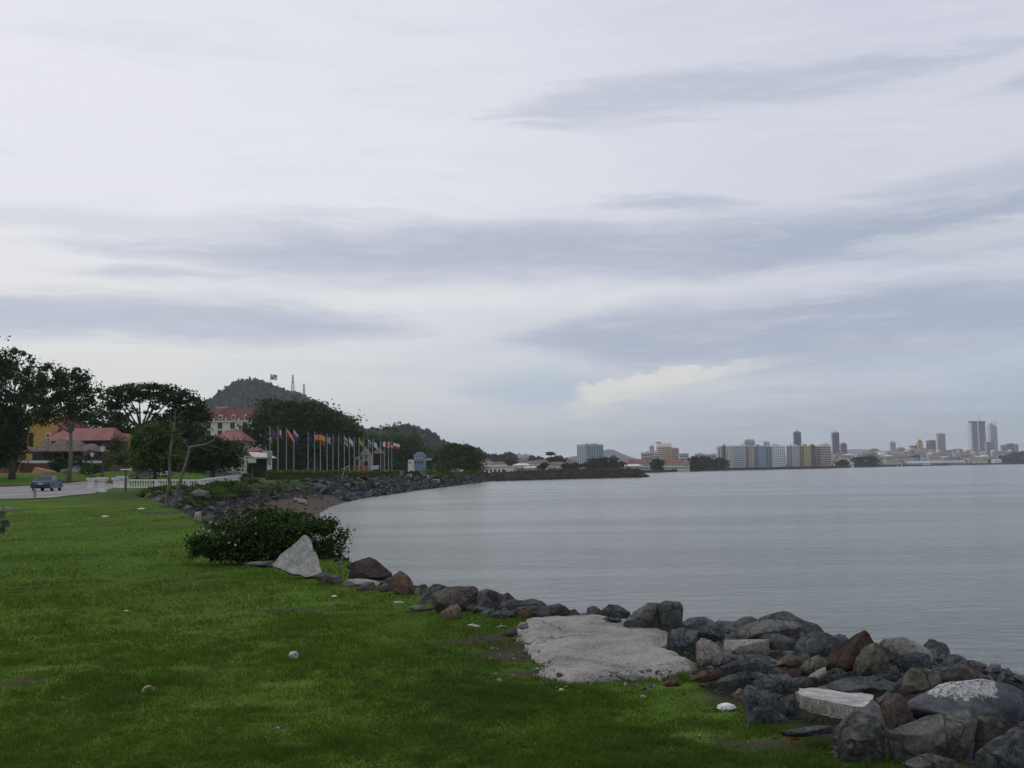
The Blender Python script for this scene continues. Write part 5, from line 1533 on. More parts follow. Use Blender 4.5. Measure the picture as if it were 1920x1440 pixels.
zr = 5.0
o = put(75, 232)
r_ = root('restaurant', o, 'yellow walled restaurant with red roofs behind the forked tree', 'building')
wallbox(r_, 'wall', 48, 94, 778, zr - 1, 232, 12, YELLOW)
wallbox(r_, 'wall', 94, 205, 824, zr - 1, 226, 10, WOODB)
wallbox(r_, 'wall', 196, 224, 812, zr - 1, 236, 8, YELLOW)
hiproof(r_, 'roof', 92, 204, 826, 803, 225, 12, REDROOF, .12, .8)
hiproof(r_, 'roof', 84, 128, 805, 776, 236, 12, REDROOF, .3, .4)
hiproof(r_, 'roof', 40, 75, 848, 838, 222, 6, BRICK, .1, .4)
for px in (100, 118, 142, 160, 180): wallbox(r_, 'window', px, px + 9, 832, zr + 2.2, 225.8, .15, SHADEW)
wallbox(r_, 'window', 54, 60, 812, zr + 5.6, 231.8, .15, SHADEW)
o = put(105, 212)
r_ = root('thatched_pavilion', o, 'open pavilion with a grey thatched roof on posts', 'pavilion')
for a_, b_, pt in ((58, 92, 828), (84, 122, 824), (112, 150, 826), (140, 176, 832)):
    hiproof(r_, 'thatch_roof', a_, b_, 846, pt, 212, 7, THATCH, .38, .5)
for px in (62, 80, 100, 118, 138, 158, 172):
    q = at(px, 846, 212.5); MB().box((q[0], q[1], zr - 1), (.22, .22, q[2] - zr + 1)).build('post', WOODB, r_)
wallbox(r_, 'under_roof_shade', 60, 174, 850, zr - 1, 219, .3, SHADEW)  # dark sheet standing in for the shade under the thatch
wallbox(r_, 'low_wall', 38, 98, 866, zr - 1.5, 208, .3, BRICK)
TC = plain('white_cloth', G(.55, .55, .53), .8)
for k, px in enumerate((42, 50, 60, 68, 76, 86, 94, 138, 160, 168, 178, 185)):
    q = at(px, 864, 206 if px < 100 else 204); z_ = th(q[0], q[1])
    rr = root('terrace_table', (q[0], q[1], z_), 'small white clothed table ' + ('first at the dark tree end', 'second from the dark tree end', 'third along the brick wall', 'at the middle of the brick wall', 'fifth along the brick wall', 'by the sign pole', 'last along the brick wall', 'just right of the forked trunk', 'below the dark parasol edge', 'right of the leafy shrub', 'left of the lamp pillars', 'behind the taller lamp post')[k] + ' of the terrace', 'table', 'tables of the restaurant terrace')
    MB().box((q[0], q[1], q[2] - .45), (.95, .9, .5), 0, taper=.92).build('tablecloth', TC, rr)
    MB().lathe((q[0], q[1], z_), [(.25, 0), (.06, .1), (.05, max(.3, q[2] - z_ - .4))], 8).build('leg', DARKM, rr)
q = at(168, 850, 200)
r_ = root('dark_parasol', (q[0], q[1], th(q[0], 200)), 'dark parasol open beside the thatched pavilion', 'parasol')
MB().lathe((q[0], q[1], q[2] - .3), [(1.35, 0), (.7, .75), (.04, 1.15)], 10).build('canopy', plain('dark_canvas', G(.03, .032, .036), .9), r_)
MB().lathe((q[0], q[1], th(q[0], 200)), [(.05, 0), (.05, q[2] - th(q[0], 200) + .5)], 6).build('pole', DARKM, r_)
o = put(5, 240)
r_ = root('yellow_house', o, 'small yellow gabled house with a red lean-to behind the big dark tree', 'house')
wallbox(r_, 'wall', -30, 12, 826, zr - 1, 240, 8, YELLOW); hiproof(r_, 'roof', -32, 13, 826, 810, 240, 8, YELLOW, .45, .3)
wallbox(r_, 'lean_to', -20, 20, 830, zr - 1, 236, 3, BRICK)
a_, b_ = put(56, 186), put(100, 183)
vs = [a_ + (0, 0, -.3), b_ + (0, 0, -.3), b_ + (0, 1.2, -.3), a_ + (0, 1.2, -.3)]
za, zb_ = at(64, 876, 186)[2], at(100, 884, 183)[2]
vs += [(a_[0] + .8, a_[1], za), (b_[0], b_[1], zb_), (b_[0], b_[1] + 1.2, zb_), (a_[0] + .8, a_[1] + 1.2, za)]
MB().add(vs, [(3, 2, 1, 0), (4, 5, 6, 7), (0, 1, 5, 4), (1, 2, 6, 5), (2, 3, 7, 6), (3, 0, 4, 7)]).build('sloping_wall', plain('tan_wall', G(.33, .22, .12), .9), label='tan sloping wall at the top of the lawn behind the sedan', cat='wall')
q = put(89, 190)
r_ = root('road_sign', q, 'tall white road sign with a red and a dark mark on a thin pole', 'sign')
zt = at(89, 812, 190)[2]
MB().lathe(q, [(.06, -.2), (.06, zt - q[2])], 6).build('pole', DARKM, r_)
MB().box((q[0], q[1] - .1, zt - 1.35), (.78, .05, 1.4)).build('panel', WPAINT, r_)
mb = MB(); mb.tube([(q[0], q[1] - .16, zt - .45), (q[0], q[1] - .13, zt - .45)], .3, 14)
mb.build('red_mark', plain('sign_red', G(.35, .03, .04), .6), r_)
MB().box((q[0], q[1] - .14, zt - 1.2), (.55, .03, .22)).build('dark_mark', plain('sign_dark', G(.06, .05, .09), .6), r_)

# the cream hotel with the red mansard roof
D = 560
o = put(440, D); 
r_ = root('hotel', o, 'cream hotel with a red mansard roof, dormers and arched windows', 'hotel')
zb = 4.0; dep = 24
xa, xb = at(384, 800, D)[0], at(492, 800, D)[0]
ze = at(430, 789, D)[2]; zt = at(430, 765, D)[2]
MB().prism([(xa, D), (xb, D), (xb, D + dep), (xa, D + dep)], zb, ze).build('wall', plain('hotel_wall', G(.56, .54, .48), .85, .06, .1), r_)
vs = [(xa - .5, D - .5, ze), (xb + .5, D - .5, ze), (xb + .5, D + dep, ze), (xa - .5, D + dep, ze), (xa + .8, D + 2.2, zt), (xb - .8, D + 2.2, zt), (xb - .8, D + dep - 2, zt), (xa + .8, D + dep - 2, zt)]
MB().add(vs, [(3, 2, 1, 0), (4, 5, 6, 7), (0, 1, 5, 4), (1, 2, 6, 5), (2, 3, 7, 6), (3, 0, 4, 7)]).build('roof', REDROOF, r_)
MB().box(((xa + xb) / 2, D - .45, ze - .5), (xb - xa + .8, .9, .5)).build('cornice', WPAINT, r_)
zm = at(430, 805.5, D)[2]
MB().box(((xa + xb) / 2, D - .15, zm), (xb - xa, .3, .35)).build('string_course', WPAINT, r_)
FR = plain('stone_trim', G(.55, .53, .48), .8)


def arched(parent, x, y, z0, w_, h, mat, fr, th_=.12):
    pts = [(-w_ / 2, 0), (w_ / 2, 0)] + [(w_ / 2 * math.cos(g_), h - w_ / 2 + w_ / 2 * math.sin(g_)) for g_ in [k * math.pi / 6 for k in range(7)]]
    n = len(pts)
    def shp(s_, yy): return [(x + a_ * s_, yy, z0 + (b_ if b_ > 0 else 0) * (1 + (s_ - 1) * w_ / h) - (.0 if s_ == 1 else .1 * (b_ <= 0))) for a_, b_ in pts]
    def ext(s_, ya, yb): 
        f_ = shp(s_, ya); b_ = shp(s_, yb)
        return f_ + b_, [tuple(range(n)), tuple(range(2 * n - 1, n - 1, -1))] + [(i, n + i, n + (i + 1) % n, (i + 1) % n) for i in range(n)]
    w1 = MB().add(*ext(1.28, y - th_, y + .1)).build('window', fr, parent)
    MB().add(*ext(1.0, y - th_ - .08, y)).build('pane', mat, w1)


for px in (391, 412.5, 436, 459, 482):
    x_ = at(px, 800, D)[0]
    arched(r_, x_ - .62, D, at(px, 804, D)[2], 1.15, 3.3, SHADEW, FR); arched(r_, x_ + .62, D, at(px, 804, D)[2], 1.15, 3.3, SHADEW, FR)
    for s_ in (-.62, .62): arched(r_, x_ + s_, D, at(px, 815.5, D)[2], 1.1, 2.5, SHADEW, FR)
    for s_ in (-.62, .62): arched(r_, x_ + s_, D, at(px, 828, D)[2], 1.1, 2.5, SHADEW, FR)
for px in (391, 414, 438, 462, 485):                      # dormers
    x_ = at(px, 780, D)[0]; z0 = at(px, 787, D)[2]
    d_ = MB().box((x_, D + .7, z0), (1.9, 2.6, 2.2)).lathe((x_, D - .5, z0), [(.01, 0)], 3) if False else MB().box((x_, D + .7, z0), (1.9, 2.6, 2.0))
    dm = d_.build('dormer', FR, r_)
    mb = MB(); n = 7
    vs = [(x_ + 1.0 * math.cos(k * math.pi / 6), D - .75, z0 + 2.0 + .75 * math.sin(k * math.pi / 6)) for k in range(7)] + [(x_ + 1.0 * math.cos(k * math.pi / 6), D + 2, z0 + 2.0 + .75 * math.sin(k * math.pi / 6)) for k in range(7)]
    mb.add(vs, [tuple(range(7)), tuple(range(13, 6, -1))] + [(i, 7 + i, 8 + i, i + 1) for i in range(6)]).build('dormer_roof', FR, r_)
    MB().box((x_, D - .68, z0 + .35), (1.05, .12, 1.7)).build('dormer_window', SHADEW, r_)
for px in (401, 424, 448): 
    x_ = at(px, 786, D)[0]; MB().box((x_, D - .2, at(px, 788.5, D)[2]), (.8, 1.0, 1.3)).build('small_dormer', FR, r_)
MB().box((at(410, 770, D)[0], D + 6, zt - .2), (6, 3, 1.3)).build('roof_hut', GREYW, r_)
# lower red roofs before the hotel
o = put(430, 300)
r_ = root('red_roofed_house', o, 'house with a big red hipped roof below the cream hotel', 'house')
hiproof(r_, 'roof', 396, 456, 826, 807, 300, 14, REDROOF, .3, .4); wallbox(r_, 'wall', 402, 452, 828, 3, 303, 9, CREAM)
o = put(470, 290)
r_ = root('red_roofed_house', o, 'low house with a small brick red roof behind the grey kiosk', 'house')
hiproof(r_, 'roof', 462, 486, 846, 839, 290, 6, BRICK, .25, .4); wallbox(r_, 'wall', 464, 496, 846, 3, 292, 5, CREAM)

# kiosk with the sloped metal roof
D = 188
o = put(478, D)
r_ = root('kiosk', o, 'small kiosk with a curved pale metal roof left of the tall sign', 'kiosk')
e0, e1, e2 = at(459, 847, D), at(484, 850, D), at(500, 858, D)
vs = [e0, e1, e2, e0 + (1.0, 3.5, .0), e1 + (1.0, 3.5, 0), e2 + (1.0, 3.5, 0)]
vs += [v - np.array((0, 0, .12)) for v in vs]
vs[2] = e2; f_ = [(0, 1, 4, 3), (1, 2, 5, 4), (9, 10, 7, 6), (10, 11, 8, 7), (0, 6, 7, 1), (1, 7, 8, 2), (3, 4, 10, 9), (4, 5, 11, 10), (0, 3, 9, 6), (2, 8, 11, 5)]
# front fascia slopes towards the camera
vs2 = [at(463, 848, D), at(480, 848, D), at(500, 857, D - 1.2), at(476, 857, D - 1.2)]
vs2 += [v + np.array((0, .05, -.1)) for v in vs2]
MB().add(vs2, [(0, 1, 2, 3), (7, 6, 5, 4), (0, 4, 5, 1), (1, 5, 6, 2), (2, 6, 7, 3), (3, 7, 4, 0)]).add(vs, f_).build('roof', plain('metal_roof', G(.46, .47, .46), .5, .1, .6), r_)
for px in (464, 499): 
    q = at(px, 858, D); MB().box((q[0], D + .3, o[2] - .3), (.18, .18, q[2] - o[2] + .3)).build('post', DARKM, r_)
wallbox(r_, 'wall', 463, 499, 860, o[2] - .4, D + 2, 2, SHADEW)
MB().box(at(472, 868, D - .3) , (1.55, .12, .75)).build('sign_board', WPAINT, r_)
q = put(473, D - 6)
MB().box((q[0], q[1], q[2] - .2), (.14, .14, 2.0)).build('post', WOODB, r_)
o = put(445, 186)
r_ = root('awning', o, 'short white awning board beside the kiosk', 'awning')
MB().box(at(448.5, 855, 186), (1.1, 1.2, .22)).build('canopy', WPAINT, r_)
q = at(455, 850, 186); MB().box((q[0], 186, o[2] - .2), (.3, .3, q[2] - o[2] + .2)).build('post', GREYW, r_)

# totem sign: white tower with rows of dark blocks
D = 178
o = put(505.5, D)
r_ = root('totem_sign', o, 'tall white totem sign covered in dark square characters', 'sign')
za, zt = at(505, 882, D)[2], at(505, 845.5, D)[2]
xw = (at(509.5, 860, D)[0] - at(501.5, 860, D)[0])
xm = at(505.5, 860, D)[0]
MB().box((xm, D, o[2] - .2), (xw, .45, zt - o[2] + .2)).build('tower', plain('sign_white', G(.5, .5, .5), .6), r_)
rows = ['0110', '1001', '1001', '1011', '0101', '1111', '0101', '1110', '0101', '1110', '0111']
for i, row in enumerate(rows):
    for j, ch in enumerate(row):
        if ch == '1':
            MB().box((xm + (j - 1.5) * xw * .24, D - .235, zt - .1 - (i + 1) * (zt - za) * .062), (xw * .19, .05, (zt - za) * .045)).build('character', plain('sign_black', G(.02, .02, .022), .7), r_)

# ------------------------------------------------------------------ flag poles
FG = 'flagpoles of the promenade'
FLAGMAT = {}


def fm(c):
    m_ = sum(c) / 3; c = tuple(int((m_ * .22 + v * .78) * .92) for v in c)
    if c not in FLAGMAT: FLAGMAT[c] = plain('flag_%d_%d_%d' % c, S(*c), .8, .06, 6)
    return FLAGMAT[c]


RED, BLU, WHT, YEL, GRN, ORG, NAV, LBL, BLK = (178, 38, 52), (58, 72, 150), (215, 215, 215), (222, 170, 48), (60, 120, 88), (214, 120, 45), (44, 52, 96), (130, 160, 200), (38, 40, 44)


def flag(parent, top, w_, h, wind, droop, pat, seed, name='flag'):
    """cloth hanging from the pole: wind 0 hangs in folds, 1 flies out"""
    rs_ = random.Random(seed)
    nu, nv = 12, 9
    vs = []; fs = []; mi = []; cols = []
    ph = rs_.uniform(0, 6)
    for i in range(nu + 1):
        u_ = i / nu
        for j in range(nv + 1):
            v_ = j / nv
            x_ = w_ * u_ * (.22 + .78 * wind)
            y_ = .22 * math.sin(u_ * 9 + ph + v_) * (1.3 - wind) * u_ ** .5 * .8
            z_ = -h * v_ - droop * w_ * u_ ** 1.1 + .06 * math.sin(u_ * 7 + ph)
            x_ -= v_ * (1 - wind) * .12 * u_
            vs.append((top[0] + .06 + x_, top[1] + y_, top[2] + z_))
    for i in range(nu):
        for j in range(nv):
            c = pat((i + .5) / nu, (j + .5) / nv)
            if c not in cols: cols.append(c)
            a_ = i * (nv + 1) + j
            fs.append((a_, a_ + 1, a_ + nv + 2, a_ + nv + 1)); mi.append(cols.index(c))
    n0 = len(vs)
    # a second skin a few millimetres behind gives the cloth thickness
    vs += [(x_, y_ + .006, z_) for x_, y_, z_ in vs]
    fs += [tuple(n0 + k for k in f_[::-1]) for f_ in fs]; mi += mi
    return mk(name, vs, fs, [fm(c) for c in cols], parent, mi=mi, smooth=True)


def hs(*cs):                       # horizontal stripes
    return lambda u_, v_: cs[min(len(cs) - 1, int(v_ * len(cs)))]


def vstr(*cs): return lambda u_, v_: cs[min(len(cs) - 1, int(u_ * len(cs)))]


def spain(u_, v_): return (RED if v_ < .25 or v_ > .75 else ((150, 60, 40) if .22 < u_ < .38 and .38 < v_ < .62 else YEL))
def redstar(u_, v_): return (230, 205, 120) if (u_ - .5) ** 2 + (v_ - .5) ** 2 < .03 else ((215, 200, 195) if abs(u_ - v_) < .12 else RED)
def unionb(u_, v_): return (NAV if u_ < .4 and v_ < .5 else (WHT if int(v_ * 8) % 2 else LBL))
def canada(u_, v_): return RED if u_ < .28 or u_ > .72 or ((u_ - .5) ** 2 + (v_ - .5) ** 2 < .03) else WHT
def chile(u_, v_): return (NAV if u_ < .34 and v_ < .5 else (WHT if v_ < .5 else RED))
def quarter(u_, v_): return (WHT if (u_ < .5) == (v_ < .5) else (RED if u_ > .5 else BLU))
def leb(u_, v_): return RED if v_ < .28 or v_ > .72 else ((70, 90, 70) if (u_ - .5) ** 2 + (v_ - .5) ** 2 < .03 else WHT)


FLAGS = [(505.8, .62, .75, hs(BLU, (70, 60, 130), RED), 'a blue over red striped flag', 1.0), (521, .5, .5, lambda u_, v_: RED if u_ < .3 else (WHT if u_ < .7 else BLK), 'a red and white flag with a dark tip', .8),
         (536.9, .72, .7, redstar, 'a large red flag with a pale yellow emblem', 1.1), (550.9, .22, .6, hs(WHT, LBL, BLU, BLU), 'a white over blue flag hanging limp behind the red one', 1.2),
         (577.8, .22, .5, hs(NAV, BLU, NAV), 'a plain dark blue flag hanging limp', 1.1), (589.8, .98, .28, spain, 'a large red and yellow striped flag flying wide', 1.25),
         (600.8, .25, .8, hs(YEL, ORG, RED, RED), 'a yellow over red flag hanging in folds behind the wide one', 1.2), (613.4, .2, .6, unionb, 'a white and light blue striped flag hanging limp', 1.1),
         (624.4, .22, .5, hs((120, 40, 46), RED, (120, 40, 46)), 'a dull dark red flag hanging limp', 1.0), (634.9, .18, .5, hs((60, 80, 60), (110, 60, 55), RED), 'a dark green and red flag hanging limp', 1.0),
         (645.6, .26, .6, hs(WHT, BLU, RED, WHT), 'a white, blue and red striped flag hanging limp', 1.1), (655, .32, .7, hs(LBL, WHT, WHT, LBL), 'a white flag with pale blue edges', 1.1),
         (664.4, .16, .5, hs((60, 82, 92), (60, 82, 92)), 'a grey blue flag wrapped round its pole', 1.0), (673.4, .48, .75, hs((190, 150, 60), ORG, YEL, BLU), 'a yellow and orange flag with a blue edge hanging wide', 1.1),
         (682, .2, .6, hs(NAV, (70, 60, 110)), 'a dark violet blue flag hanging before the ornate gate', 1.0), (691, .2, .6, hs(WHT, NAV, LBL), 'a blue and white flag hanging before the ornate gate', 1.0),
         (698.8, .5, .75, vstr((90, 150, 120), (190, 215, 200), WHT), 'a pale green and white flag hanging aslant', 1.05), (714, .9, .2, vstr(GRN, WHT, RED), 'a green, white and red flag flying', 1.1),
         (721, .85, .2, canada, 'a red and white flag with a red centre flying', 1.1), (728.7, .6, .35, quarter, 'a blue, white and red quartered flag', .9), (734.9, 1.0, .28, lambda u_, v_: (RED if v_ > .5 else (WHT if u_ > .2 else NAV)), 'a white over red flag flying at the end of the row', 1.2)]
POLE = plain('flagpole_paint', G(.34, .35, .35), .5, .06, 2)
for k, (px, wind, droop, pat, what, sc) in enumerate(FLAGS):
    s_ = (px - 505.8) / (734.9 - 505.8)
    D = 1 / ((1 - s_) / 186 + s_ / 288)
    o = put(px, D)
    zt = at(px, 800 + 29 * s_ + (2 if k in (4, 6) else 0), D)[2]
    r_ = root('flagpole', o, 'flagpole with ' + what, 'flagpole', FG)
    MB().lathe(o, [(.085, -.2), (.075, 2.5), (.05, zt - o[2])], 8).build('pole', POLE, r_)
    MB().lathe((o[0], o[1], zt), [(.03, 0), (.09, .07), (.03, .15)], 8).build('finial', POLE, r_)
    flag(r_, (o[0], o[1], zt - .15), 1.75 * sc, 1.2 * sc, wind, droop * .8, pat, k)

# ------------------------------------------------------------------ beyond the flags
D = 330
o = put(684, D)
r_ = root('ornate_gatehouse', o, 'ornate pale yellow gatehouse with a curved gable and red base', 'building')
GY = plain('pale_yellow_wall', G(.30, .25, .15), .85, .12, .4); GP = plain('pale_grey_stone', G(.27, .265, .25), .85, .12, .4)
wallbox(r_, 'wall', 664, 676, 856, 2.5, D, 6, GY)
wallbox(r_, 'wall', 676, 694, 852, 2.5, D + 1, 6, GP)
x_ = at(685, 850, D)[0]; z0 = at(685, 853, D)[2]
pts = [(-1.6, 0), (1.6, 0), (1.5, .8), (.9, 1.1), (.75, 1.8), (.35, 2.1), (0, 2.9), (-.35, 2.1), (-.75, 1.8), (-.9, 1.1), (-1.5, .8)]
n = len(pts)
MB().add([(x_ + a_, D - .2, z0 + b_) for a_, b_ in pts] + [(x_ + a_, D + .5, z0 + b_) for a_, b_ in pts], [tuple(range(n)), tuple(range(2 * n - 1, n - 1, -1))] + [(i, n + i, n + (i + 1) % n, (i + 1) % n) for i in range(n)]).build('gable', GP, r_)
arched(r_, at(686, 875, D)[0], D + .9, at(686, 880, D)[2], 1.7, 2.6, SHADEW, GP, .3)
arched(r_, at(670, 870, D)[0], D, at(670, 872, D)[2], .8, 1.8, SHADEW, GY)
wallbox(r_, 'base', 662, 688, 873, 2.0, D - 3, 2, plain('red_base', G(.24, .06, .05), .8))
o = put(708, 345)
r_ = root('brown_roofed_house', o, 'house with a brown pyramid roof right of the ornate gatehouse', 'house')
hiproof(r_, 'roof', 700, 717, 850, 839, 345, 5, plain('brown_roof', G(.13, .085, .07), .85), .45, .3); wallbox(r_, 'wall', 702, 716, 850, 2.5, 346, 4, SHADEW)
MB().box(at(703, 880, 318), (2.2, 1.2, 1.2)).build('white_container', plain('lilac_white', G(.42, .42, .50), .7), label='pale lilac container box before the brown roofed house', cat='container')
o = put(786, 420)
r_ = root('blue_building', o, 'small light blue building with a pale roof block', 'building')
LB = plain('light_blue_wall', G(.16, .22, .32), .8, .08, .3)
wallbox(r_, 'wall', 776, 796, 851, 2.5, 420, 8, LB); wallbox(r_, 'roof_block', 781, 792, 848, at(786, 851, 420)[2] - .1, 422, 5, GREYW)
for px in (778, 784, 790):
    wallbox(r_, 'window', px, px + 3, 858, at(px, 861, 420)[2], 419.9, .2, plain('pale_window', G(.36, .44, .55), .4)); wallbox(r_, 'window', px, px + 3, 865, at(px, 869, 420)[2], 419.9, .2, SHADEW)
o = put(770, 410); r_ = root('white_house', o, 'small white house joined to the blue building', 'house')
wallbox(r_, 'wall', 765, 774, 862, 2.5, 410, 6, WPAINT); wallbox(r_, 'window', 767, 770, 866, at(768, 869, 410)[2], 409.9, .2, SHADEW)
o = put(810, 430); r_ = root('flat_roofed_house', o, 'low house with a flat white roof edge right of the blue building', 'house')
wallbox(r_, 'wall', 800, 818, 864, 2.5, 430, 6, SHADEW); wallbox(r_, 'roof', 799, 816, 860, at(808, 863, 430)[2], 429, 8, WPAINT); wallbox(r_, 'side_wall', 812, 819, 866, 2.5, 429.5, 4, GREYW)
for k, (px, D, w_, lb) in enumerate(((798, 272, 1.6, 'white slanting bench beyond the short hedge'), (814, 280, 3.0, 'long white bench at the seawall edge'), (768, 258, 1.0, 'white stone block between the hedges'))):
    q = put(px, D); r_ = root('white_bench', q, lb, 'bench', 'white benches along the seawall')
    MB().box((q[0], q[1], q[2] + .5), (w_, .6, .14)).build('seat', WPAINT, r_)
    for s_ in (-.4, .4): MB().box((q[0] + s_ * w_, q[1], q[2] - .2), (.2, .5, .7)).build('leg', WPAINT, r_)
q = put(648, 196)
r_ = root('slanted_barrier', q, 'white slanted barrier boards leaning over the hedge gap', 'barrier')
a_, b_ = at(643, 880, 196), at(655, 873, 196); MB().tube([a_, b_], .09, 6).build('board', GREYW, r_)
a_, b_ = at(640, 879, 196), at(652, 880, 196); MB().tube([a_, b_], .07, 6).build('board', GREYW, r_)
a_, b_ = at(641, 894, 196), at(646, 880, 196); MB().tube([a_ - (0, 0, .3), b_], .08, 6).build('post', GREYW, r_)
q = put(857, 345); r_ = root('white_boat', q, 'small white boat hull lying on the seawall top', 'boat')
mb = MB(); vs = []
for i in range(7):
    u_ = i / 6 - .5; ww = .7 * math.cos(u_ * 2.6) ** .5
    for y_, z_ in ((-ww, .9), (-ww * .6, .25), (0, 0), (ww * .6, .25), (ww, .9)): vs.append((q[0] + u_ * 4.0, q[1] + y_, q[2] + .6 + z_ + abs(u_) * .5))
mb.add(vs, [(i * 5 + k, i * 5 + k + 1, i * 5 + k + 6, i * 5 + k + 5) for i in range(6) for k in range(4)]).build('hull', WPAINT, r_)
MB().box((q[0] + .2, q[1], q[2] + 1.3), (1.2, .9, .7)).build('cabin', GREYW, r_)
MB().box((q[0], q[1], q[2] - .2), (2.6, .5, .9)).build('cradle', DARKM, r_)
q = at(888, 905, 408); MB().lathe((q[0], q[1], -1), [(.7, 0), (.8, 1.2), (.55, 2.0)], 9).build('mooring_post', plain('dark_wet_stone', G(.03, .03, .03), .8), label='dark stump standing in the water off the seawall end', cat='mooring post')

# ------------------------------------------------------------------ riprap of the far seawall
rs = random.Random(77)
RMATS = [DSLATE, SLATE, BLUE, DSLATE, MAROON, GREY]
SHARED = []
for i in range(12):
    V, Fc = unit_rock(300 + i, 12, 1)
    me = bpy.data.meshes.new('riprap_rock'); me.from_pydata([tuple(v) for v in V], [], Fc); me.materials.append(RMATS[(0, 0, 1, 2, 3, 0, 1, 4, 0, 5, 0, 1)[i]])
    me.polygons.foreach_set('use_smooth', np.ones(len(me.polygons), bool)); me.set_sharp_from_angle(angle=R(28)); SHARED.append(me)
cand = []
FW = WATER[14:19]; FC = CREST[15:20]
for _ in range(2100):
    k = rs.random() ** 1.15 * 4.4 - .4
    i = math.floor(k); u_ = k - i
    w_ = WATER[15 + i] * (1 - u_) + WATER[16 + i] * u_ 
    y_ = w_[1]
    xc = np.interp(y_, CREST[11:17, 1], CREST[11:17, 0]) if False else np.interp(y_, [142, 185, 250, 330, 420], [-33, -28, -24.5, -19, -14])
    v_ = rs.random()
    x_ = xc + (w_[0] - xc) * v_ + rs.gauss(0, .25)
    s_ = rs.choice((.6, .8, .9, 1.1, 1.5)) * rs.uniform(.8, 1.2)
    cand.append((x_, y_ + rs.gauss(0, 1), s_))
for _ in range(620):                                         # scattered stones of the cove, between bank foot and sand
    y_ = rs.uniform(66, 150); xc = np.interp(y_, CREST[17:23, 1], CREST[17:23, 0]); xw = np.interp(y_, WATER[11:16, 1], WATER[11:16, 0])
    v_ = abs(rs.gauss(.32, .26)); x_ = xc + (xw - xc) * min(v_, .95)
    cand.append((x_, y_, rs.choice((.25, .35, .45, .7)) * rs.uniform(.8, 1.2)))
cand.sort(key=lambda c_: -c_[2] / c_[1])
for i, (x_, y_, s_) in enumerate(cand[:250]):
    mi_ = rs.randrange(12); ob = bpy.data.objects.new('riprap_rock', SHARED[mi_]); COL.objects.link(ob)
    ob.location = (x_, y_, th(x_, y_) + s_ * .12); ob.scale = (s_, s_ * rs.uniform(.7, 1), s_ * rs.uniform(.8, 1.2)); ob.rotation_euler = (rs.uniform(-.7, .7), rs.uniform(-.7, .7), rs.uniform(0, 6.28))
    pxr = 960 + F * x_ / y_; zr_ = th(x_, y_)
    what = ('', 'big ', 'flat ')[0 if s_ < .75 else 1] + ('near black', 'dark slate', 'blue grey', 'near black', 'maroon', 'pale grey')[(0, 0, 1, 2, 3, 0, 1, 4, 0, 5, 0, 1)[mi_]]
    lv = 'at the waterline of' if zr_ < .7 else 'half way up' if zr_ < 2 else 'at the top of'
    wh = 'the bank beside the slim trees' if pxr < 370 else 'the cove bank below the kiosk' if pxr < 480 else 'the bank behind the driftwood' if pxr < 560 else 'the seawall below the first hedge' if pxr < 655 else 'the seawall below the second hedge' if pxr < 755 else 'the seawall below the white benches' if pxr < 830 else 'the seawall below the white boat' if pxr < 875 else 'the far seawall end'
    tag(ob, what + ' rock ' + lv + ' ' + wh, 'rock', 'rocks of the far seawall')
rubble('seawall_rubble', [(x_, y_, th(x_, y_) + s_ * .1, s_) for x_, y_, s_ in cand[250:]], RMATS)
# driftwood on the sand
for k, (p0, p1, lb) in enumerate((((552, 934, 128), (577, 931, 131), 'pale driftwood log lying at the foot of the seawall'), ((560, 938, 126), (576, 936, 128), 'shorter pale driftwood log beside the longer one'))):
    a_, b_ = at(*p0), at(*p1); a_[2] = th(a_[0], a_[1]) + .12; b_[2] = th(b_[0], b_[1]) + .15
    MB().tube([a_, a_ * .5 + b_ * .5 + (0, 0, .08), b_], [.2, .17, .12], 7).build('driftwood_log', plain('driftwood', G(.32, .29, .25), .9), label=lb, cat='driftwood', smooth=True)

# ------------------------------------------------------------------ hills behind the promenade
FOREST = leafmat('far_forest_leaves', G(.010, .026, .010), G(.026, .052, .016), None, .1)
HILLM = plain('hill_soil', G(.020, .034, .016), .95, .2, .02)


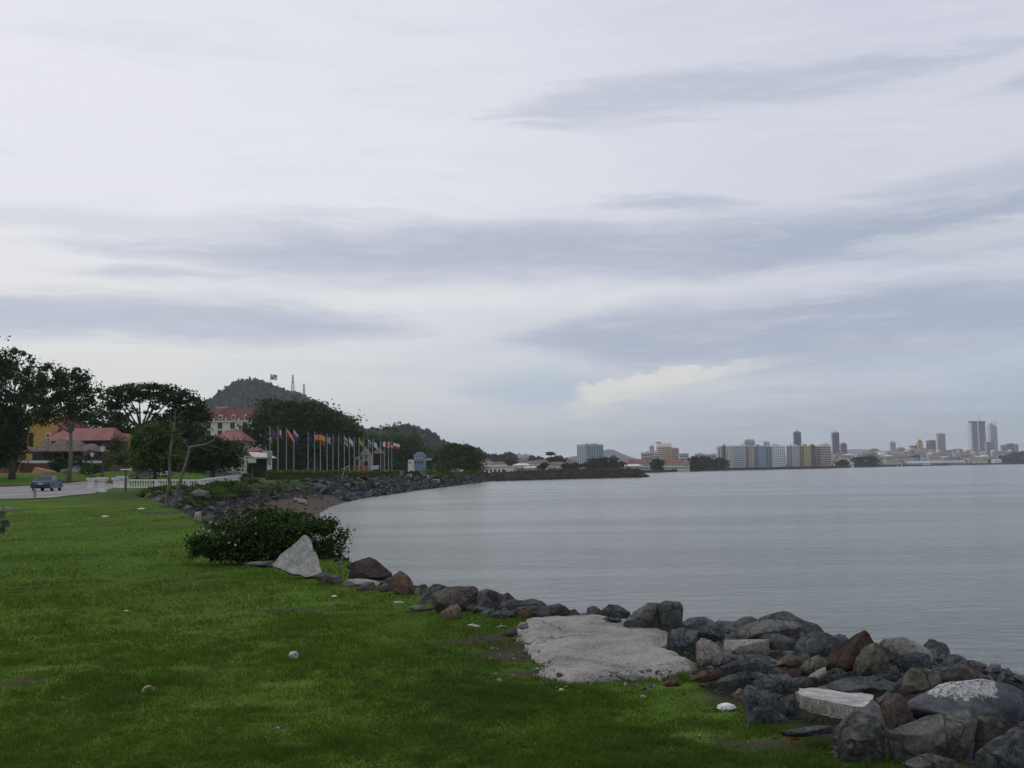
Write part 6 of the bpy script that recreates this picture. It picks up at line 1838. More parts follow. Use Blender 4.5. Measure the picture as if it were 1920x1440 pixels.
def ridge_hill(name, ridge, D, depth, seed, n, lsz, forest_name='forest', z_far=3.0, mat=None):
    """a wooded hill whose crest line is given by picture points at distance D"""
    rg_ = np.random.default_rng(seed)
    P = np.array([at(a_, b_, D) for a_, b_ in ridge])
    x0, x1 = P[0, 0], P[-1, 0]
    N, M = 70, 17
    xs_ = np.linspace(x0, x1, N)
    zr_ = np.interp(xs_, P[:, 0], P[:, 2]) - lsz * .45
    zr_ = zr_ + (fbm(xs_, xs_ * 0, 1 / 35.0, seed) - .5) * lsz * 1.5
    t_ = np.linspace(-1, 1, M)
    X_, T_ = np.meshgrid(xs_, t_)
    Z_ = z_far + (zr_[None, :] - z_far) * (np.cos(T_ * math.pi) * .5 + .5) ** .8
    Y_ = D + T_ * depth * (.7 + .3 * fbm(X_, T_ * 3, 1 / 60.0, seed + 1))
    Z_ = Z_ + (fbm(X_, Y_, 1 / 40.0, seed + 2) - .5) * 6 * (1 - np.abs(T_)) * (np.abs(T_) > .05)
    V = np.stack([X_.ravel(), Y_.ravel(), Z_.ravel()], 1)
    jj_, ii_ = np.meshgrid(np.arange(M - 1), np.arange(N - 1), indexing='ij'); a_ = (jj_ * N + ii_).ravel()
    mk(name, V, np.stack([a_, a_ + 1, a_ + 1 + N, a_ + N], 1), mat or HILLM, smooth=True, loc=(0, 0, 0), kind='structure')
    # crowns: clumps of leaves all over the near face and along the crest
    nt = n // 26
    ii_ = rg_.integers(0, N, nt); tt = -np.abs(rg_.random(nt)) ** 1.0
    tt[: nt // 4] = rg_.uniform(-.12, .06, nt // 4)
    cx = np.interp(ii_ + rg_.uniform(-.5, .5, nt), np.arange(N), xs_)
    zz = np.interp(cx, xs_, zr_)
    cz = z_far + (zz - z_far) * (np.cos(tt * math.pi) * .5 + .5) ** .8
    cy = D + tt * depth * .85
    sz = rg_.uniform(.5, 1.5, nt) * lsz * rg_.choice((.7, 1.0, 1.3), nt)
    c_ = np.repeat(np.stack([cx, cy, cz - .25 * sz], 1), 26, 0); s_ = np.repeat(sz, 26)[:, None]
    u_ = rg_.normal(size=c_.shape); u_ /= np.linalg.norm(u_, axis=1, keepdims=True); u_[:, 2] = np.abs(u_[:, 2]) * .9
    C_ = c_ + u_ * s_ * rg_.uniform(.6, 1.05, (len(c_), 1))
    quads_mesh(forest_name, leaf_quads(C_, rg_.uniform(.5, .9, len(C_)) * s_[:, 0], rg_, .6, .8), FOREST, kind='stuff')


ridge_hill('hill', [(300, 815), (340, 800), (385, 785), (405, 764), (420, 752), (438, 738), (455, 724), (465, 719), (478, 717), (490, 720), (503, 727), (520, 730), (545, 738), (562, 742), (580, 752), (605, 764), (625, 775), (650, 790), (680, 806), (710, 818), (745, 832), (790, 846), (840, 858)],
           2100, 600, 1, 90000, 9)
ridge_hill('hill', [(640, 880), (668, 815), (690, 808), (715, 812), (738, 814), (752, 809), (772, 804), (790, 811), (806, 820), (822, 829), (845, 838), (880, 848), (915, 858), (945, 872)], 1500, 380, 2, 34000, 8)
ridge_hill('hill', [(850, 868), (880, 853), (905, 851), (925, 855), (952, 851), (975, 857), (1000, 861), (1030, 863), (1060, 866), (1095, 871), (1130, 876)], 1350, 160, 3, 13000, 4.5)
ridge_hill('hill', [(-260, 860), (-100, 800), (60, 815), (150, 820), (260, 815), (380, 825), (520, 830), (640, 838), (700, 852), (760, 866)], 640, 120, 4, 24000, 5)
m_far = plain('far_hill', G(.045, .060, .052), .95, .15, .01)


def bare_ridge(ridge, D, depth):
    P = [at(a_, b_, D) for a_, b_ in ridge]
    vs = []; fs = []; n = len(P)
    for p_ in P:
        for k, h in ((-1, 0), (-.5, .55), (0, 1), (.5, .6), (1, 0)): vs.append((p_[0], D + k * depth, p_[2] * h))
    for i in range(n - 1):
        for k in range(4): fs.append((i * 5 + k, (i + 1) * 5 + k, (i + 1) * 5 + k + 1, i * 5 + k + 1))
    mk('hill', vs, fs, m_far, smooth=True, loc=(0, 0, 0), kind='structure')


bare_ridge([(1040, 868), (1062, 858), (1090, 853), (1112, 850), (1130, 845), (1142, 842), (1152, 844), (1165, 850), (1180, 856), (1200, 862), (1220, 870)], 5200, 900)
bare_ridge([(1180, 872), (1260, 862), (1330, 860), (1400, 857), (1500, 852), (1560, 846), (1600, 842), (1640, 843), (1680, 848), (1740, 850), (1800, 851), (1900, 852), (2000, 856), (2100, 862)], 8200, 700)

# flag and masts on the hill
D = 2060
LATT = plain('mast_steel', G(.16, .15, .15), .7)
o = at(507, 731, D)
r_ = root('hilltop_flagpole', o, 'very tall flagpole with a white, blue and red flag on the hilltop', 'flagpole')
zt = at(507, 701, D)[2]
MB().lathe((o[0], o[1], o[2] - 6), [(.8, 0), (.5, zt - o[2] + 6)], 6).build('pole', POLE, r_)
flag(r_, (o[0], o[1], zt - .5), 15, 10.5, .85, .15, quarter, 3)
for px, pt, pb, w_, lb in ((549, 703, 741, 7.2, 'taller steel lattice mast on the hill ridge'), (570, 721, 743, 5.5, 'shorter steel lattice mast on the hill ridge')):
    o = at(px, pb, D); zt = at(px, pt, D)[2]; H = zt - o[2] + 5
    r_ = root('lattice_mast', (o[0], o[1], o[2] - 5), lb, 'mast', 'radio masts on the hill ridge')
    mb = MB(); br = MB()
    cs = [(-1, -1), (1, -1), (1, 1), (-1, 1)]
    def mp(k, c_): s_ = w_ * .5 * (1 - .80 * k); return np.array((o[0] + c_[0] * s_, o[1] + c_[1] * s_, o[2] - 5 + H * k))
    for c_ in cs: mb.tube([mp(0, c_), mp(1, c_)], [.45, .3], 4)
    for i in range(9):
        k0, k1 = i / 9, (i + 1) / 9
        for j in range(4):
            br.tube([mp(k0, cs[j]), mp(k1, cs[(j + 1) % 4])], .18, 4); br.tube([mp(k1, cs[j]), mp(k1, cs[(j + 1) % 4])], .18, 4)
    mb.build('mast_leg', LATT, r_); br.build('bracing', LATT, r_)
    for k in (.82, .93, .66):
        c_ = mp(k, (0, 0)); MB().box((c_[0], c_[1] - w_ * .2, c_[2]), (2.6, 1.8, 2.6)).build('antenna', LATT, r_)

# ------------------------------------------------------------------ breakwater
def breakwater():
    rg_ = random.Random(5)
    base = [(-15, 428), (20, 456), (64, 500)]
    P0 = [at(892, 903.5, 424), at(960, 901, 440), at(1040, 899.3, 465), (at(1097, 897.5, 480)), at(1160, 896.5, 492), at(1214, 895.5, 500)]
    tops = [887, 884, 880.5, 879.5, 878.5, 878.5]
    V = []; n = 110; m_ = 9
    for i in range(n + 1):
        k = i / n * (len(P0) - 1); a_ = int(min(k, len(P0) - 2)); u_ = k - a_
        q = P0[a_] * (1 - u_) + P0[a_ + 1] * u_
        px = [892, 960, 1040, 1097, 1160, 1214]; pxx = px[a_] * (1 - u_) + px[a_ + 1] * u_
        zt = at(pxx, tops[a_] * (1 - u_) + tops[a_ + 1] * u_, q[1] + 3)[2]
        endf = sstep(0, .055, (n - i) / n)
        for j in range(m_):
            v_ = j / (m_ - 1)
            prof = [(-2, -1.2), (0, -.05), (1.2, .5 * zt), (2.3, .82 * zt), (3.4, zt), (6, zt * 1.0), (9, zt * .9), (12, .4 * zt), (14, -1)][j]
            rgh = .45 if 1 <= j <= 6 else 0
            V.append((q[0] + rg_.gauss(0, rgh * .5) + (1 - endf) * 1.5 * (j > 3), q[1] + prof[0] + rg_.gauss(0, rgh * .6), (prof[1] if prof[1] < 0 else prof[1] * endf) + rg_.gauss(0, rgh * .5) * (j > 1)))
    fs = [(i * m_ + j, (i + 1) * m_ + j, (i + 1) * m_ + j + 1, i * m_ + j + 1) for i in range(n) for j in range(m_ - 1)]
    m = bpy.data.materials.new('breakwater_stone'); m.use_nodes = True
    t = NT(m.node_tree); p = t.node('ShaderNodeBsdfPrincipled')
    pos = t.node('ShaderNodeNewGeometry').outputs['Position']
    vo = t.node('ShaderNodeTexVoronoi'); t.put(vo.inputs['Vector'], pos); vo.inputs['Scale'].default_value = 1.1
    n1 = t.noise(pos, .35, 5, .65); n2 = t.noise(pos, 2.5, 4, .7)
    sx = t.node('ShaderNodeSeparateXYZ'); t.put(sx.inputs[0], pos)
    c = t.mix(n1, G(.030, .022, .017), G(.085, .062, .048))
    c = t.mix(t.m('MULTIPLY', t.ss(.55, .7, n2), .5), c, G(.14, .115, .095))
    c = t.mix(t.m('MULTIPLY', t.ss(.5, .25, vo.outputs['Distance']), .0), c, G(.02, .02, .02))
    c = t.mix(t.m('MULTIPLY', t.ss(26, 8, sx.outputs[0]), .8), c, t.mix(n2, G(.03, .04, .022), G(.065, .07, .045)))
    c = t.mix(t.m('MULTIPLY', t.ss(.9, .2, sx.outputs[2]), .9), c, G(.012, .011, .010))
    t.put(p.inputs['Base Color'], c); p.inputs['Roughness'].default_value = .95; p.inputs['Specular IOR Level'].default_value = .1
    o_ = t.node('ShaderNodeOutputMaterial'); t.l.new(p.outputs[0], o_.inputs[0])
    mk('breakwater', V, fs, m, smooth=True, sharp=25, loc=(0, 0, 0), kind='structure')
    sp_ = []
    for _ in range(500):
        i = rg_.randrange(n); j = rg_.choice((1, 1, 2, 3, 4))
        q = V[i * m_ + j]; s_ = rg_.uniform(.4, 1.3)
        sp_.append((q[0] + rg_.gauss(0, .3), q[1] - .1, max(q[2], -.1) + rg_.uniform(-.1, .15), s_))
    rubble('breakwater_rubble', sp_, [rockmat('brown_riprap', G(.032, .024, .019), G(.075, .055, .043)), rockmat('dark_riprap', G(.022, .020, .018), G(.055, .048, .042)), rockmat('pale_riprap', G(.075, .062, .05), G(.15, .13, .11))])


breakwater()

# ------------------------------------------------------------------ the far shore
SHORE = [(880, 760), (980, 820), (1100, 900), (1222, 1010), (1345, 1330), (1570, 1640), (1640, 1980), (1700, 2250), (1800, 2600), (1925, 2900), (2100, 3300), (2400, 4000)]


def shoreD(px): return float(np.interp(px, [s_[0] for s_ in SHORE], [s_[1] for s_ in SHORE]))


def farz(px, D):
    """height of the far town's ground"""
    d_ = D - shoreD(px)
    h = np.interp(px, [860, 960, 1100, 1200, 1300, 1560, 1600, 1700, 1850, 1950, 2400], [12, 15, 12, 9, 8, 8, 20, 34, 36, 30, 20])
    return 2.2 + h * float(sstep(20, 700, d_))


vs = []; fs = []
rows = [(-6, None, -1.5), (-2, None, 1.9), (2, None, 2.2), (60, 1, 0), (200, 1, 0), (400, 1, 0), (700, 1, 0), (1500, 1, 0), (5500, 1, 0)]
cols = np.linspace(880, 2400, 90)
for px in cols:
    D0 = shoreD(px)
    for dd, f_, z in rows:
        D = D0 + dd
        x_ = at(px, 880, D)[0]
        vs.append((x_, D, z if f_ is None else (farz(px, D) if dd < 5000 else 4.0)))
nr = len(rows)
fs = [(i * nr + j, (i + 1) * nr + j, (i + 1) * nr + j + 1, i * nr + j + 1) for i in range(len(cols) - 1) for j in range(nr - 1)]
mfs = plain('far_shore_ground', G(.050, .050, .040), .95, .3, .02)
mk('far_shore', vs, fs, mfs, loc=(0, 0, 0), kind='structure')
# the dark sea wall along it
vs = []; fs = []
wc = np.concatenate([np.linspace(1160, 1930, 120), np.linspace(1960, 2400, 20)])
for px in wc:
    D0 = shoreD(px) - 5; x_ = at(px, 880, D0)[0]; h = np.interp(px, [1160, 1350, 1700, 1930], [2.6, 3.2, 4.0, 4.5]) + random.Random(int(px * 7)).uniform(-.4, .4)
    vs += [(x_, D0, -.5), (x_, D0, h), (x_, D0 + 2.5, h), (x_, D0 + 2.5, -.5)]
fs = [(i * 4 + j, (i + 1) * 4 + j, (i + 1) * 4 + j + 1, i * 4 + j + 1) for i in range(len(wc) - 1) for j in range(3)]
mk('sea_wall', vs, fs, plain('dark_sea_wall', G(.035, .034, .032), .95, .3, .05), label='long low dark sea wall along the far city shore', cat='sea wall')

FAR = {}


def wallmat(r, g, b, k=1.0):
    m_ = (r + g + b) / 3; r, g, b = [int(m_ * .42 + v * .58 + (4 if m_ > 150 else 0)) for v in (r, g, b)]
    key = (r, g, b)
    if key not in FAR: FAR[key] = plain('facade_%d_%d_%d' % key, S(r, g, b, k * 1.22), .85, .05, .03)
    return FAR[key]


FGLASS = plain('far_window', G(.028, .034, .042), .45, .15, .05)


def facade(a_, b_, zb, zt, floors, bays, style):
    """window boxes and balcony slabs on the upright wall over the plan points a_, b_"""
    a_ = np.array((*a_[:2], 0.0)); b_ = np.array((*b_[:2], 0.0))
    u_ = b_ - a_; L = np.linalg.norm(u_); u_ /= L
    nrm = np.array((u_[1], -u_[0], 0))
    if nrm @ (-a_) < 0: nrm = -nrm
    g = MB(); s_ = MB()
    fh = (zt - zb) / floors
    for f_ in range(floors):
        z0 = zb + f_ * fh
        for j in range(bays):
            w_ = L / bays; c0 = a_ + u_ * (w_ * (j + .5))
            if style == 'blank' : continue
            ww, hh = (w_ * .58, fh * .54) if style != 'ribbon' else (w_ * .97, fh * .5)
            p0 = c0 - u_ * ww / 2 + nrm * .02; p1 = c0 + u_ * ww / 2 + nrm * .02
            q0 = p0 - nrm * .3; q1 = p1 - nrm * .3
            za, zb_ = z0 + fh * .28, z0 + fh * .28 + hh
            P_ = [(*p0[:2], za), (*p1[:2], za), (*p1[:2], zb_), (*p0[:2], zb_), (*q0[:2], za), (*q1[:2], za), (*q1[:2], zb_), (*q0[:2], zb_)]
            P_ = [np.array(v) + nrm * .12 for v in P_]
            g.add(P_, [(0, 1, 2, 3), (7, 6, 5, 4), (0, 4, 5, 1), (1, 5, 6, 2), (2, 6, 7, 3), (3, 7, 4, 0)])
        if style in ('balcony', 'ribbon'):
            p0 = a_ + u_ * L * .03; p1 = b_ - u_ * L * .03
            P_ = [(*(p0 + nrm * .9)[:2], z0 - .1), (*(p1 + nrm * .9)[:2], z0 - .1), (*(p1 + nrm * .9)[:2], z0 + fh * .25), (*(p0 + nrm * .9)[:2], z0 + fh * .25),
                  (*p0[:2], z0 - .1), (*p1[:2], z0 - .1), (*p1[:2], z0 + fh * .25), (*p0[:2], z0 + fh * .25)]
            s_.add(P_, [(0, 1, 2, 3), (7, 6, 5, 4), (0, 4, 5, 1), (1, 5, 6, 2), (2, 6, 7, 3), (3, 7, 4, 0)])
    return g, s_


def tower(label, pa, pb_, pc, ptop, pbase, D, front, side=None, floors=10, bays=6, sbays=4, style='plain', roof=None, cat='apartment block', name='apartment_block', slant=40, group=None, trim=None, extra=None, windows=True, glass=None, zbase=None):
    """block whose nearest upright edge stands at picture column pb: left face pa..pb, right face pb..pc"""
    Xb = at(pb_, 880, D)[0]
    zt = at(pb_, ptop, D)[2]
    zb = farz(pb_, D) if zbase is None else zbase
    zw = at(pb_, pbase, D)[2]
    o = np.array((Xb, D, min(zb, zw)))
    r_ = root(name, o, label, cat, group)
    if pa < pb_ < pc:
        wl, wr = Xb - at(pa, 880, D)[0], at(pc, 880, D)[0] - Xb
        dl = math.sqrt(wl * wr) * (1.0 if wl < wr else 1.0); dc_ = wl * wr / dl
        # perpendicular faces: (−wl, dl)·(wr, dc) = 0
        L_ = np.array((-wl, dl)); R_ = np.array((wr, dc_))
    else:
        W = at(pc, 880, D)[0] - at(pa, 880, D)[0]
        if pb_ <= pa: L_ = np.array((0.0, max(10, W * .6))); R_ = np.array((W, 0.0))
        else: L_ = np.array((-W, 0.0)); R_ = np.array((0.0, max(10, W * .6)))
    B = np.array((Xb, D))
    corners = [B, B + R_, B + R_ + L_, B + L_]
    side = side or front
    mb = MB(); v = [(*c_, o[2] - 2) for c_ in corners] + [(*c_, zt) for c_ in corners]
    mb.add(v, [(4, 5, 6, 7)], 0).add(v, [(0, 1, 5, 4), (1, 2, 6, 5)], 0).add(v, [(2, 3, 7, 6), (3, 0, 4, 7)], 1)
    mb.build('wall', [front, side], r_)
    gg = glass or FGLASS
    wz = max(zb, zw) if pbase else zb
    def face(Pa, Pb, nb, st):
        return facade(corners[Pa], corners[Pb], o[2], zt - .8, floors, max(1, round(nb * .8)), st)
    if windows:
        G1, S1 = face(0, 1, bays, style)
        if pa < pb_ < pc: G2, S2 = face(3, 0, sbays, style)
        elif pb_ >= pc: G2, S2 = face(3, 0, bays, style)
        else: G2, S2 = MB(), MB()
        for g_ in (G1, G2):
            if g_.v: g_.build('windows', gg, r_, kind='stuff')
        for s_ in (S1, S2):
            if s_.v: s_.build('balconies', trim or front, r_, kind='stuff')
    # roof parapet and hut
    cc = sum(corners) / 4
    mb = MB()
    for c_ in range(4):
        a_, b_ = corners[c_], corners[(c_ + 1) % 4]; d_ = b_ - a_; m_ = (a_ + b_) / 2
        mb.box((m_[0], m_[1], zt - .05), (np.linalg.norm(d_) + .3, .3, 1.0), math.atan2(d_[1], d_[0]))
    mb.build('parapet', roof or front, r_)
    rs_ = random.Random(int(pb_ * 3)); 
    if extra != 'none':
        for k in range(rs_.choice((1, 2))):
            q = cc + R_ * rs_.uniform(-.3, .3) + L_ * rs_.uniform(-.25, .25)
            MB().box((q[0], q[1], zt), (np.linalg.norm(R_ if np.linalg.norm(R_) else L_) * rs_.uniform(.15, .3), 4, rs_.uniform(1.6, 3.2))).build('roof_hut', side, r_)
    return r_, corners, zt


# colourful apartment blocks on the waterfront
AG = 'painted apartment blocks on the far waterfront'
dsh = lambda px: shoreD(px) + 25
tower('grey white narrow block standing furthest back in the painted row', 1347, 1347, 1357, 839, 878, 1480, wallmat(176, 182, 172), floors=10, bays=3, group=AG)
tower('dark green sided block between grey white block and pale mint block', 1356, 1356, 1366, 837.5, 878, 1430, wallmat(92, 112, 98), floors=10, bays=2, group=AG)
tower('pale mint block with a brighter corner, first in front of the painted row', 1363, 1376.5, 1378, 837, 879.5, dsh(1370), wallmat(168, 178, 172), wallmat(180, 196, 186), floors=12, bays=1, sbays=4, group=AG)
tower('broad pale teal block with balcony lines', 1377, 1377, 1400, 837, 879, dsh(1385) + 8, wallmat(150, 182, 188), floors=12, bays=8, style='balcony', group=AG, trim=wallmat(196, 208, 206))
tower('beige pink block right of the broad pale teal block', 1401, 1404, 1417.5, 837, 878.5, dsh(1405), wallmat(190, 164, 150), wallmat(120, 108, 100), floors=12, bays=4, sbays=1, group=AG)  # side wall is the front colour darkened, its shade painted in
tower('blue painted block with a violet shaded side', 1417, 1422.5, 1440, 837, 878.5, dsh(1422), wallmat(132, 156, 192), wallmat(104, 114, 142), floors=12, bays=5, sbays=2, group=AG, trim=wallmat(150, 170, 200))  # violet side: a darker copy of the blue, shade put into the paint
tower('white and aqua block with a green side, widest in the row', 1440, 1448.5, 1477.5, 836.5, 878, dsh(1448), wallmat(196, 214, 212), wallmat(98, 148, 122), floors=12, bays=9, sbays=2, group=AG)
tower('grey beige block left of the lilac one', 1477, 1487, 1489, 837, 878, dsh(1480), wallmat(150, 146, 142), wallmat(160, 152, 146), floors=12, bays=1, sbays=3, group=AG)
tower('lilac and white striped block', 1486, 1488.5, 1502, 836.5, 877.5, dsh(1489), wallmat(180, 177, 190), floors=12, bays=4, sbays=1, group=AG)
tower('mustard yellow block with an olive shaded side', 1502, 1509, 1524, 836.5, 877.5, dsh(1509), wallmat(194, 178, 108), wallmat(140, 130, 78), floors=12, bays=5, sbays=2, group=AG)  # olive side is the yellow darkened to paint in its shade
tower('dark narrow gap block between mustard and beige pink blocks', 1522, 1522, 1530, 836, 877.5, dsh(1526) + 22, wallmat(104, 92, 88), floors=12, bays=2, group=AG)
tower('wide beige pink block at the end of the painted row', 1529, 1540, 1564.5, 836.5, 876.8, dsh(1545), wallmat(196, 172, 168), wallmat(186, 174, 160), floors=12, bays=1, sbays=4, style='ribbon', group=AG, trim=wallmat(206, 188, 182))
r_, cs_, zt = tower('green roofed tower rising behind the beige pink block', 1399.5, 1399.5, 1417, 829, 840, 1900, wallmat(168, 180, 160), floors=14, bays=4, extra='none', cat='tower', name='tower')
x0, x1 = cs_[0][0], cs_[1][0]
MB().add([(x0 - 1, 1899, zt), (x1 + 1, 1899, zt), (x1 + 1, 1913, zt), (x0 - 1, 1913, zt), (x0 + 1.5, 1901, zt + 5), (x1 - 1.5, 1901, zt + 5), (x1 - 1.5, 1911, zt + 5), (x0 + 1.5, 1911, zt + 5)],
         [(3, 2, 1, 0), (4, 5, 6, 7), (0, 1, 5, 4), (1, 2, 6, 5), (2, 3, 7, 6), (3, 0, 4, 7)]).build('roof', wallmat(110, 168, 138), r_)
tower('small pale tower peeping over the blue painted block', 1434, 1434, 1445, 829, 845, 2300, wallmat(190, 188, 184), floors=16, bays=3, cat='tower', name='tower')


def cap(r_, corners, zt, h, k, mat, name='crown', mast=0):
    c = sum(corners) / 4
    P_ = [c + (q - c) * k for q in corners]
    MB().add([(*q, zt) for q in corners] + [(*q, zt + h) for q in P_], [(3, 2, 1, 0), (4, 5, 6, 7), (0, 1, 5, 4), (1, 2, 6, 5), (2, 3, 7, 6), (3, 0, 4, 7)]).build(name, mat, r_)
    if mast: MB().lathe((c[0], c[1], zt + h * .9), [(.8, 0), (.3, mast)], 5).build('mast', LATT, r_)


TG = 'towers on the far skyline'
FT = dict(cat='tower', name='tower', group=TG)
DG = wallmat(122, 120, 138)
r_, c_, z_ = tower('dark violet grey tower with a small crown behind the lilac block', 1491.5, 1491.5, 1504.5, 811, 840, 2600, DG, floors=26, bays=5, style='ribbon', extra='none', trim=wallmat(128, 124, 138), **FT)
cap(r_, c_, z_, 4, .45, DG, mast=5)
r_, c_, z_ = tower('grey tower with a small crown standing alone right of the painted row', 1563.5, 1563.5, 1576, 812, 870, 2600, wallmat(136, 136, 152), floors=26, bays=5, style='ribbon', extra='none', trim=wallmat(140, 138, 148), **FT)
cap(r_, c_, z_, 3.5, .45, DG, mast=4)
r_, c_, z_ = tower('short blue grey tower with a pointed top beside the lone grey tower', 1579, 1579, 1590, 833, 868, 2650, wallmat(110, 122, 142), floors=14, bays=4, extra='none', **FT)
cap(r_, c_, z_, 5, .3, wallmat(110, 122, 142))
r_, c_, z_ = tower('domed pale top behind the wide beige pink block', 1543, 1543, 1557, 834, 850, 2100, wallmat(186, 178, 160), floors=10, bays=4, extra='none', **FT)
cap(r_, c_, z_, 4, .6, wallmat(190, 184, 168))
r_, c_, z_ = tower('slender beige tower with a stepped top over the old town', 1672, 1672, 1681.5, 830, 858, 3300, wallmat(176, 162, 144), floors=14, bays=3, extra='none', **FT)
cap(r_, c_, z_, 6, .4, wallmat(176, 162, 144))
r_, c_, z_ = tower('beige building with a curved sail shaped roof', 1710, 1710, 1724, 836, 858, 3400, wallmat(172, 166, 158), floors=10, bays=5, style='ribbon', extra='none', cat='office block', name='office_block', group=TG)
x0, x1 = c_[0][0], c_[1][0]; y0 = 3400
pr = [(0, 0), (.25, -.5), (.5, 1.0), (.75, 6.0), (.9, 10), (1, 13)]
vs = [(x0 + (x1 - x0) * a_, y0, z_ + b_) for a_, b_ in pr] + [(x1, y0, z_ - 2), (x0, y0, z_ - 2)]; n = len(vs)
MB().add(vs + [(a_, b_ + 12, c2) for a_, b_, c2 in vs], [tuple(range(n)), tuple(range(2 * n - 1, n - 1, -1))] + [(i, n + i, n + (i + 1) % n, (i + 1) % n) for i in range(n)]).build('sail_roof', wallmat(172, 166, 158), r_)
r_, c_, z_ = tower('ochre tower with a red tip beside the sail roofed building', 1724, 1724, 1732.5, 829, 858, 3390, wallmat(196, 160, 100), floors=13, bays=3, extra='none', **FT)
cap(r_, c_, z_, 9, .2, wallmat(150, 80, 70))
tower('grey violet box shaped office block with a pale side', 1742, 1746, 1760, 825.5, 860, 3400, wallmat(134, 134, 156), wallmat(190, 190, 192), floors=12, bays=6, sbays=2, style='ribbon', cat='office block', name='office_block', group=TG)
r_, c_, z_ = tower('pale slab tower with a small roof mast', 1761, 1761, 1775.5, 813, 860, 3500, wallmat(176, 178, 178), floors=24, bays=5, style='ribbon', extra='none', trim=wallmat(186, 188, 188), **FT)
cap(r_, c_, z_, 3, .5, wallmat(176, 178, 178), mast=5)
# the twin fronted blue tower: two glass slabs with a pale spine between
D = 3600
o = np.array((at(1837, 880, D)[0], D, farz(1837, D)))
r_ = root('tower', o, 'tallest tower, two dark blue glass slabs joined by a pale spine with a mast', 'tower', TG)
BG = plain('blue_glass', G(.10, .135, .19), .3, .15, .05, spec=.6)
PW = wallmat(196, 194, 200)
def slab3(name, p0, p1, pt, dd, dep, m):
    a_, b_ = at(p0, 880, D + dd)[0], at(p1, 880, D + dd)[0]; zt = at((p0 + p1) / 2, pt, D + dd)[2]
    MB().prism([(a_, D + dd), (b_, D + dd), (b_, D + dd + dep), (a_, D + dd + dep)], o[2] - 3, zt).build(name, m, r_); return a_, b_, zt
slab3('side_wall', 1823.5, 1826.5, 793, -.5, 24, PW)
for p0, p1 in ((1825, 1836.3), (1839.7, 1851.5)):
    a_, b_, zt = slab3('glass_slab', p0, p1, 791, 0, 22, BG)
    mb = MB()
    for k in range(30): mb.box(((a_ + b_) / 2, D - .35, o[2] + 6 + k * (zt - o[2] - 8) / 30), (b_ - a_, .7, 1.1))
    mb.build('floor_bands', wallmat(120, 134, 158), r_, kind='stuff')
    MB().box(((a_ + b_) / 2, D + 10, zt), (b_ - a_ + 1.5, 24, 3)).build('roof_cap', wallmat(110, 120, 132), r_)
slab3('spine', 1836.3, 1839.7, 790.5, 1.5, 18, PW)
c0 = at(1838, 790, D); MB().lathe((c0[0], D + 8, c0[2]), [(.9, 0), (.35, 26)], 5).build('mast', LATT, r_)
# tower with a slanting top
D = 3750
o = np.array((at(1862, 880, D)[0], D, farz(1862, D)))
r_ = root('tower', o, 'pale tower with a slanting top and a bright left edge right of the tallest tower', 'tower', TG)
xs_ = [at(p_, 880, D)[0] for p_ in (1855.5, 1861, 1863, 1873.5)]
zz = [at(p_, q_, D)[2] for p_, q_ in ((1856, 797), (1861, 796), (1863, 793.5), (1873.5, 800))]
for nm, (i, j), m in (('edge_slab', (0, 1), wallmat(206, 208, 202)), ('main_slab', (1, 3), wallmat(150, 158, 158))):
    a_, b_ = xs_[i], xs_[j]; za, zb_ = (zz[0], zz[1]) if i == 0 else (zz[2], zz[3])
    v = [(a_, D, o[2] - 3), (b_, D, o[2] - 3), (b_, D, zb_), (a_, D, za)]; v += [(x_, y_ + 22, z_) for x_, y_, z_ in v]
    MB().add(v, [(0, 1, 2, 3), (7, 6, 5, 4), (0, 4, 5, 1), (1, 5, 6, 2), (2, 6, 7, 3), (3, 7, 4, 0)]).build(nm, m, r_)
mb = MB()
for k in range(26): mb.box(((xs_[1] + xs_[3]) / 2, D - .3, o[2] + 6 + k * 4.4), (xs_[3] - xs_[1], .6, 1.2))
mb.build('floor_bands', wallmat(126, 134, 140), r_, kind='stuff')
tower('low blue glass block between the two tallest towers', 1852, 1852, 1866, 829, 860, 3500, wallmat(128, 150, 176), floors=9, bays=5, style='ribbon', **FT)
tower('violet grey block right of the slant topped tower', 1881, 1881, 1893, 835, 862, 3900, wallmat(138, 132, 146), floors=8, bays=4, **FT)
tower('blue grey block with a stepped roof at the edge of the skyline', 1892, 1892, 1904, 832, 862, 3900, wallmat(122, 134, 148), floors=9, bays=5, style='ribbon', **FT)
tower('pale block behind the blue grey block at the skyline edge', 1906, 1906, 1912, 833.5, 862, 4000, wallmat(128, 130, 140), floors=9, bays=2, **FT)

# the other large buildings across the water
tower('blue green apartment block with dark window strips behind the breakwater', 1084, 1100, 1134, 835, 880, 960, wallmat(128, 160, 170), wallmat(150, 180, 184), floors=13, bays=9, sbays=5, glass=plain('teal_window', G(.05, .075, .085), .35), zbase=farz(1100, 960))
r_, c_, z_ = tower('cream hotel tower with balcony bands and a roof pavilion', 1233, 1236, 1262, 838, 866, 1500, wallmat(206, 178, 124), wallmat(206, 200, 188), floors=9, bays=7, sbays=2, style='balcony', extra='none', cat='hotel', name='hotel_tower', trim=wallmat(222, 206, 160))
for p0, p1, pt, pb2, m in ((1232, 1262, 834.5, 838, wallmat(214, 210, 200)), (1234, 1261, 831.5, 834, wallmat(208, 204, 196)), (1233, 1242, 828.5, 831, wallmat(150, 140, 130))):
    a_, b_ = at(p0, 880, 1500)[0], at(p1, 880, 1500)[0]; za, zb_ = at(p0, pb2, 1500)[2] + .2, at(p0, pt, 1500)[2]
    MB().prism([(a_, 1503), (b_, 1503), (b_, 1514), (a_, 1514)], za, zb_).build('roof_pavilion', m, r_)
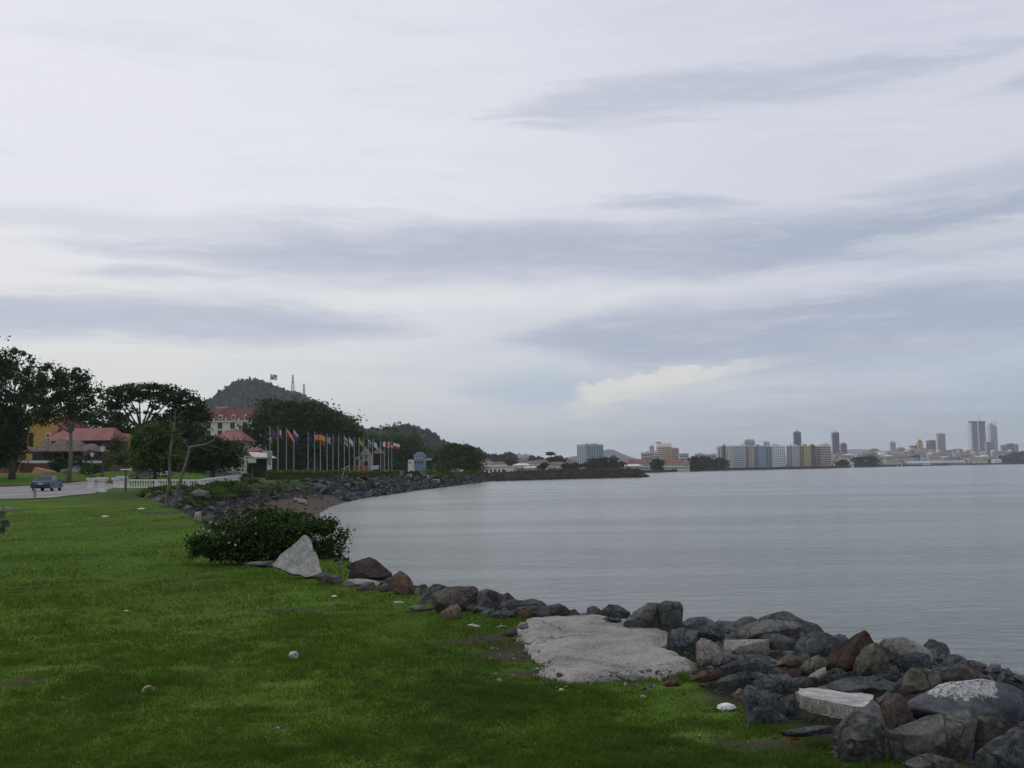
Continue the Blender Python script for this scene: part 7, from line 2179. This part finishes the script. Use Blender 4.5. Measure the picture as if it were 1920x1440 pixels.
tower('brown and cream wing adjoining the cream hotel tower', 1258, 1260, 1274.5, 841, 866, 1495, wallmat(176, 150, 126), wallmat(222, 204, 140), floors=8, bays=5, sbays=1, style='balcony', trim=wallmat(190, 170, 146), cat='hotel', name='hotel_wing')
tower('pale grey narrow tower behind the grey houses left of the cream hotel', 1219.5, 1219.5, 1227.5, 837, 860, 2000, wallmat(172, 172, 182), floors=9, bays=3, **FT)
tower('grey terrace house stepped up left of the cream hotel', 1204, 1204, 1222, 850, 872, 1350, wallmat(164, 158, 152), floors=4, bays=6, cat='house', name='town_house')
tower('pale grey terrace house directly left of the cream hotel', 1221, 1221, 1236, 848.5, 870, 1380, wallmat(182, 174, 166), floors=5, bays=5, cat='house', name='town_house')
tower('beige town house with a dark roof right of the cream hotel', 1275, 1275, 1292, 852, 868, 1420, wallmat(176, 164, 160), floors=4, bays=5, cat='house', name='town_house', roof=wallmat(90, 84, 84))
tower('pale flat block over the dark trees left of the painted row', 1305, 1305, 1322, 852, 866, 1750, wallmat(160, 158, 166), floors=4, bays=6, cat='house', name='town_house')
tower('long low pale roofed block over the dark trees next to the painted row', 1322, 1322, 1347, 853, 866, 1800, wallmat(150, 148, 154), floors=3, bays=8, cat='house', name='town_house')


def hall(label, p0, p1, pe, pr, D, floors, bays, wm, roofm, name='school_hall'):
    o = np.array((at((p0 + p1) / 2, 880, D)[0], D, farz((p0 + p1) / 2, D)))
    r_ = root(name, o, label, 'hall')
    a_, b_ = at(p0, pe, D), at(p1, pe, D); ze = (a_[2] + b_[2]) / 2
    MB().prism([(a_[0], D), (b_[0], D), (b_[0], D + 14), (a_[0], D + 14)], o[2] - 2, ze).build('wall', wm, r_)
    hiproof(r_, 'roof', p0, p1, pe, pr, D, 14, roofm, .12, .9)
    g, s_ = facade(a_, b_, o[2], ze - .6, floors, bays, 'balcony')
    g.build('windows', FGLASS, r_, kind='stuff'); s_.build('balconies', wallmat(214, 206, 190), r_, kind='stuff')


WC = wallmat(206, 198, 178); RR = plain('far_red_roof', G(.20, .085, .07), .85, .2, .1)
hall('long two storey cream hall with a red roof behind the breakwater tip', 1177, 1224, 869, 861, 1075, 2, 12, WC, RR)
hall('lower cream wing in front of the long red roofed hall', 1164, 1202, 873.5, 871, 1060, 2, 9, WC, WC, 'school_wing')
hall('second cream hall with a red roof right of the dark tree', 1243, 1284, 868, 861.5, 1130, 2, 10, WC, RR)
hall('small cream annex at the end of the second red roofed hall', 1284, 1293, 870, 867, 1140, 2, 3, WC, RR, 'annex')
o = np.array((at(1725, 880, 2380)[0], 2380, 3)); 
r_ = root('warehouse', o, 'long pale warehouse with a light blue roof on the far waterfront', 'warehouse')
D = 2350
wallbox(r_, 'wall', 1704, 1746, 869, 2, D, 20, wallmat(176, 176, 178)); hiproof(r_, 'roof', 1704, 1746, 868, 864.5, D, 20, wallmat(126, 160, 188), .04, .6)
o = np.array((at(1780, 880, 2520)[0], 2520, 3)); r_ = root('warehouse', o, 'longest low grey warehouse right of the blue roofed one', 'warehouse')
wallbox(r_, 'wall', 1748, 1812, 868, 2, 2520, 20, wallmat(122, 118, 122)); hiproof(r_, 'roof', 1748, 1812, 867, 863.5, 2520, 20, wallmat(150, 148, 150), .03, .6)
o = np.array((at(982, 880, 1150)[0], 1150, 14)); zt = at(982, 852.5, 1150)[2]; zb = at(982, 863, 1150)[2]
r_ = root('water_tank', o, 'round pale water tank bulging above the hillside houses', 'water tank')
MB().lathe((o[0], o[1], zb), [(4, -.3), (6.2, (zt - zb) * .5), (6.6, zt - zb), (6.0, zt - zb + .4)], 14).build('tank', wallmat(168, 172, 176), r_)
MB().lathe((o[0], o[1], 6), [(2.2, 0), (2.2, zb - 5)], 10).build('tank_stem', wallmat(150, 152, 156), r_)

# small houses of the towns: each one a thing
rs = random.Random(9)
HC = [wallmat(*c) for c in ((196, 190, 180), (176, 164, 152), (186, 176, 150), (150, 140, 136), (206, 204, 200), (168, 150, 140), (140, 150, 158), (190, 170, 160))]
RC = [wallmat(*c) for c in ((112, 84, 76), (104, 98, 96), (136, 120, 110), (96, 98, 102), (128, 96, 86), (182, 180, 178))]


HN = ('cream', 'tan', 'buff', 'brown grey', 'white', 'brown', 'blue grey', 'pale pink')
RN = ('dark red', 'dark grey', 'tan', 'grey', 'rust red', 'pale')


def town_label(px, up):
    lm_ = [(1585, 'right beside the painted row'), (1622, 'around the dark green tree'), (1650, 'around the rounded dark tree'), (1668, 'left of the slender beige tower'), (1686, 'below the slender beige tower'), (1706, 'left of the sail roofed building'),
           (1738, 'below the sail roofed building'), (1758, 'below the grey violet box block'), (1780, 'below the pale slab tower'), (1800, 'right of the pale slab tower'), (1820, 'left of the tallest tower'), (1852, 'below the tallest tower'), (1878, 'below the slant topped tower'), (3000, 'by the wooded point')]
    return next(t_ for x_, t_ in lm_ if px < x_) + (' on the waterfront', ' on the middle slope', ' on the upper slope')[min(2, int(up * 3))]


def slope_label(px, up):
    lm_ = [(935, 'right of the lone spreading tree'), (968, 'left of the water tank'), (998, 'below the water tank'), (1022, 'left of the flat topped tree'), (1046, 'below the flat topped tree'), (3000, 'left of the blue green block')]
    return next(t_ for x_, t_ in lm_ if px < x_) + (' just behind the breakwater', ' on the slope')[int(up > .4)]


def small_house(px, D, w_, h, z, label, group):
    x_ = at(px, 880, D)[0]; d_ = w_ * rs.uniform(.6, .9); rz = rs.uniform(-.4, .4)
    mb = MB(); mb.box((x_, D, z - 3), (w_, d_, h + 3), rz, 0)
    rh = h * rs.uniform(.15, .4) if rs.random() < .7 else .4
    mb.box((x_, D, z + h), (w_ * 1.08, d_ * 1.12, rh), rz, 1, taper=.45 if rh > .5 else 1.0)
    nb = max(2, int(w_ / 3.2)); nf = max(1, int(h / 3.1))
    ca, sa = math.cos(rz), math.sin(rz)
    for f_ in range(nf):
        for b_ in range(nb):
            lx = (b_ + .5) / nb * w_ - w_ / 2; ly = -d_ / 2 - .05
            mb.box((x_ + lx * ca - ly * sa, D + lx * sa + ly * ca, z + .9 + f_ * h / nf), (w_ / nb * .45, .3, h / nf * .45), rz, 2)
    hi_, ri_ = rs.randrange(len(HC)), rs.randrange(len(RC))
    if callable(label): label = HN[hi_] + ' house, ' + RN[ri_] + ' roof, ' + label(px)
    ob = mb.build('town_house', [HC[hi_], RC[ri_], FGLASS], label=label, cat='house', group=group)


for i in range(230):
    px = rs.uniform(1566, 1925); dd = rs.random() ** 1.1
    D = shoreD(px) + 45 + dd * 640
    if 1700 < px < 1815 and D < shoreD(px) + 160: continue
    small_house(px, D, rs.uniform(9, 26), rs.choice((5, 6, 8, 10, 13)), farz(px, D), lambda p_, u_=dd: town_label(p_, u_), 'houses of the old town across the bay')
for i in range(60):
    px = rs.uniform(905, 1085); dd = rs.random(); D = shoreD(px) + 20 + dd * 300
    small_house(px, D, rs.uniform(7, 16), rs.choice((3, 4, 6, 7)), farz(px, D), lambda p_, u_=dd: slope_label(p_, u_), 'houses on the slope behind the breakwater')
for px, D, w_, h, lb in ((1000, 840, 16, 4, 'low white shed on the slope behind the breakwater'), (925, 800, 26, 5, 'long pale shed with a dark doorway behind the breakwater'), (1018, 905, 9, 8, 'tall pale box house amid the slope houses'), (1045, 960, 15, 7, 'broad beige house below the flat topped tree')):
    small_house(px, D, w_, h, farz(px, D), lb, None)

# trees of the far shore
FL = leafmat('far_leaves', G(.014, .026, .012), G(.030, .048, .018), None, .1)
FTG = 'trees on the far shore'
for k, (px, D, bl_, lb) in enumerate([(1125, 880, [(1105, 871, 16, 8), (1125, 869, 24, 10), (1150, 869, 18, 9), (1110, 876, 30, 6), (1140, 876, 30, 6)], 'wide dark tree clump in front of the blue green apartment block'),
        (1232, 1050, [(1233, 870, 12, 8), (1233, 876, 10, 5)], 'dark tree between the two red roofed halls'), (1300, 1180, [(1300, 866, 10, 9), (1296, 875, 12, 6)], 'first dark tree right of the red roofed halls'),
        (1325, 1250, [(1322, 865, 14, 9), (1330, 872, 16, 7)], 'broad dark tree left of the painted apartment row'), (1350, 1320, [(1350, 867, 12, 8), (1345, 874, 18, 6)], 'dark tree at the foot of the painted apartment row'),
        (1310, 1220, [(1312, 873, 14, 6)], 'low dark tree between the two broad waterfront trees'), (1611, 1850, [(1608, 864, 10, 6), (1603, 870, 14, 4)], 'dark green tree right of the painted row'),
        (1632, 1900, [(1632, 863, 13, 8), (1630, 870, 13, 5)], 'rounded dark tree in front of the old town'), (1578, 1760, [(1578, 868, 12, 5)], 'low dark tree beside the wide beige pink block'),
        (1880, 2840, [(1890, 860, 18, 6), (1870, 866, 20, 4), (1905, 852, 14, 5)], 'wooded point with bushy trees at the far shore edge'), (1915, 2860, [(1918, 856, 12, 7), (1900, 865, 20, 4)], 'bushy trees at the very end of the far shore'),
        (1715, 2500, [(1714, 858, 8, 4)], 'small tree above the blue roofed warehouse'), (1030, 1000, [(1045, 862, 14, 6), (1030, 866, 14, 5)], 'dark tree on the slope below the flat topped tree'),
        (1033, 1100, [(1032, 851, 6, 2.4)], 'flat topped tree standing alone on the slope crest'), (960, 880, [(958, 868, 12, 5)], 'dark tree among the slope houses'), (1060, 850, [(1064, 874, 8, 6), (1077, 875, 7, 6)], 'dark rounded tree left of the blue green block'),
        (1015, 830, [(1017, 873, 8, 5)], 'small dark tree beside the low white shed'), (1240, 2400, [(1150, 858, 4, 3)], 'small tree peeping over the wide dark clump')]):
    n = int(700 + 20 * sum(b_[2] * b_[3] for b_ in bl_) ** .75)
    tree('shore_tree', px, D, bl_, n, D * .0021, FL, lb, seed=200 + k, group=FTG, spread=.27, limbs=2, tw=.5, z0=farz(px, D))
